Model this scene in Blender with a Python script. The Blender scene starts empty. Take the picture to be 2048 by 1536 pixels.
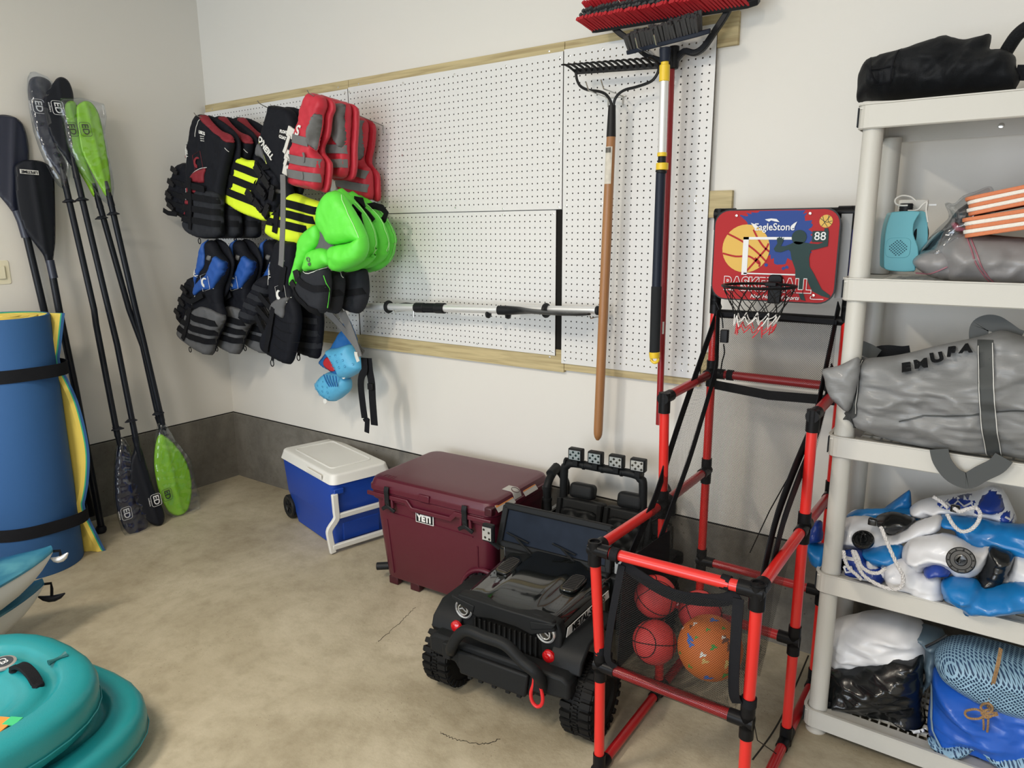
import bpy, bmesh, math, random
import numpy as np
from mathutils import Vector, Matrix, noise
SC = bpy.context.scene
COL = SC.collection
PI = math.pi
# ------------------------------------------------------------------ camera
# world: origin = floor corner of the left and back wall, x along back wall, back wall is y = 0, z up
CR = np.array([[0.81780738, 0.11708888, -0.56345477], [0.57546756, -0.17541301, 0.79879119], [-0.00530773, -0.97750727, -0.2108349]])
CP = np.array([3.9211746, -2.55019974, 1.522]); FP = 1430.0
cam = bpy.data.cameras.new('camera'); cam_o = bpy.data.objects.new('camera', cam); COL.objects.link(cam_o)
cam.sensor_width = 36; cam.lens = FP / 2048 * 36; cam.clip_start = 0.02
cam_o.matrix_world = Matrix(((CR[0, 0], -CR[0, 1], -CR[0, 2], CP[0]), (CR[1, 0], -CR[1, 1], -CR[1, 2], CP[1]), (CR[2, 0], -CR[2, 1], -CR[2, 2], CP[2]), (0, 0, 0, 1)))
SC.camera = cam_o
# ------------------------------------------------------------------ world, lights, exposure
SC.view_settings.view_transform = 'Standard'; SC.view_settings.look = 'None'; SC.view_settings.gamma = 1
SC.view_settings.use_curve_mapping = False
SC.view_settings.exposure = 0.36
w = bpy.data.worlds.new('sky'); SC.world = w; w.use_nodes = True
w.node_tree.nodes['Background'].inputs[0].default_value = (0.75, 0.85, 1.0, 1)
w.node_tree.nodes['Background'].inputs[1].default_value = 0.9
def area(name, loc, aim, sx, sy, power, col):
    l = bpy.data.lights.new(name, 'AREA'); l.shape = 'RECTANGLE'; l.size = sx; l.size_y = sy; l.energy = power; l.color = col
    o = bpy.data.objects.new(name, l); COL.objects.link(o); o.location = loc
    o.rotation_euler = (Vector(aim) - Vector(loc)).to_track_quat('-Z', 'Y').to_euler()
    return o
area('garage_door_daylight', (2.6, -6.0, 1.25), (2.6, 0, 0.9), 4.4, 2.1, 100, (0.86, 0.93, 1.0))
area('ceiling_lamp_light', (1.75, -3.1, 2.93), (1.75, -3.1, 0), 0.15, 0.9, 50, (1.0, 0.885, 0.73))
area('ceiling_lamp_light', (3.5, -3.3, 2.93), (3.5, -3.3, 0), 0.15, 0.9, 34, (1.0, 0.885, 0.73))

# ------------------------------------------------------------------ photo-plane helpers (a pixel of the photograph met with a real plane)
def _ray(px, py): return CR @ np.array([px - 1024, py - 768, FP])
def PX(x, px, py):
    r = _ray(px, py); return Vector(CP + (x - CP[0]) / r[0] * r)
def PY(y, px, py):
    r = _ray(px, py); return Vector(CP + (y - CP[1]) / r[1] * r)
def PZ(z, px, py):
    r = _ray(px, py); return Vector(CP + (z - CP[2]) / r[2] * r)
def Z4(pts): return [(320 + x / 4.096, 170 + y / 4.096) for x, y in pts]
def Z5(pts): return [(320 + x / 3.658, 460 + y / 3.658) for x, y in pts]
def ZZ(ox, oy, s, pts): return [(ox + x / s, oy + y / s) for x, y in pts]

# ------------------------------------------------------------------ materials
MATS = {}
def nd(nt, t, **k):
    n = nt.nodes.new(t)
    for a, b in k.items(): setattr(n, a, b)
    return n
def mat(name, col, rough=0.5, metal=0.0, bump=0.0, bscale=60.0, var=0.0, vscale=6.0, coat=0.0, spec=0.5, trans=0.0, detail=4, stretch=None, sheen=0.0):
    if name in MATS: return MATS[name]
    if max(col) < 0.035 and coat == 0: spec *= 0.4
    m = bpy.data.materials.new(name); m.use_nodes = True; nt = m.node_tree; b = nt.nodes['Principled BSDF']
    b.inputs['Base Color'].default_value = (*col, 1); b.inputs['Roughness'].default_value = rough
    b.inputs['Metallic'].default_value = metal; b.inputs['Coat Weight'].default_value = coat
    b.inputs['Specular IOR Level'].default_value = spec; b.inputs['Transmission Weight'].default_value = trans
    b.inputs['Sheen Weight'].default_value = sheen
    tc = nd(nt, 'ShaderNodeTexCoord'); src = tc.outputs['Object']
    if stretch:
        mp = nd(nt, 'ShaderNodeMapping'); mp.inputs['Scale'].default_value = stretch
        nt.links.new(src, mp.inputs[0]); src = mp.outputs[0]
    if var > 0:
        n = nd(nt, 'ShaderNodeTexNoise'); n.inputs['Scale'].default_value = vscale; n.inputs['Detail'].default_value = detail
        nt.links.new(src, n.inputs['Vector'])
        r = nd(nt, 'ShaderNodeMix', data_type='RGBA')
        r.inputs[6].default_value = (*[max(0, c * (1 - var)) for c in col], 1); r.inputs[7].default_value = (*[min(1, c * (1 + var)) for c in col], 1)
        nt.links.new(n.outputs['Fac'], r.inputs[0]); nt.links.new(r.outputs[2], b.inputs['Base Color'])
    if bump > 0:
        n = nd(nt, 'ShaderNodeTexNoise'); n.inputs['Scale'].default_value = bscale; n.inputs['Detail'].default_value = detail
        nt.links.new(src, n.inputs['Vector'])
        bm_ = nd(nt, 'ShaderNodeBump'); bm_.inputs['Strength'].default_value = bump; bm_.inputs['Distance'].default_value = 0.01
        nt.links.new(n.outputs['Fac'], bm_.inputs['Height']); nt.links.new(bm_.outputs[0], b.inputs['Normal'])
    MATS[name] = m
    return m
def mix_ramp(nt, fac, stops):
    r = nd(nt, 'ShaderNodeValToRGB'); e = r.color_ramp.elements
    while len(e) < len(stops): e.new(0.5)
    for i, (p, c) in enumerate(stops): e[i].position = p; e[i].color = (*c, 1)
    nt.links.new(fac, r.inputs[0]); return r.outputs[0]
def concrete(name, cols, sc, bump, speck=0.0, rough=0.75):
    m = mat(name, cols[0], rough); nt = m.node_tree; b = nt.nodes['Principled BSDF']
    tc = nd(nt, 'ShaderNodeTexCoord')
    def N(scale, det, rg=0.6, dist=0.0):
        n = nd(nt, 'ShaderNodeTexNoise'); n.inputs['Scale'].default_value = scale; n.inputs['Detail'].default_value = det
        n.inputs['Roughness'].default_value = rg; n.inputs['Distortion'].default_value = dist
        nt.links.new(tc.outputs['Object'], n.inputs['Vector']); return n.outputs['Fac']
    c1 = mix_ramp(nt, N(sc, 8, 0.65, 0.6), [(0.3, cols[0]), (0.5, cols[1]), (0.7, cols[2])])
    c2 = mix_ramp(nt, N(sc * 9, 6, 0.7), [(0.35, (0.72, 0.70, 0.66)), (0.55, (1, 1, 1)), (0.8, (1.0, 1.0, 1.0))])
    mx = nd(nt, 'ShaderNodeMix', data_type='RGBA', blend_type='MULTIPLY'); mx.inputs[0].default_value = 0.55
    nt.links.new(c1, mx.inputs[6]); nt.links.new(c2, mx.inputs[7]); out = mx.outputs[2]
    if speck:
        v = nd(nt, 'ShaderNodeTexVoronoi'); v.inputs['Scale'].default_value = speck; nt.links.new(tc.outputs['Object'], v.inputs['Vector'])
        c3 = mix_ramp(nt, v.outputs['Distance'], [(0.05, (0.35, 0.32, 0.28)), (0.13, (1, 1, 1)), (1, (1, 1, 1))])
        n2 = mix_ramp(nt, N(3.5, 3), [(0.5, (0, 0, 0)), (0.62, (1, 1, 1)), (1, (1, 1, 1))])
        m3 = nd(nt, 'ShaderNodeMix', data_type='RGBA', blend_type='MULTIPLY')
        nt.links.new(n2, m3.inputs[0]); nt.links.new(out, m3.inputs[6]); nt.links.new(c3, m3.inputs[7]); out = m3.outputs[2]
    nt.links.new(out, b.inputs['Base Color'])
    bp = nd(nt, 'ShaderNodeBump'); bp.inputs['Strength'].default_value = bump; bp.inputs['Distance'].default_value = 0.004
    nt.links.new(N(sc * 30, 5, 0.7), bp.inputs['Height']); nt.links.new(bp.outputs[0], b.inputs['Normal'])
    return m
def wood(name, c1, c2, scale=18, stretch=(0.12, 1, 1)):
    m = mat(name, c1, 0.6); nt = m.node_tree; b = nt.nodes['Principled BSDF']
    tc = nd(nt, 'ShaderNodeTexCoord'); mp = nd(nt, 'ShaderNodeMapping'); mp.inputs['Scale'].default_value = stretch
    nt.links.new(tc.outputs['Object'], mp.inputs[0])
    w_ = nd(nt, 'ShaderNodeTexNoise'); w_.inputs['Scale'].default_value = scale; w_.inputs['Detail'].default_value = 5; w_.inputs['Distortion'].default_value = 0.8
    nt.links.new(mp.outputs[0], w_.inputs[0])
    nt.links.new(mix_ramp(nt, w_.outputs['Fac'], [(0.30, c2), (0.50, c1), (0.62, tuple(min(1, c * 1.15) for c in c1)), (0.72, c1)]), b.inputs['Base Color'])
    return m
def net(name, col, pitch, hole, rough=0.7):
    """a woven net: thread colour with open diamond holes, laid out by the cloth's own UV in metres"""
    m = mat(name, col, rough); nt = m.node_tree; b = nt.nodes['Principled BSDF']
    uv = nd(nt, 'ShaderNodeUVMap'); sp = nd(nt, 'ShaderNodeSeparateXYZ'); nt.links.new(uv.outputs[0], sp.inputs[0])
    def M(op, a, b_=None, c_=None):
        n = nd(nt, 'ShaderNodeMath', operation=op)
        for i, q in enumerate((a, b_, c_)):
            if q is None: continue
            if isinstance(q, (int, float)): n.inputs[i].default_value = q
            else: nt.links.new(q, n.inputs[i])
        return n.outputs[0]
    k = 1.0 / pitch
    u = M('MULTIPLY', sp.outputs[0], k); v = M('MULTIPLY', sp.outputs[1], k)
    a = M('ABSOLUTE', M('SUBTRACT', M('FRACT', M('ADD', u, v)), 0.5)); c = M('ABSOLUTE', M('SUBTRACT', M('FRACT', M('SUBTRACT', u, v)), 0.5))
    op = M('LESS_THAN', M('MAXIMUM', a, c), hole * 0.5)
    tr = nd(nt, 'ShaderNodeBsdfTransparent'); mx = nd(nt, 'ShaderNodeMixShader')
    nt.links.new(op, mx.inputs[0]); nt.links.new(b.outputs[0], mx.inputs[1]); nt.links.new(tr.outputs[0], mx.inputs[2])
    nt.links.new(mx.outputs[0], nt.nodes['Material Output'].inputs[0])
    return m

# ------------------------------------------------------------------ mesh builder
class MB:
    def __init__(s): s.v = []; s.f = []; s.m = []; s.uv = []; s.k = 0
    def add(s, vs, fs, uvs=None):
        o = len(s.v); s.v += [tuple(p) for p in vs]; s.f += [tuple(i + o for i in f) for f in fs]; s.m += [s.k] * len(fs)
        if uvs: s.uv += uvs
        return s
    def box(s, c, d, M=None):
        x, y, z = d[0] / 2, d[1] / 2, d[2] / 2
        P = [Vector((i * x, j * y, k * z)) for i in (-1, 1) for j in (-1, 1) for k in (-1, 1)]
        if M is not None: P = [M @ p for p in P]
        c = Vector(c)
        return s.add([p + c for p in P], [(0, 1, 3, 2), (4, 6, 7, 5), (0, 4, 5, 1), (2, 3, 7, 6), (0, 2, 6, 4), (1, 5, 7, 3)])
    def b2(s, a, b):
        return s.box([(a[i] + b[i]) / 2 for i in range(3)], [abs(a[i] - b[i]) for i in range(3)])
    def ring_loft(s, rings, closed=False, cap=True):
        n = len(rings[0]); vs = [p for r in rings for p in r]; fs = []
        R = len(rings)
        for i in range(R if closed else R - 1):
            a = i * n; b = ((i + 1) % R) * n
            for j in range(n): fs.append((a + j, a + (j + 1) % n, b + (j + 1) % n, b + j))
        if cap and not closed: fs.append(tuple(reversed(range(n)))); fs.append(tuple(range((R - 1) * n, R * n)))
        return s.add(vs, fs)
    def tube(s, pts, r, n=10, closed=False, flat=None, up=None):
        """round tube (or flat strap when flat = (width, thickness)) along pts"""
        P = [Vector(p) for p in pts]; N = len(P); rings = []; prev = None
        for i in range(N):
            if closed: t = P[(i + 1) % N] - P[i - 1]
            else: t = P[min(i + 1, N - 1)] - P[max(i - 1, 0)]
            if t.length < 1e-9: t = Vector((0, 0, 1))
            t.normalize()
            if prev is None:
                a = Vector(up) if up else (Vector((0, 0, 1)) if abs(t.z) < 0.9 else Vector((0, 1, 0)))
            else: a = Vector(up) if up else prev
            u = (a - t * a.dot(t)); u = u.normalized() if u.length > 1e-6 else t.orthogonal().normalized()
            prev = u; w_ = t.cross(u)
            rr = r[i] if isinstance(r, (list, tuple)) else r
            if flat:
                fw = flat[0] if not isinstance(flat[0], (list, tuple)) else flat[0][i]
                rings.append([P[i] + w_ * (fw / 2 * sx) + u * (flat[1] / 2 * sy) for sx, sy in ((-1, -1), (1, -1), (1, 1), (-1, 1))])
            else: rings.append([P[i] + u * (rr * math.cos(2 * PI * k / n)) + w_ * (rr * math.sin(2 * PI * k / n)) for k in range(n)])
        return s.ring_loft(rings, closed)
    def cyl(s, a, b, r, r2=None, n=16): return s.tube([a, b], [r, r if r2 is None else r2], n)
    def lathe(s, prof, c=(0, 0, 0), axis=(0, 0, 1), n=24):
        ax = Vector(axis).normalized(); u = ax.orthogonal().normalized(); w_ = ax.cross(u); c = Vector(c)
        return s.ring_loft([[c + ax * h + u * (max(r, 1e-4) * math.cos(2 * PI * k / n)) + w_ * (max(r, 1e-4) * math.sin(2 * PI * k / n)) for k in range(n)] for r, h in prof])
    def prism(s, out, O, u, v, n, t):
        """outline (2-D in u,v) extruded by t along n"""
        O, u, v, n = Vector(O), Vector(u), Vector(v), Vector(n)
        if u.cross(v).dot(n) < 0: out = list(reversed(out))
        return s.ring_loft([[O + u * a + v * b for a, b in out], [O + u * a + v * b + n * t for a, b in out]])
    def sphere(s, c, r, n=20, m=12, sc=(1, 1, 1)):
        c = Vector(c)
        return s.ring_loft([[c + Vector((r * sc[0] * math.sin(a) * math.cos(2 * PI * k / n), r * sc[1] * math.sin(a) * math.sin(2 * PI * k / n), -r * sc[2] * math.cos(a))) for k in range(n)] for a in [max(0.02, min(PI - 0.02, PI * i / m)) for i in range(m + 1)]])
    def rbox(s, c, d, r, M=None, seg=4, top=None, rt=0.0):
        """box with rounded vertical corners; top = (sx, sy) scale of the upper outline; rt = roll-over of the top edge"""
        def outline(sx, sy, inset=0.0):
            x, y = d[0] / 2 * sx - inset, d[1] / 2 * sy - inset; rr = max(r - inset, 0.002); o = []
            for cx, cy, a0 in ((x - rr, y - rr, 0), (-x + rr, y - rr, 90), (-x + rr, -y + rr, 180), (x - rr, -y + rr, 270)):
                for i in range(seg + 1):
                    a = math.radians(a0 + 90 * i / seg); o.append((cx + rr * math.cos(a), cy + rr * math.sin(a)))
            return o
        sx, sy = top or (1, 1); h = d[2]; rings = [(outline(1, 1), -h / 2)]
        if rt > 0:
            for i in range(5):
                a = PI / 2 * i / 4; rings.append((outline(sx, sy, rt * (1 - math.cos(a))), h / 2 - rt + rt * math.sin(a)))
        else: rings.append((outline(sx, sy), h / 2))
        c = Vector(c); M = M or Matrix.Identity(3)
        return s.ring_loft([[c + M @ Vector((x, y, z)) for x, y in o] for o, z in rings])
    def build(s, name, mats, parent=None, smooth=True, bevel=0, ang=40, seg=2):
        me = bpy.data.meshes.new(name); me.from_pydata(s.v, [], s.f)
        for m_ in (mats if isinstance(mats, (list, tuple)) else [mats]): me.materials.append(m_)
        if any(s.m): me.polygons.foreach_set('material_index', s.m)
        if s.uv:
            l = me.uv_layers.new(name='UVMap'); l.data.foreach_set('uv', [c for p in me.loops for c in s.uv[p.vertex_index]])
        b = bmesh.new(); b.from_mesh(me); bmesh.ops.recalc_face_normals(b, faces=b.faces); b.to_mesh(me); b.free()
        me.update()
        if smooth:
            me.polygons.foreach_set('use_smooth', [True] * len(me.polygons)); me.set_sharp_from_angle(angle=math.radians(ang))
        o = bpy.data.objects.new(name, me); COL.objects.link(o)
        if parent: o.parent = parent
        if bevel:
            md = o.modifiers.new('bevel', 'BEVEL'); md.width = bevel; md.segments = seg; md.limit_method = 'ANGLE'; md.angle_limit = math.radians(40)
            md.harden_normals = False
        return o
def tag(o, label=None, cat=None, group=None, kind=None):
    if label: o['label'] = label
    if cat: o['category'] = cat
    if group: o['group'] = group
    if kind: o['kind'] = kind
    return o
def thing(name, label, cat, loc=(0, 0, 0), rz=0, group=None):
    """parts are modelled in world coordinates and hang from an Empty at the thing's base"""
    o = bpy.data.objects.new(name, None); COL.objects.link(o); o.empty_display_size = 0.05
    o.location = loc; o.rotation_euler = (0, 0, rz)
    return tag(o, label, cat, group)
def rebase(root):
    """parts built in world coordinates: keep them in place under a moved root"""
    bpy.context.view_layer.update()
    inv = Matrix.Translation(root.location).inverted() if root.rotation_euler.z == 0 else (Matrix.Translation(root.location) @ Matrix.Rotation(root.rotation_euler.z, 4, 'Z')).inverted()
    for c in root.children: c.matrix_parent_inverse = inv
def copy_tree(o, d, label, group=None, parent=None, skip=()):
    c = o.copy(); COL.objects.link(c)
    if parent is None:
        c.location = Vector(o.location) + Vector(d); c['label'] = label
        if group: c['group'] = group
    else: c.parent = parent; c.matrix_parent_inverse = o.matrix_parent_inverse.copy()
    for ch in list(o.children):
        if ch.name.split('.')[0] in skip: continue
        copy_tree(ch, d, None, None, c, skip)
    return c
# ------------------------------------------------------------------ padded cloth shapes
class Frame:
    """a plane: origin, two in-plane axes and the outward normal"""
    def __init__(s, O, u, v):
        s.O = Vector(O); s.u = Vector(u).normalized(); s.v = Vector(v).normalized(); s.n = s.u.cross(s.v).normalized()
        s.v = s.n.cross(s.u)
    def hit(s, px, py):
        r = Vector(_ray(px, py)); C = Vector(CP); t = (s.O - C).dot(s.n) / r.dot(s.n); p = C + r * t - s.O
        return (p.dot(s.u), p.dot(s.v))
    def pt(s, a, b, h=0): return s.O + s.u * a + s.v * b + s.n * h
def FY(y): return Frame((0, y, 0), (1, 0, 0), (0, 0, 1))       # vertical plane facing the room (normal -y)
def seg_dist(P, poly):
    """distance and nearest point from points P (n,2) to polygon edges"""
    A = np.array(poly); B = np.roll(A, -1, 0); best = np.full(len(P), 1e9); near = np.zeros_like(P)
    for a, b in zip(A, B):
        d = b - a; L = d.dot(d) + 1e-12; t = np.clip(((P - a) @ d) / L, 0, 1); q = a + t[:, None] * d
        dd = np.hypot(*(P - q).T); k = dd < best; best[k] = dd[k]; near[k] = q[k]
    return best, near
def inside(P, poly):
    A = np.array(poly); B = np.roll(A, -1, 0); r = np.zeros(len(P), bool); x, y = P.T
    for (x1, y1), (x2, y2) in zip(A, B):
        if y1 == y2: continue
        c = ((y1 > y) != (y2 > y)) & (x < (x2 - x1) * (y - y1) / (y2 - y1) + x1); r ^= c
    return r
def spline(pts, n=4, closed=True):
    """Catmull-Rom smoothing of a 2-D or 3-D point list"""
    P = [np.array(p, float) for p in pts]; N = len(P); out = []
    for i in range(N if closed else N - 1):
        p0, p1, p2, p3 = (P[(i - 1) % N], P[i], P[(i + 1) % N], P[(i + 2) % N]) if closed else (P[max(i - 1, 0)], P[i], P[i + 1], P[min(i + 2, N - 1)])
        for k in range(n):
            t = k / n; out.append(tuple(0.5 * ((2 * p1) + (-p0 + p2) * t + (2 * p0 - 5 * p1 + 4 * p2 - p3) * t * t + (-p0 + 3 * p1 - 3 * p2 + p3) * t ** 3)))
    if not closed: out.append(tuple(P[-1]))
    return out
class Puff:
    """a stuffed cloth panel: outline in a frame's (u, v), thickness T in front and Tb behind, edge roll w, wrinkles"""
    def __init__(s, fr, out, T=0.03, Tb=None, w=0.03, cell=0.007, wr=0.0, ws=14.0, seed=0, smooth=3, hfun=None, lift=0.0, dirs=(1, 1), ridge=True, base=None):
        s.fr = fr
        if smooth: out = spline(out, smooth)
        s.out = out; A = np.array(out); lo = A.min(0) - cell; hi = A.max(0) + cell
        nx = int((hi[0] - lo[0]) / cell) + 2; ny = int((hi[1] - lo[1]) / cell) + 2
        gx = lo[0] + cell * np.arange(nx); gy = lo[1] + cell * np.arange(ny); X, Y = np.meshgrid(gx, gy, indexing='ij')
        P = np.stack([X.ravel(), Y.ravel()], 1); ins = inside(P, out); d, near = seg_dist(P, out); sd = np.where(ins, d, -d)
        snap = np.abs(sd) < cell * 0.55; keep = (sd > 0) | snap; P[snap] = near[snap]; d = np.where(snap, 0, d)
        q = np.clip(d / w, 0, 1); prof = np.sqrt(np.clip(1 - (1 - q) ** 2, 0, 1))
        nz = np.zeros(len(P))
        if wr > 0:
            for i in np.nonzero(keep)[0]:
                a, b = P[i]; p = Vector((a * ws * dirs[0] + seed * 7.3, b * ws * dirs[1] - seed * 3.1, seed * 1.7))
                k1 = noise.noise(p); k2 = noise.noise(p * 2.3 + Vector((5, 1, 2))); k3 = noise.noise(p * 4.9 + Vector((1, 8, 3)))
                nz[i] = ((1 - abs(k1) * 2.4) * 0.62 + (1 - abs(k2) * 2.4) * 0.34 + (1 - abs(k3) * 2.4) * 0.16 - 0.45) if ridge else (k1 + 0.4 * k2)
        h = T * prof + wr * nz * prof
        if hfun is not None: h = h + np.array([hfun(a, b) for a, b in P]) * prof
        Tb = T * 0.6 if Tb is None else Tb; hb = Tb * prof
        if base is not None:
            bh = np.array([base.height(a, b) for a, b in P]); h = h + bh; hb = 0.012 * prof - bh
        s.gx, s.gy, s.nx, s.ny = gx, gy, nx, ny; s.H = (h * keep).reshape(nx, ny); s.lift = lift
        idx = -np.ones(len(P), int); vs = []
        for i in np.nonzero(keep)[0]: idx[i] = len(vs); vs.append(fr.pt(P[i, 0], P[i, 1], h[i] + lift))
        bi = idx.copy()
        for i in np.nonzero(keep & (d > 0))[0]: bi[i] = len(vs); vs.append(fr.pt(P[i, 0], P[i, 1], lift - hb[i]))
        fs = []; K = keep.reshape(nx, ny); D = d.reshape(nx, ny)
        for i in range(nx - 1):
            for j in range(ny - 1):
                c = [k for k, q_ in ((i * ny + j, K[i, j]), ((i + 1) * ny + j, K[i + 1, j]), ((i + 1) * ny + j + 1, K[i + 1, j + 1]), (i * ny + j + 1, K[i, j + 1])) if q_]
                if len(c) < 3: continue
                if all(d[k] == 0 for k in c):
                    if inside(P[c].mean(0)[None], out)[0] and seg_dist(P[c].mean(0)[None], out)[0][0] > cell * 0.12: fs.append(tuple(idx[k] for k in c))
                    continue
                fs.append(tuple(idx[k] for k in c)); fs.append(tuple(bi[k] for k in reversed(c)))
        s.vs, s.fs = vs, fs
    def height(s, a, b):
        x = (a - s.gx[0]) / (s.gx[1] - s.gx[0]); y = (b - s.gy[0]) / (s.gy[1] - s.gy[0]); i, j = int(math.floor(x)), int(math.floor(y))
        if 0 <= i < s.nx - 1 and 0 <= j < s.ny - 1:
            x -= i; y -= j; H = s.H
            return (H[i, j] * (1 - x) + H[i + 1, j] * x) * (1 - y) + (H[i, j + 1] * (1 - x) + H[i + 1, j + 1] * x) * y + s.lift
        return s.lift
    def build(s, name, m, parent=None, sub=0):
        me = bpy.data.meshes.new(name); me.from_pydata([tuple(v) for v in s.vs], [], s.fs); me.materials.append(m)
        me.polygons.foreach_set('use_smooth', [True] * len(me.polygons)); me.update()
        o = bpy.data.objects.new(name, me); COL.objects.link(o)
        if parent: o.parent = parent
        return o
    def strap(s, name, path, width, m, parent=None, th=0.003, off=0.002, step=0.012):
        """a webbing strap that follows the padded surface"""
        P = [np.array(p) for p in path]; pts = [P[0]]
        for a, b in zip(P[:-1], P[1:]):
            k = max(1, int(np.hypot(*(b - a)) / step)); pts += [a + (b - a) * i / k for i in range(1, k + 1)]
        rings = []; N = len(pts)
        for i in range(N):
            t = pts[min(i + 1, N - 1)] - pts[max(i - 1, 0)]; t = t / (np.hypot(*t) + 1e-9); n = np.array([-t[1], t[0]])
            L = pts[i] + n * width / 2; R_ = pts[i] - n * width / 2; M_ = pts[i]
            hl, hm, hr = (s.height(*q) + off for q in (L, M_, R_)); hl = max(hl, hm - 0.012); hr = max(hr, hm - 0.012)
            rings.append([s.fr.pt(*L, hl), s.fr.pt(*L, hl + th), s.fr.pt(*M_, hm + th), s.fr.pt(*R_, hr + th), s.fr.pt(*R_, hr), s.fr.pt(*M_, hm)])
        return MB().ring_loft(rings).build(name, m, parent, ang=60)
def drape(o, p, off=0.002):
    """lay flat lettering onto a puff's surface"""
    b = bmesh.new(); b.from_mesh(o.data)
    for _ in range(2):
        L = [e for e in b.edges if e.calc_length() > 0.006]
        if L: bmesh.ops.subdivide_edges(b, edges=L, cuts=1); bmesh.ops.triangulate(b, faces=[f for f in b.faces if len(f.verts) > 4])
    hs = [(v.co - p.fr.O).dot(p.fr.n) for v in b.verts]; lo = min(hs)
    for v, h in zip(b.verts, hs):
        q = v.co - p.fr.O; a, c = q.dot(p.fr.u), q.dot(p.fr.v); v.co = p.fr.pt(a, c, p.height(a, c) + off + (h - lo))
    b.to_mesh(o.data); b.free(); return o
def letters(txt, O, u, v, size, m, parent=None, name='lettering', th=0.0015, bold=0.0, align='CENTER', shear=0.0, sx=1.0, outline=None):
    """flat lettering, a mesh of its own: u = reading direction, v = up"""
    c = bpy.data.curves.new(name, 'FONT'); c.body = txt; c.size = size; c.extrude = th; c.offset = bold; c.align_x = align; c.align_y = 'CENTER'; c.shear = shear
    c.resolution_u = 3
    t = bpy.data.objects.new(name, c); COL.objects.link(t)
    bpy.context.view_layer.update()
    me = bpy.data.meshes.new_from_object(t.evaluated_get(bpy.context.evaluated_depsgraph_get()))
    bpy.data.objects.remove(t); bpy.data.curves.remove(c)
    U, V = Vector(u).normalized(), Vector(v).normalized(); N = U.cross(V).normalized(); V = N.cross(U)
    M_ = Matrix(((U.x * sx, V.x, N.x, O[0]), (U.y * sx, V.y, N.y, O[1]), (U.z * sx, V.z, N.z, O[2]), (0, 0, 0, 1)))
    me.transform(M_); me.materials.clear(); me.materials.append(m); me.name = name
    o = bpy.data.objects.new(name, me); COL.objects.link(o)
    if parent: o.parent = parent
    return o
# ------------------------------------------------------------------ room
XL = -0.02
M_wall = mat('wall_paint', (0.70, 0.68, 0.635), 0.55, bump=0.03, bscale=220)
M_ceil = mat('ceiling_paint', (0.80, 0.79, 0.77), 0.7)
M_floor = concrete('floor_concrete', [(0.29, 0.245, 0.165), (0.42, 0.37, 0.27), (0.55, 0.495, 0.38)], 1.3, 0.35, 60, 0.60)
M_foot = concrete('footing_concrete', [(0.10, 0.093, 0.08), (0.155, 0.145, 0.125), (0.21, 0.195, 0.17)], 2.2, 0.5, 30, 0.85)
M_dark = mat('gap_shade', (0.012, 0.011, 0.010), 0.9)
FH = 0.412
def struct(mb, name, m, **k): return tag(mb.build(name, m, smooth=False, **k), kind='structure')
struct(MB().b2((XL - 0.2, -6.4, -0.1), (6.4, 0.2, 0)), 'floor', M_floor)
struct(MB().b2((XL - 0.2, 0.0, 0), (6.4, 0.2, 3.0)), 'wall_back', M_wall)
struct(MB().b2((XL - 0.2, -6.2, 0), (XL, 0, 3.0)), 'wall_left', M_wall)
struct(MB().b2((6.2, -6.2, 0), (6.4, 0, 3.0)), 'wall_right', M_wall)
struct(MB().b2((XL - 0.2, -6.4, 3.0), (6.4, 0.2, 3.1)), 'ceiling', M_ceil)
w_ = MB(); w_.b2((XL, -6.2, 0), (0.3, -6.1, 3.0)); w_.b2((5.2, -6.2, 0), (6.2, -6.1, 3.0)); w_.b2((0.3, -6.2, 2.5), (5.2, -6.1, 3.0))
struct(w_, 'wall_front', M_wall)
# concrete footings: a cast kerb a little proud of the drywall, with a chipped upper arris and a shadow line put in as a dark strip
def kerb(name, a, b, axis):
    random.seed(3); mb = MB(); n = 60; rings = []
    for i in range(n + 1):
        t = i / n; c = 0.0015 * noise.noise(Vector((t * 40, 0, 1))) ; c2 = abs(noise.noise(Vector((t * 25, 3, 1)))) * 0.004
        p = a + (b - a) * t
        if axis == 'x': rings.append([(p, 0.0, 0), (p, -0.008 + c, 0), (p, -0.008 + c, FH - 0.004 - c2), (p, -0.004, FH - c2 * 0.5), (p, 0, FH)])
        else: rings.append([(XL, p, 0), (XL + 0.008 + c, p, 0), (XL + 0.008 + c, p, FH - 0.004 - c2), (XL + 0.004, p, FH - c2 * 0.5), (XL, p, FH)])
    mb.ring_loft(rings); return tag(mb.build(name, M_foot, ang=30), kind='structure')
kerb('baseboard_back', XL, 6.2, 'x'); kerb('baseboard_left', -6.1, 0.0, 'y')
struct(MB().b2((XL, -0.0035, FH), (6.2, 0, FH + 0.005)), 'shadow_line_back', M_dark)  # dark strips stand in for the shadow line along the footing tops
struct(MB().b2((XL, -6.1, FH), (XL + 0.0035, 0, FH + 0.005)), 'shadow_line_left', M_dark)
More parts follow.
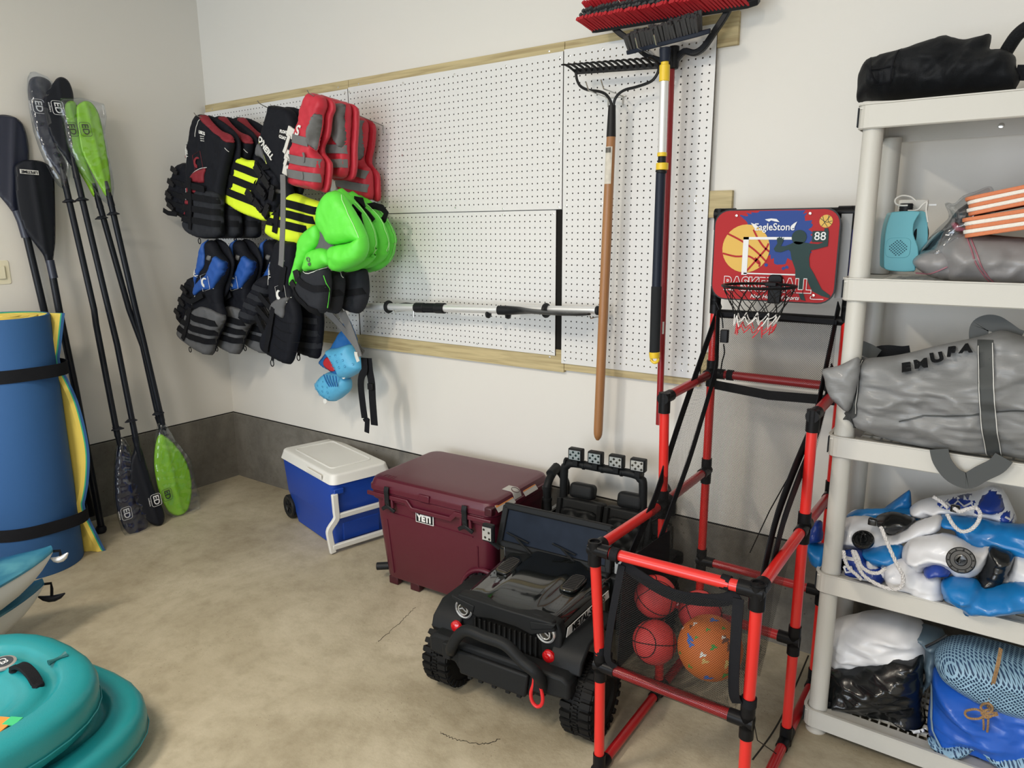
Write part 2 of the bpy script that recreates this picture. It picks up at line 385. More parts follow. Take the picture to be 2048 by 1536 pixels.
# control joint and hairline cracks in the slab
M_crack = mat('crack', (0.03, 0.027, 0.022), 0.95)
def crack(name, pts, wd, jag=0.004, n=14):
    P = spline(pts, n, False); random.seed(len(pts) * 7 + int(pts[0][0] * 100)); mb = MB(); rings = []
    for i, (x, y) in enumerate(P):
        a = Vector(P[min(i + 1, len(P) - 1)]) - Vector(P[max(i - 1, 0)]); a.normalize(); nn = Vector((-a.y, a.x))
        j = random.uniform(-jag, jag); w2 = wd * random.uniform(0.4, 1.0) / 2 if jag else wd / 2
        c = Vector((x, y)) + nn * j; l, r = c + nn * w2, c - nn * w2
        rings.append([(l.x, l.y, 0.0002), (l.x, l.y, 0.0009), (r.x, r.y, 0.0009), (r.x, r.y, 0.0002)])
    return tag(mb.ring_loft(rings).build(name, M_crack, smooth=False), kind='structure')
q = [PZ(0, 1505, 1520), PZ(0, 1560, 1440), PZ(0, 1617, 1311)]
crack('trim_3', [(p.x, p.y) for p in q], 0.005, 0.0)
q = [PZ(0, 880, 1465), PZ(0, 915, 1480), PZ(0, 965, 1488), PZ(0, 1000, 1478)]
crack('trim_4', [(p.x, p.y) for p in q], 0.003)
q = [PZ(0, 757, 1284), PZ(0, 800, 1245), PZ(0, 830, 1215)]
crack('trim_5', [(p.x, p.y) for p in q], 0.0022)
# cream switch plate on the left wall, at the photo's left edge
M_plate = mat('switch_plate', (0.72, 0.68, 0.52), 0.4)
t = thing('wall_plate', 'cream plate on the left wall just above the blue foam roll', 'wall plate', PX(XL, 2, 545))
c = PX(XL, 0, 546); MB().rbox((0, 0, 0), (0.115, 0.075, 0.006), 0.008, top=(0.95, 0.95)).build('plate', M_plate, t)
for o in t.children: o.rotation_euler = (0, PI / 2, 0)
MB().box((0.007, 0, 0), (0.008, 0.03, 0.06)).build('toggle', M_plate, t, bevel=0.002)

# ------------------------------------------------------------------ pegboard and its battens
M_peg = mat('pegboard_white', (0.70, 0.70, 0.69), 0.35, bump=0.02, bscale=120)
M_hard = mat('hardboard_brown', (0.035, 0.022, 0.014), 0.85)
M_batten = wood('treated_pine', (0.47, 0.385, 0.205), (0.34, 0.26, 0.125), 9, (0.35, 1, 7))
TH = 0.0055; YB = -0.020        # board thickness, batten depth
def pegboard(name, label, x0, x1, z0, z1, ox=0.012, oz=0.012):
    p = 0.0254; R_ = 0.0031; nseg = 8
    nx = int((x1 - x0 - 0.004) / p); nz = int((z1 - z0 - 0.004) / p)
    bx = (x1 - x0 - nx * p) / 2; bz = (z1 - z0 - nz * p) / 2
    yf = YB - TH; v = []; f = []; mi = []
    cs = [(math.cos(2 * PI * k / nseg + PI / 8), math.sin(2 * PI * k / nseg + PI / 8)) for k in range(nseg)]
    sq = [(1, 0.414), (0.414, 1), (-0.414, 1), (-1, 0.414), (-1, -0.414), (-0.414, -1), (0.414, -1), (1, -0.414)]
    for i in range(nx):
        for j in range(nz):
            cx = x0 + bx + (i + 0.5) * p; cz = z0 + bz + (j + 0.5) * p; o = len(v); hp = p / 2
            v += [(cx + a * hp, yf, cz + b * hp) for a, b in sq]
            v += [(cx + R_ * a, yf, cz + R_ * b) for a, b in cs]
            v += [(cx + R_ * a, YB, cz + R_ * b) for a, b in cs]
            v += [(cx + a * hp, yf, cz + b * hp) for a, b in ((1, 1), (-1, 1), (-1, -1), (1, -1))]
            for k in range(8):
                k2 = (k + 1) % 8
                f.append((o + k, o + 8 + k, o + 8 + k2, o + k2)); mi.append(0)
                f.append((o + 8 + k, o + 16 + k, o + 16 + k2, o + 8 + k2)); mi.append(1)
            for t_, (a, b) in zip(range(4), ((0, 1), (2, 3), (4, 5), (6, 7))):
                f.append((o + a, o + b, o + 24 + t_)); mi.append(0)
    mb = MB(); mb.v = v; mb.f = f; mb.m = mi
    xi0, xi1, zi0, zi1 = x0 + bx, x0 + bx + nx * p, z0 + bz, z0 + bz + nz * p
    e = 0.0
    mb.k = 0
    for a, b in (((x0, yf, z0), (x1, yf, zi0)), ((x0, yf, zi1), (x1, yf, z1)), ((x0, yf, zi0), (xi0, yf, zi1)), ((xi1, yf, zi0), (x1, yf, zi1))):
        mb.add([(a[0], yf, a[2]), (b[0], yf, a[2]), (b[0], yf, b[2]), (a[0], yf, b[2])], [(0, 1, 2, 3)])
    mb.k = 1
    c = [(x0, z0), (x1, z0), (x1, z1), (x0, z1)]
    for k in range(4):
        (a, b), (a2, b2) = c[k], c[(k + 1) % 4]; mb.add([(a, yf, b), (a2, yf, b2), (a2, YB, b2), (a, YB, b)], [(0, 1, 2, 3)])
    me = bpy.data.meshes.new(name); me.from_pydata(mb.v, [], mb.f); me.materials.append(M_peg); me.materials.append(M_hard)
    me.polygons.foreach_set('material_index', mb.m); me.update()
    o = bpy.data.objects.new(name, me); COL.objects.link(o); return tag(o, label, 'pegboard')
PB = []
PB.append(pegboard('pegboard_panel', 'white pegboard panel in the corner behind the hanging life jackets', 0.0, 1.187, 1.0, 2.185))
PB.append(pegboard('pegboard_panel', 'large upper white pegboard panel between the red life jackets and the rake', 1.191, 2.389, 1.602, 2.190))
PB.append(pegboard('pegboard_panel', 'lower white pegboard panel behind the horizontal silver pole', 1.194, 2.362, 1.004, 1.598))
PB.append(pegboard('pegboard_panel', 'narrow right white pegboard panel behind the rake and brooms', 2.393, 2.992, 0.975, 2.195))
M_screw = mat('screw', (0.75, 0.75, 0.73), 0.25, 0.9)
for o, pts in zip(PB, ([(0.6, 2.17), (1.17, 2.17)], [(1.2, 2.17), (1.55, 2.17), (1.85, 2.17), (2.12, 2.17), (2.375, 2.17), (1.53, 1.86), (1.8, 1.86), (2.08, 1.86), (2.375, 1.86), (1.84, 1.62), (2.1, 1.61), (2.375, 1.61)],
                       [(2.1, 1.585), (2.35, 1.585), (1.35, 1.02), (1.6, 1.02), (1.95, 1.02), (2.35, 1.02)], [(2.42, 2.17), (2.56, 2.175), (2.97, 2.17), (2.41, 1.615), (2.57, 1.62), (2.94, 1.62), (2.41, 0.99), (2.97, 0.99)])):
    for x, z in pts:
        MB().lathe([(0.0052, 0), (0.0045, 0.0015), (0.0015, 0.0022)], (x, YB - TH, z), (0, -1, 0), 10).build('screw', M_screw, o)
BN = 0
def batten(label, x0, x1, z0, z1, y1=YB):
    o = MB().b2((x0, 0.0, z0), (x1, y1 + 0.0005, z1)).build('wooden_batten', M_batten, smooth=False, bevel=0.0015)
    for x in (x0 + 0.07, x1 - 0.07) if x1 - x0 > 0.3 else ((x0 + x1) / 2 + 0.01,):
        MB().lathe([(0.0045, 0), (0.004, 0.0012), (0.001, 0.0018)], (x, y1 + 0.0005, (z0 + z1) / 2 + 0.012), (0, -1, 0), 8).build('screw', M_screw, o)
    return tag(o, label, 'board')
batten('pale wood board above the pegboard at the room corner', 0.0, 1.187, 2.150, 2.226)
batten('pale wood board running above the large upper pegboard panel', 1.189, 2.391, 2.150, 2.226)
batten('wood board above the narrow right pegboard, sticking out past it behind the brooms', 2.393, 3.062, 2.122, 2.226)
batten('knotty wide wood board along the lower edge of the pegboard', 0.06, 2.402, 0.935, 1.03)
batten('wood board under the narrow right pegboard panel behind the rake handle', 2.404, 2.99, 0.945, 1.03)
batten('short wood board end beside the backboard, level with its top', 2.80, 3.073, 1.56, 1.652)
batten('short wood board end seen through the black net below the basketball hoop', 2.993, 3.045, 0.965, 1.075)
struct(MB().b2((2.350, -0.0185, 1.031), (2.400, -0.0165, 1.600)), 'gap_shade_strip', M_dark)  # dark strip added as painted shade behind the gap between panels
# ------------------------------------------------------------------ foam roll
M_fblue = mat('foam_blue', (0.020, 0.090, 0.25), 0.75, bump=0.05, bscale=300)
M_fyel = mat('foam_yellow', (0.80, 0.62, 0.12), 0.8, bump=0.05, bscale=300)
M_fgrn = mat('foam_green', (0.04, 0.42, 0.22), 0.8)
M_web = mat('black_webbing', (0.006, 0.0065, 0.009), 0.75, bump=0.2, bscale=500)
RC = Vector((0.284, -1.300, 0)); RR = 0.200; RH = 1.165
t = thing('foam_mat_roll', 'tall rolled blue foam water mat with yellow inner layer, bound by two black straps', 'foam mat', RC)
def arc(r, a0, a1, n, z): return [RC + Vector((r * math.cos(a0 + (a1 - a0) * i / n), r * math.sin(a0 + (a1 - a0) * i / n), z)) for i in range(n + 1)]
mb = MB(); n = 64
mb.ring_loft([arc(r, 0, 2 * PI * (n - 1) / n, n - 1, z) for r, z in ((RR - 0.012, 0.0), (RR - 0.002, 0.0), (RR, 0.004), (RR, RH - 0.004), (RR - 0.002, RH), (RR - 0.012, RH), (RR - 0.012, 0.0))], cap=False)
mb.build('outer_layer', M_fblue, t)
MB().ring_loft([arc(r, 0, 2 * PI * (n - 1) / n, n - 1, z) for r, z in ((RR - 0.016, 0.0), (RR - 0.012, 0.0), (RR - 0.012, RH - 0.001), (RR - 0.016, RH - 0.001), (RR - 0.016, 0))], cap=False).build('middle_layer', M_fgrn, t)
# spiral of the yellow layer, seen from above
mb = MB(); turns = 4.2; N = 200
for k, (off, wd) in enumerate(((0, 0.0135),)):
    rings = []
    for i in range(N + 1):
        a = 2 * PI * turns * i / N + 1.0; ro = RR - 0.0165 - 0.033 * (2 * PI * turns * i / N) / (2 * PI) ; ri = ro - 0.026
        c, s_ = math.cos(a), math.sin(a); z = RH - 0.003 + 0.002 * math.sin(a * 1.7)
        rings.append([RC + Vector((ro * c, ro * s_, 0.01)), RC + Vector((ro * c, ro * s_, z)), RC + Vector((ri * c, ri * s_, z)), RC + Vector((ri * c, ri * s_, 0.01))])
    mb.ring_loft(rings)
mb.build('rolled_core', M_fyel, t)
# free end of the mat: three layers, pinched by the straps and bulging between them
FR = Frame((0.358, -1.115, 0), (0.372, 0.927, 0), (0, 0, 1))
FR.O = RC + FR.u * RR
edge = ZZ(0, 600, 2.793, [(312, 70), (300, 180), (290, 275), (284, 315), (288, 350), (296, 385), (330, 440), (385, 560), (430, 720), (452, 860), (448, 1000), (432, 1100), (425, 1130), (432, 1170), (450, 1210), (500, 1310), (545, 1400)])
ed = [FR.hit(*p) for p in edge]; ed = spline(ed, 4, False)
def layer(name, o0, o1, m):
    rings = []
    for a, z in ed:
        z = max(z, 0.002); z = min(z, RH)
        E0 = FR.O + FR.u * (a - 0.0) + FR.n * 0.035; A0 = RC + Vector((0, 0, 0)) + FR.u * (RR - 0.030) - FR.n * 0.02
        bow = FR.u * (0.35 * max(a, 0))
        pts = []
        for o_ in (o0, o1):
            A = A0 + FR.u * o_; E = E0 + FR.u * (o_); M_ = (A + E) / 2 + FR.u * 0.3 * a
            pts.append([Vector((q.x, q.y, z)) for q in (A, M_, E)])
        rings.append(pts[0] + list(reversed(pts[1])))
    MB().ring_loft(rings).build(name, m, t, ang=50)
layer('inner_flap', 0.0, 0.017, M_fyel); layer('middle_flap', 0.0171, 0.0225, M_fgrn); layer('outer_flap', 0.0226, 0.034, M_fblue)
for z0 in (0.925, 0.222):
    pts = []
    for i in range(56):
        a = 2 * PI * i / 56; d = Vector((math.cos(a), math.sin(a), 0)); k = max(0, d.dot((FR.u * 0.93 + FR.n * 0.37).normalized())) ** 8
        pts.append(RC + d * (RR + 0.0025 + 0.047 * k) + Vector((0, 0, z0)))
    MB().tube(pts, 0, closed=True, flat=(0.003, 0.056), up=(0, 0, 1)).build('strap', M_web, t)
rebase(t)

# ------------------------------------------------------------------ paddles leaning on the left wall
M_pblk = mat('paddle_black', (0.012, 0.014, 0.020), 0.45); M_shaft = mat('paddle_shaft', (0.010, 0.012, 0.017), 0.30)
M_pgrn = mat('paddle_green', (0.28, 0.62, 0.035), 0.35); M_smoke = mat('paddle_smoke', (0.018, 0.022, 0.042), 0.32)
M_logo_w = mat('print_white', (0.75, 0.76, 0.78), 0.5); M_logo_k = mat('print_dark', (0.03, 0.045, 0.02), 0.5)
M_alu = mat('aluminium', (0.80, 0.81, 0.82), 0.38, 0.55)
def film(name, tint=(0.9, 0.92, 0.95), amt=0.05):
    m = bpy.data.materials.new(name); m.use_nodes = True; nt = m.node_tree; nt.nodes.remove(nt.nodes['Principled BSDF'])
    g = nd(nt, 'ShaderNodeBsdfGlossy'); g.inputs['Roughness'].default_value = 0.12; g.inputs['Color'].default_value = (0.9, 0.92, 0.95, 1)
    tr = nd(nt, 'ShaderNodeBsdfTransparent'); tr.inputs['Color'].default_value = (*tint, 1)
    mx = nd(nt, 'ShaderNodeMixShader'); lw = nd(nt, 'ShaderNodeLayerWeight'); lw.inputs['Blend'].default_value = 0.35
    ma = nd(nt, 'ShaderNodeMath', operation='MULTIPLY_ADD'); ma.inputs[1].default_value = 0.35; ma.inputs[2].default_value = amt
    nt.links.new(lw.outputs['Facing'], ma.inputs[0]); nt.links.new(ma.outputs[0], mx.inputs[0])
    nt.links.new(tr.outputs[0], mx.inputs[1]); nt.links.new(g.outputs[0], mx.inputs[2]); nt.links.new(mx.outputs[0], nt.nodes['Material Output'].inputs[0])
    return m
M_film = film('plastic_film')
def lean(x0, x1, ztop=2.23): return Frame((x0, 0, 0), (0, 1, 0), (x1 - x0, 0, ztop))
def blade(fr, pts, m, parent, dish=0.010, name='blade', spine=None, off=0.0, Tk=0.004):
    out = [fr.hit(*p) for p in pts]; A = np.array(out); c = A.mean(0)
    # long axis of the blade for its spine ridge
    U, S_, Vt = np.linalg.svd(A - c); ax = Vt[0]; pr = np.array([-ax[1], ax[0]])
    wd = np.abs((A - c) @ pr).max()
    def hf(a, b):
        q = (np.array([a, b]) - c) @ pr / wd
        return dish * (0.5 - q * q) + 0.006 * math.exp(-(q * 7) ** 2)
    p = Puff(fr, out, T=Tk, Tb=Tk, w=0.006, cell=0.008, smooth=4, hfun=hf, lift=off)
    return p, p.build(name, m, parent), (c, ax)
def paddle_logo(p, c2, ang, size, m, parent, fr, flip=1):
    a, b = c2; h = p.height(a, b) + 0.012
    d = Vector((math.cos(ang), math.sin(ang)))
    u = fr.u * d.x + fr.v * d.y; v = fr.n.cross(u)
    letters('ED', fr.pt(a, b, h), u, v, size, m, parent, th=0.0006, bold=0.0006)
    mb = MB(); o = []
    for cx, cy, a0 in ((0.48, 0.34, 0), (-0.48, 0.34, 90), (-0.48, -0.34, 180), (0.48, -0.34, 270)):
        for i in range(5):
            t_ = math.radians(a0 + 90 * i / 4); o.append((cx + 0.28 * math.cos(t_), cy + 0.28 * math.sin(t_)))
    O = fr.pt(a, b, h)
    mb.tube([O + u * (x * size) + v * (y * size) for x, y in o], 0.0011, 4, closed=True); mb.build('emblem_outline', m, parent)
    letters('outfitters', O - v * (size * 0.85), u, v, size * 0.28, m, parent, th=0.0004)
def shaft(fr, pts, r, m, parent, n=12, name='shaft', h=0.012):
    P = [fr.pt(*fr.hit(*p), h) for p in pts]; return MB().tube(P, r, n).build(name, m, parent)
def drip_ring(fr, px, d, parent, r=0.030):
    P = fr.pt(*fr.hit(*px), 0.012); MB().lathe([(0.015, -0.008), (r * 0.7, -0.003), (r, -0.006), (r, -0.003), (r * 0.7, 0.003), (0.015, 0.008)], P, d, 20).build('drip_ring', M_pblk, parent)
z1 = lambda pts: ZZ(0, 120, 3.072, pts)
z2 = lambda pts: ZZ(0, 600, 2.793, pts)
z0_ = lambda pts: ZZ(0, 200, 3.49, pts)
def kayak_paddle(label, fr, top, bottom, shpts, rings, m, mlogo, lt, lb, bag_top=None, bag_bot=None, tape=None):
    b0 = fr.pt(*fr.hit(*shpts[-1])); t = thing('kayak_paddle', label, 'paddle', (b0.x, b0.y, 0))
    P = [fr.pt(*fr.hit(*q), 0.012) for q in shpts]; d = (P[0] - P[-1]).normalized()
    shaft(fr, shpts, 0.0145, M_shaft, t)
    for q in rings: drip_ring(fr, q, d, t)
    p1, _, (c, ax) = blade(fr, top, m, t); ang = math.atan2(d.dot(fr.v), d.dot(fr.u))
    paddle_logo(p1, fr.hit(*lt), ang + PI, 0.042, mlogo, t, fr)
    if bottom:
        p2, _, _ = blade(fr, bottom, m, t)
        if lb: paddle_logo(p2, fr.hit(*lb), ang + PI, 0.042, mlogo, t, fr)
    MB().tube([P[0] - d * 0.05, P[0] + d * 0.07], [0.0165, 0.008], 10).build('neck', M_shaft, t)
    MB().tube([P[-1] + d * 0.05, P[-1] - d * 0.08], [0.0165, 0.008], 10).build('neck', M_shaft, t)
    for bag in (bag_top, bag_bot):
        if bag: Puff(fr, [fr.hit(*q) for q in bag], T=0.026, Tb=0.012, w=0.03, cell=0.009, wr=0.010, ws=22, seed=len(bag), smooth=2).build('plastic_sleeve', M_film, t)
    rebase(t); return t
Fc = lean(0.325, 0.030); Fd = lean(0.350, 0.056); Fe = lean(0.270, 0.068); Ff = lean(0.308, 0.098)
kayak_paddle('black kayak paddle, left one of the crossed pair, both blades wrapped in clear plastic', Fc,
    z1([(172, 200), (180, 125), (225, 100), (285, 115), (320, 160), (330, 300), (340, 420), (340, 510), (385, 590), (410, 650), (402, 715), (372, 715), (335, 665), (275, 570), (225, 440), (190, 310)]),
    z2([(665, 800), (690, 800), (730, 880), (760, 1000), (800, 1150), (830, 1240), (800, 1300), (740, 1315), (690, 1270), (650, 1150), (640, 1000), (645, 900)]),
    [(125, 354), (186, 620), (190, 650), (233, 872)], z1([(418, 868)]) + z2([(650, 718)]), M_smoke, M_logo_w, z1([(228, 290)])[0], z2([(698, 1190)])[0],
    z1([(165, 180), (185, 75), (250, 85), (325, 140), (345, 300), (350, 480), (430, 620), (420, 780), (365, 780), (290, 660), (205, 440)]),
    z2([(655, 775), (700, 775), (740, 870), (790, 1050), (840, 1230), (810, 1310), (735, 1335), (680, 1290), (635, 1110), (636, 930)]))
kayak_paddle('bare black kayak paddle, right one of the crossed black pair', Fd,
    z1([(322, 148), (350, 112), (385, 105), (425, 135), (450, 210), (452, 300), (448, 500), (445, 600), (462, 655), (440, 655), (400, 600), (330, 500), (290, 400), (270, 300), (278, 210)]),
    z2([(755, 815), (790, 830), (820, 930), (870, 1080), (915, 1180), (915, 1240), (885, 1262), (830, 1240), (770, 1160), (730, 1040), (730, 900), (745, 850)]),
    [(147, 336), (215, 620), (232, 690), (272, 892)], z1([(495, 858)]) + z2([(725, 672)]), M_pblk, M_logo_w, z1([(345, 300)])[0], z2([(862, 1115)])[0])
kayak_paddle('lime green kayak paddle, left of the two, its lower end behind the other', Fe,
    z1([(388, 300), (410, 260), (445, 250), (472, 275), (482, 340), (500, 480), (540, 640), (600, 780), (603, 838), (572, 838), (530, 760), (460, 640), (420, 520), (395, 400)]),
    z2([(885, 765), (912, 765), (960, 810), (1010, 890), (1040, 980), (1045, 1060), (1025, 1120), (985, 1150), (940, 1140), (905, 1090), (880, 1020), (868, 930), (870, 840)]),
    [(193, 396), (256, 620), (283, 692), (318, 850)], z1([(615, 970)]), M_pgrn, M_logo_k, z1([(432, 430)])[0], None)
kayak_paddle('lime green kayak paddle, right of the two, green lower blade showing on the footing', Ff,
    z1([(470, 300), (490, 265), (530, 250), (570, 270), (610, 340), (640, 480), (665, 620), (682, 760), (682, 835), (650, 838), (620, 790), (560, 680), (505, 560), (480, 420)]),
    z2([(885, 755), (915, 755), (970, 800), (1030, 880), (1065, 980), (1070, 1080), (1050, 1170), (1000, 1205), (950, 1190), (910, 1130), (880, 1040), (862, 930), (865, 830)]),
    [(216, 392), (269, 620), (284, 680), (322, 842)], z1([(687, 945)]) + z2([(876, 630)]), M_pgrn, M_logo_k, z1([(515, 430)])[0], z2([(925, 1085)])[0],
    z1([(372, 235), (640, 270), (645, 440), (680, 640), (700, 760), (690, 880), (650, 880), (600, 830), (500, 700), (410, 520), (385, 380)]),
    z2([(880, 690), (925, 690), (985, 790), (1060, 880), (1090, 1010), (1120, 1165), (1000, 1215), (930, 1195), (880, 1100), (855, 930), (862, 810)]))
# single-blade paddles behind the roll
M_tag = mat('tag_white', (0.72, 0.72, 0.70), 0.5)
Fa = lean(0.05, 0.0, 2.0); Fb = lean(0.185, 0.035, 1.85)
t = thing('paddle', 'large dark single-blade paddle at the left edge, standing behind the blue roll', 'paddle', (0.05, -1.02, 0))
p, _, _ = blade(Fa, z0_([(-70, 150), (-10, 105), (70, 108), (130, 135), (165, 180), (188, 250), (202, 340), (200, 440), (170, 600), (135, 740), (118, 800), (92, 790), (50, 735), (0, 675), (-60, 600), (-90, 400)]), M_smoke, t, 0.02)
shaft(Fa, z0_([(105, 770), (140, 850), (172, 960)]), 0.021, M_smoke, t, name='neck', h=0.02)
shaft(Fa, [(49, 470), (78, 592), (150, 900), (180, 1030)], 0.0165, M_shaft, t, h=0.02); rebase(t)
t = thing('paddle', 'black paddle with small white lettered tag, blade just above the blue roll', 'paddle', (0.189, -0.947, 0))
p, _, _ = blade(Fb, z0_([(105, 540), (100, 470), (140, 430), (200, 418), (290, 428), (345, 460), (375, 510), (384, 700), (387, 960), (378, 1060), (365, 1140), (325, 1150), (300, 1080), (240, 1000), (170, 900), (130, 780), (110, 640)]), M_pblk, t, 0.02)
c2 = Fb.hit(*z0_([(192, 507)])[0]); hh = p.height(*c2) + 0.004; u = Fb.u * math.cos(-0.04) + Fb.v * math.sin(-0.04)
MB().prism([(-0.039, -0.010), (0.039, -0.010), (0.039, 0.010), (-0.039, 0.010)], Fb.pt(*c2, hh), u, Fb.n.cross(u), Fb.n, 0.0012).build('tag', M_tag, t)
letters('LIFETIME', Fb.pt(*c2, hh + 0.0022), -u, Fb.n.cross(-u), 0.018, M_pblk, t, th=0.0009, bold=0.0004)
shaft(Fb, z0_([(335, 1120), (352, 1200), (363, 1245)]), 0.0185, M_smoke, t, name='neck', h=0.02)
shaft(Fb, [(102, 550), (115, 620), (150, 787), (199, 1050)], 0.0165, M_shaft, t, h=0.016)
P = PZ(0.02, 202, 1058); MB().lathe([(0.02, -0.016), (0.026, -0.005), (0.026, 0.01), (0.018, 0.02)], (P.x, P.y, 0.017), (0, 0, 1), 14).build('end_grip', M_pblk, t)
rebase(t)

# ------------------------------------------------------------------ teal sit-on kayaks (two, stacked)
def teal_mat():
    m = mat('kayak_teal', (0.012, 0.25, 0.28), 0.36, bump=0.06, bscale=260); return m
M_teal = teal_mat(); M_org = mat('sticker_orange', (0.85, 0.28, 0.05), 0.6); M_sgrn = mat('sticker_green', (0.05, 0.5, 0.2), 0.6)
def teal_kayak(cx, ytip, z0, h, ang, label, full):
    W_, L_, D = 0.345, 1.85, 0.36
    t = thing('kayak', label, 'kayak', (cx, ytip - L_ / 2, z0))
    ca, sa = math.cos(ang), math.sin(ang)
    def T(x, y, z): return Vector((cx + x * ca - y * sa, ytip + x * sa + y * ca, z0 + z))
    def outline(i, n=16):
        o = []
        for end in (1, -1):
            rng = range(n + 1)
            for k in rng:
                a = PI * k / n; c, s_ = math.cos(a), math.sin(a); e = 2 / 2.6
                x = (W_ - i) * abs(c) ** e * (1 if c > 0 else -1); y = (D - min(i, 0.3)) * abs(s_) ** e
                if end == 1: o.append((x, -D + y))
                else: o.append((-x, -L_ + D - y))
        return o
    prof = [(0.10, 0), (0.05, 0.005), (0.015, 0.03), (0.002, 0.06), (0.0, h * 0.70), (0.003, h * 0.82), (0.010, h * 0.92), (0.024, h * 0.985), (0.040, h), (0.078, h), (0.086, h * 0.97), (0.092, h * 0.91), (0.100, h * 0.85), (0.112, h * 0.83), (0.120, h * 0.88), (0.132, h * 0.93), (0.160, h * 0.92), (0.172, h * 0.86), (0.182, h * 0.84), (0.195, h * 0.80), (0.215, h * 0.66), (0.25, h * 0.62), (0.30, h * 0.66), (0.338, h * 0.60)]
    MB().ring_loft([[T(x, y, z) for x, y in outline(i)] for i, z in prof]).build('hull', M_teal, t, ang=60)
    # parting line along the side
    MB().tube([T(x, y, h * 0.42) for x, y in outline(-0.001)], 0.0022, 4, closed=True).build('seam', M_teal, t)
    if full:
        # black grab handle
        A, B = PZ(z0 + h * 0.93, 30, 1338), PZ(z0 + h * 0.93, 76, 1370); dv = (B - A)
        pts = spline([A - dv * 0.12, A + Vector((0, 0, 0.004)), A + dv * 0.22 + Vector((0, 0, 0.022)), A + dv * 0.5 + Vector((0, 0, 0.030)), A + dv * 0.8 + Vector((0, 0, 0.022)), B + Vector((0, 0, 0.002)), B + dv * 0.1], 4, False)
        MB().tube(pts, 0, flat=([0.020] * 5 + [0.030] * (len(pts) - 10) + [0.022] * 5, 0.010), up=(0, 0, 1)).build('grab_handle', M_web, t, bevel=0.003)
        for P in (A, B): MB().lathe([(0.016, -0.004), (0.014, 0.006), (0.004, 0.008)], P, (0, 0, 1), 12).build('handle_pad', M_web, t)
        # molded channel with a bungee keeper
        a, b = PZ(z0 + h * 1.02, 97, 1326), PZ(z0 + h * 1.03, 132, 1309)
        MB().tube([a, a * 0.7 + b * 0.3, a * 0.5 + b * 0.5, a * 0.3 + b * 0.7, b], [0.009, 0.005, 0.0045, 0.005, 0.011], 8).build('keeper', mat('dark_teal', (0.02, 0.13, 0.14), 0.5), t)
        c = PZ(z0 + h * 0.93, 6, 1326)
        MB().lathe([(0.034, -0.004), (0.034, 0.002), (0.031, 0.004)], c, (0.1, 0, 1), 24).build('emblem', mat('emblem_grey', (0.35, 0.33, 0.32), 0.4), t)
        MB().lathe([(0.026, 0.003), (0.026, 0.0048)], c, (0.1, 0, 1), 24).build('emblem_face', mat('emblem_dark', (0.05, 0.06, 0.07), 0.4), t)
        letters('CB', c + Vector((0, 0, 0.006)), (1, 0, 0), (0, 1, 0), 0.028, M_logo_w, t, th=0.0006)
        zs = z0 + h * 0.95; Mz = Matrix.Rotation(0.5, 3, 'Z'); P = PZ(zs, -10, 1450); Q = PZ(zs, 22, 1440)
        MB().box(P, (0.07, 0.06, 0.003), Mz).build('warning_sticker', M_org, t)
        MB().box(Q + Vector((0.01, 0, 0.001)), (0.034, 0.030, 0.003), Mz).build('green_sticker', M_sgrn, t)
    rebase(t); return t
teal_kayak(1.680, -1.600, 0.0, 0.145, 0.10, 'turquoise sit-on kayak lying on the floor beneath another turquoise kayak', False)
teal_kayak(1.672, -1.708, 0.147, 0.145, 0.06, 'upper turquoise sit-on kayak with black grab handle, stacked on the other', True)

# ------------------------------------------------------------------ white and blue kayaks behind them
def deck_mat():
    m = mat('kayak_deck_blue', (0.03, 0.22, 0.38), 0.35); nt = m.node_tree; b = nt.nodes['Principled BSDF']; tc = nd(nt, 'ShaderNodeTexCoord')
    mp = nd(nt, 'ShaderNodeMapping'); mp.inputs['Scale'].default_value = (1, 0.25, 1); nt.links.new(tc.outputs['Object'], mp.inputs[0])
    n = nd(nt, 'ShaderNodeTexNoise'); n.inputs['Scale'].default_value = 7; n.inputs['Detail'].default_value = 6; n.inputs['Distortion'].default_value = 1.2; nt.links.new(mp.outputs[0], n.inputs[0])
    nt.links.new(mix_ramp(nt, n.outputs['Fac'], [(0.35, (0.006, 0.06, 0.17)), (0.52, (0.010, 0.12, 0.22)), (0.72, (0.09, 0.30, 0.38))]), b.inputs['Base Color']); return m
M_deck = deck_mat(); M_hullw = mat('kayak_hull_white', (0.66, 0.68, 0.67), 0.35)
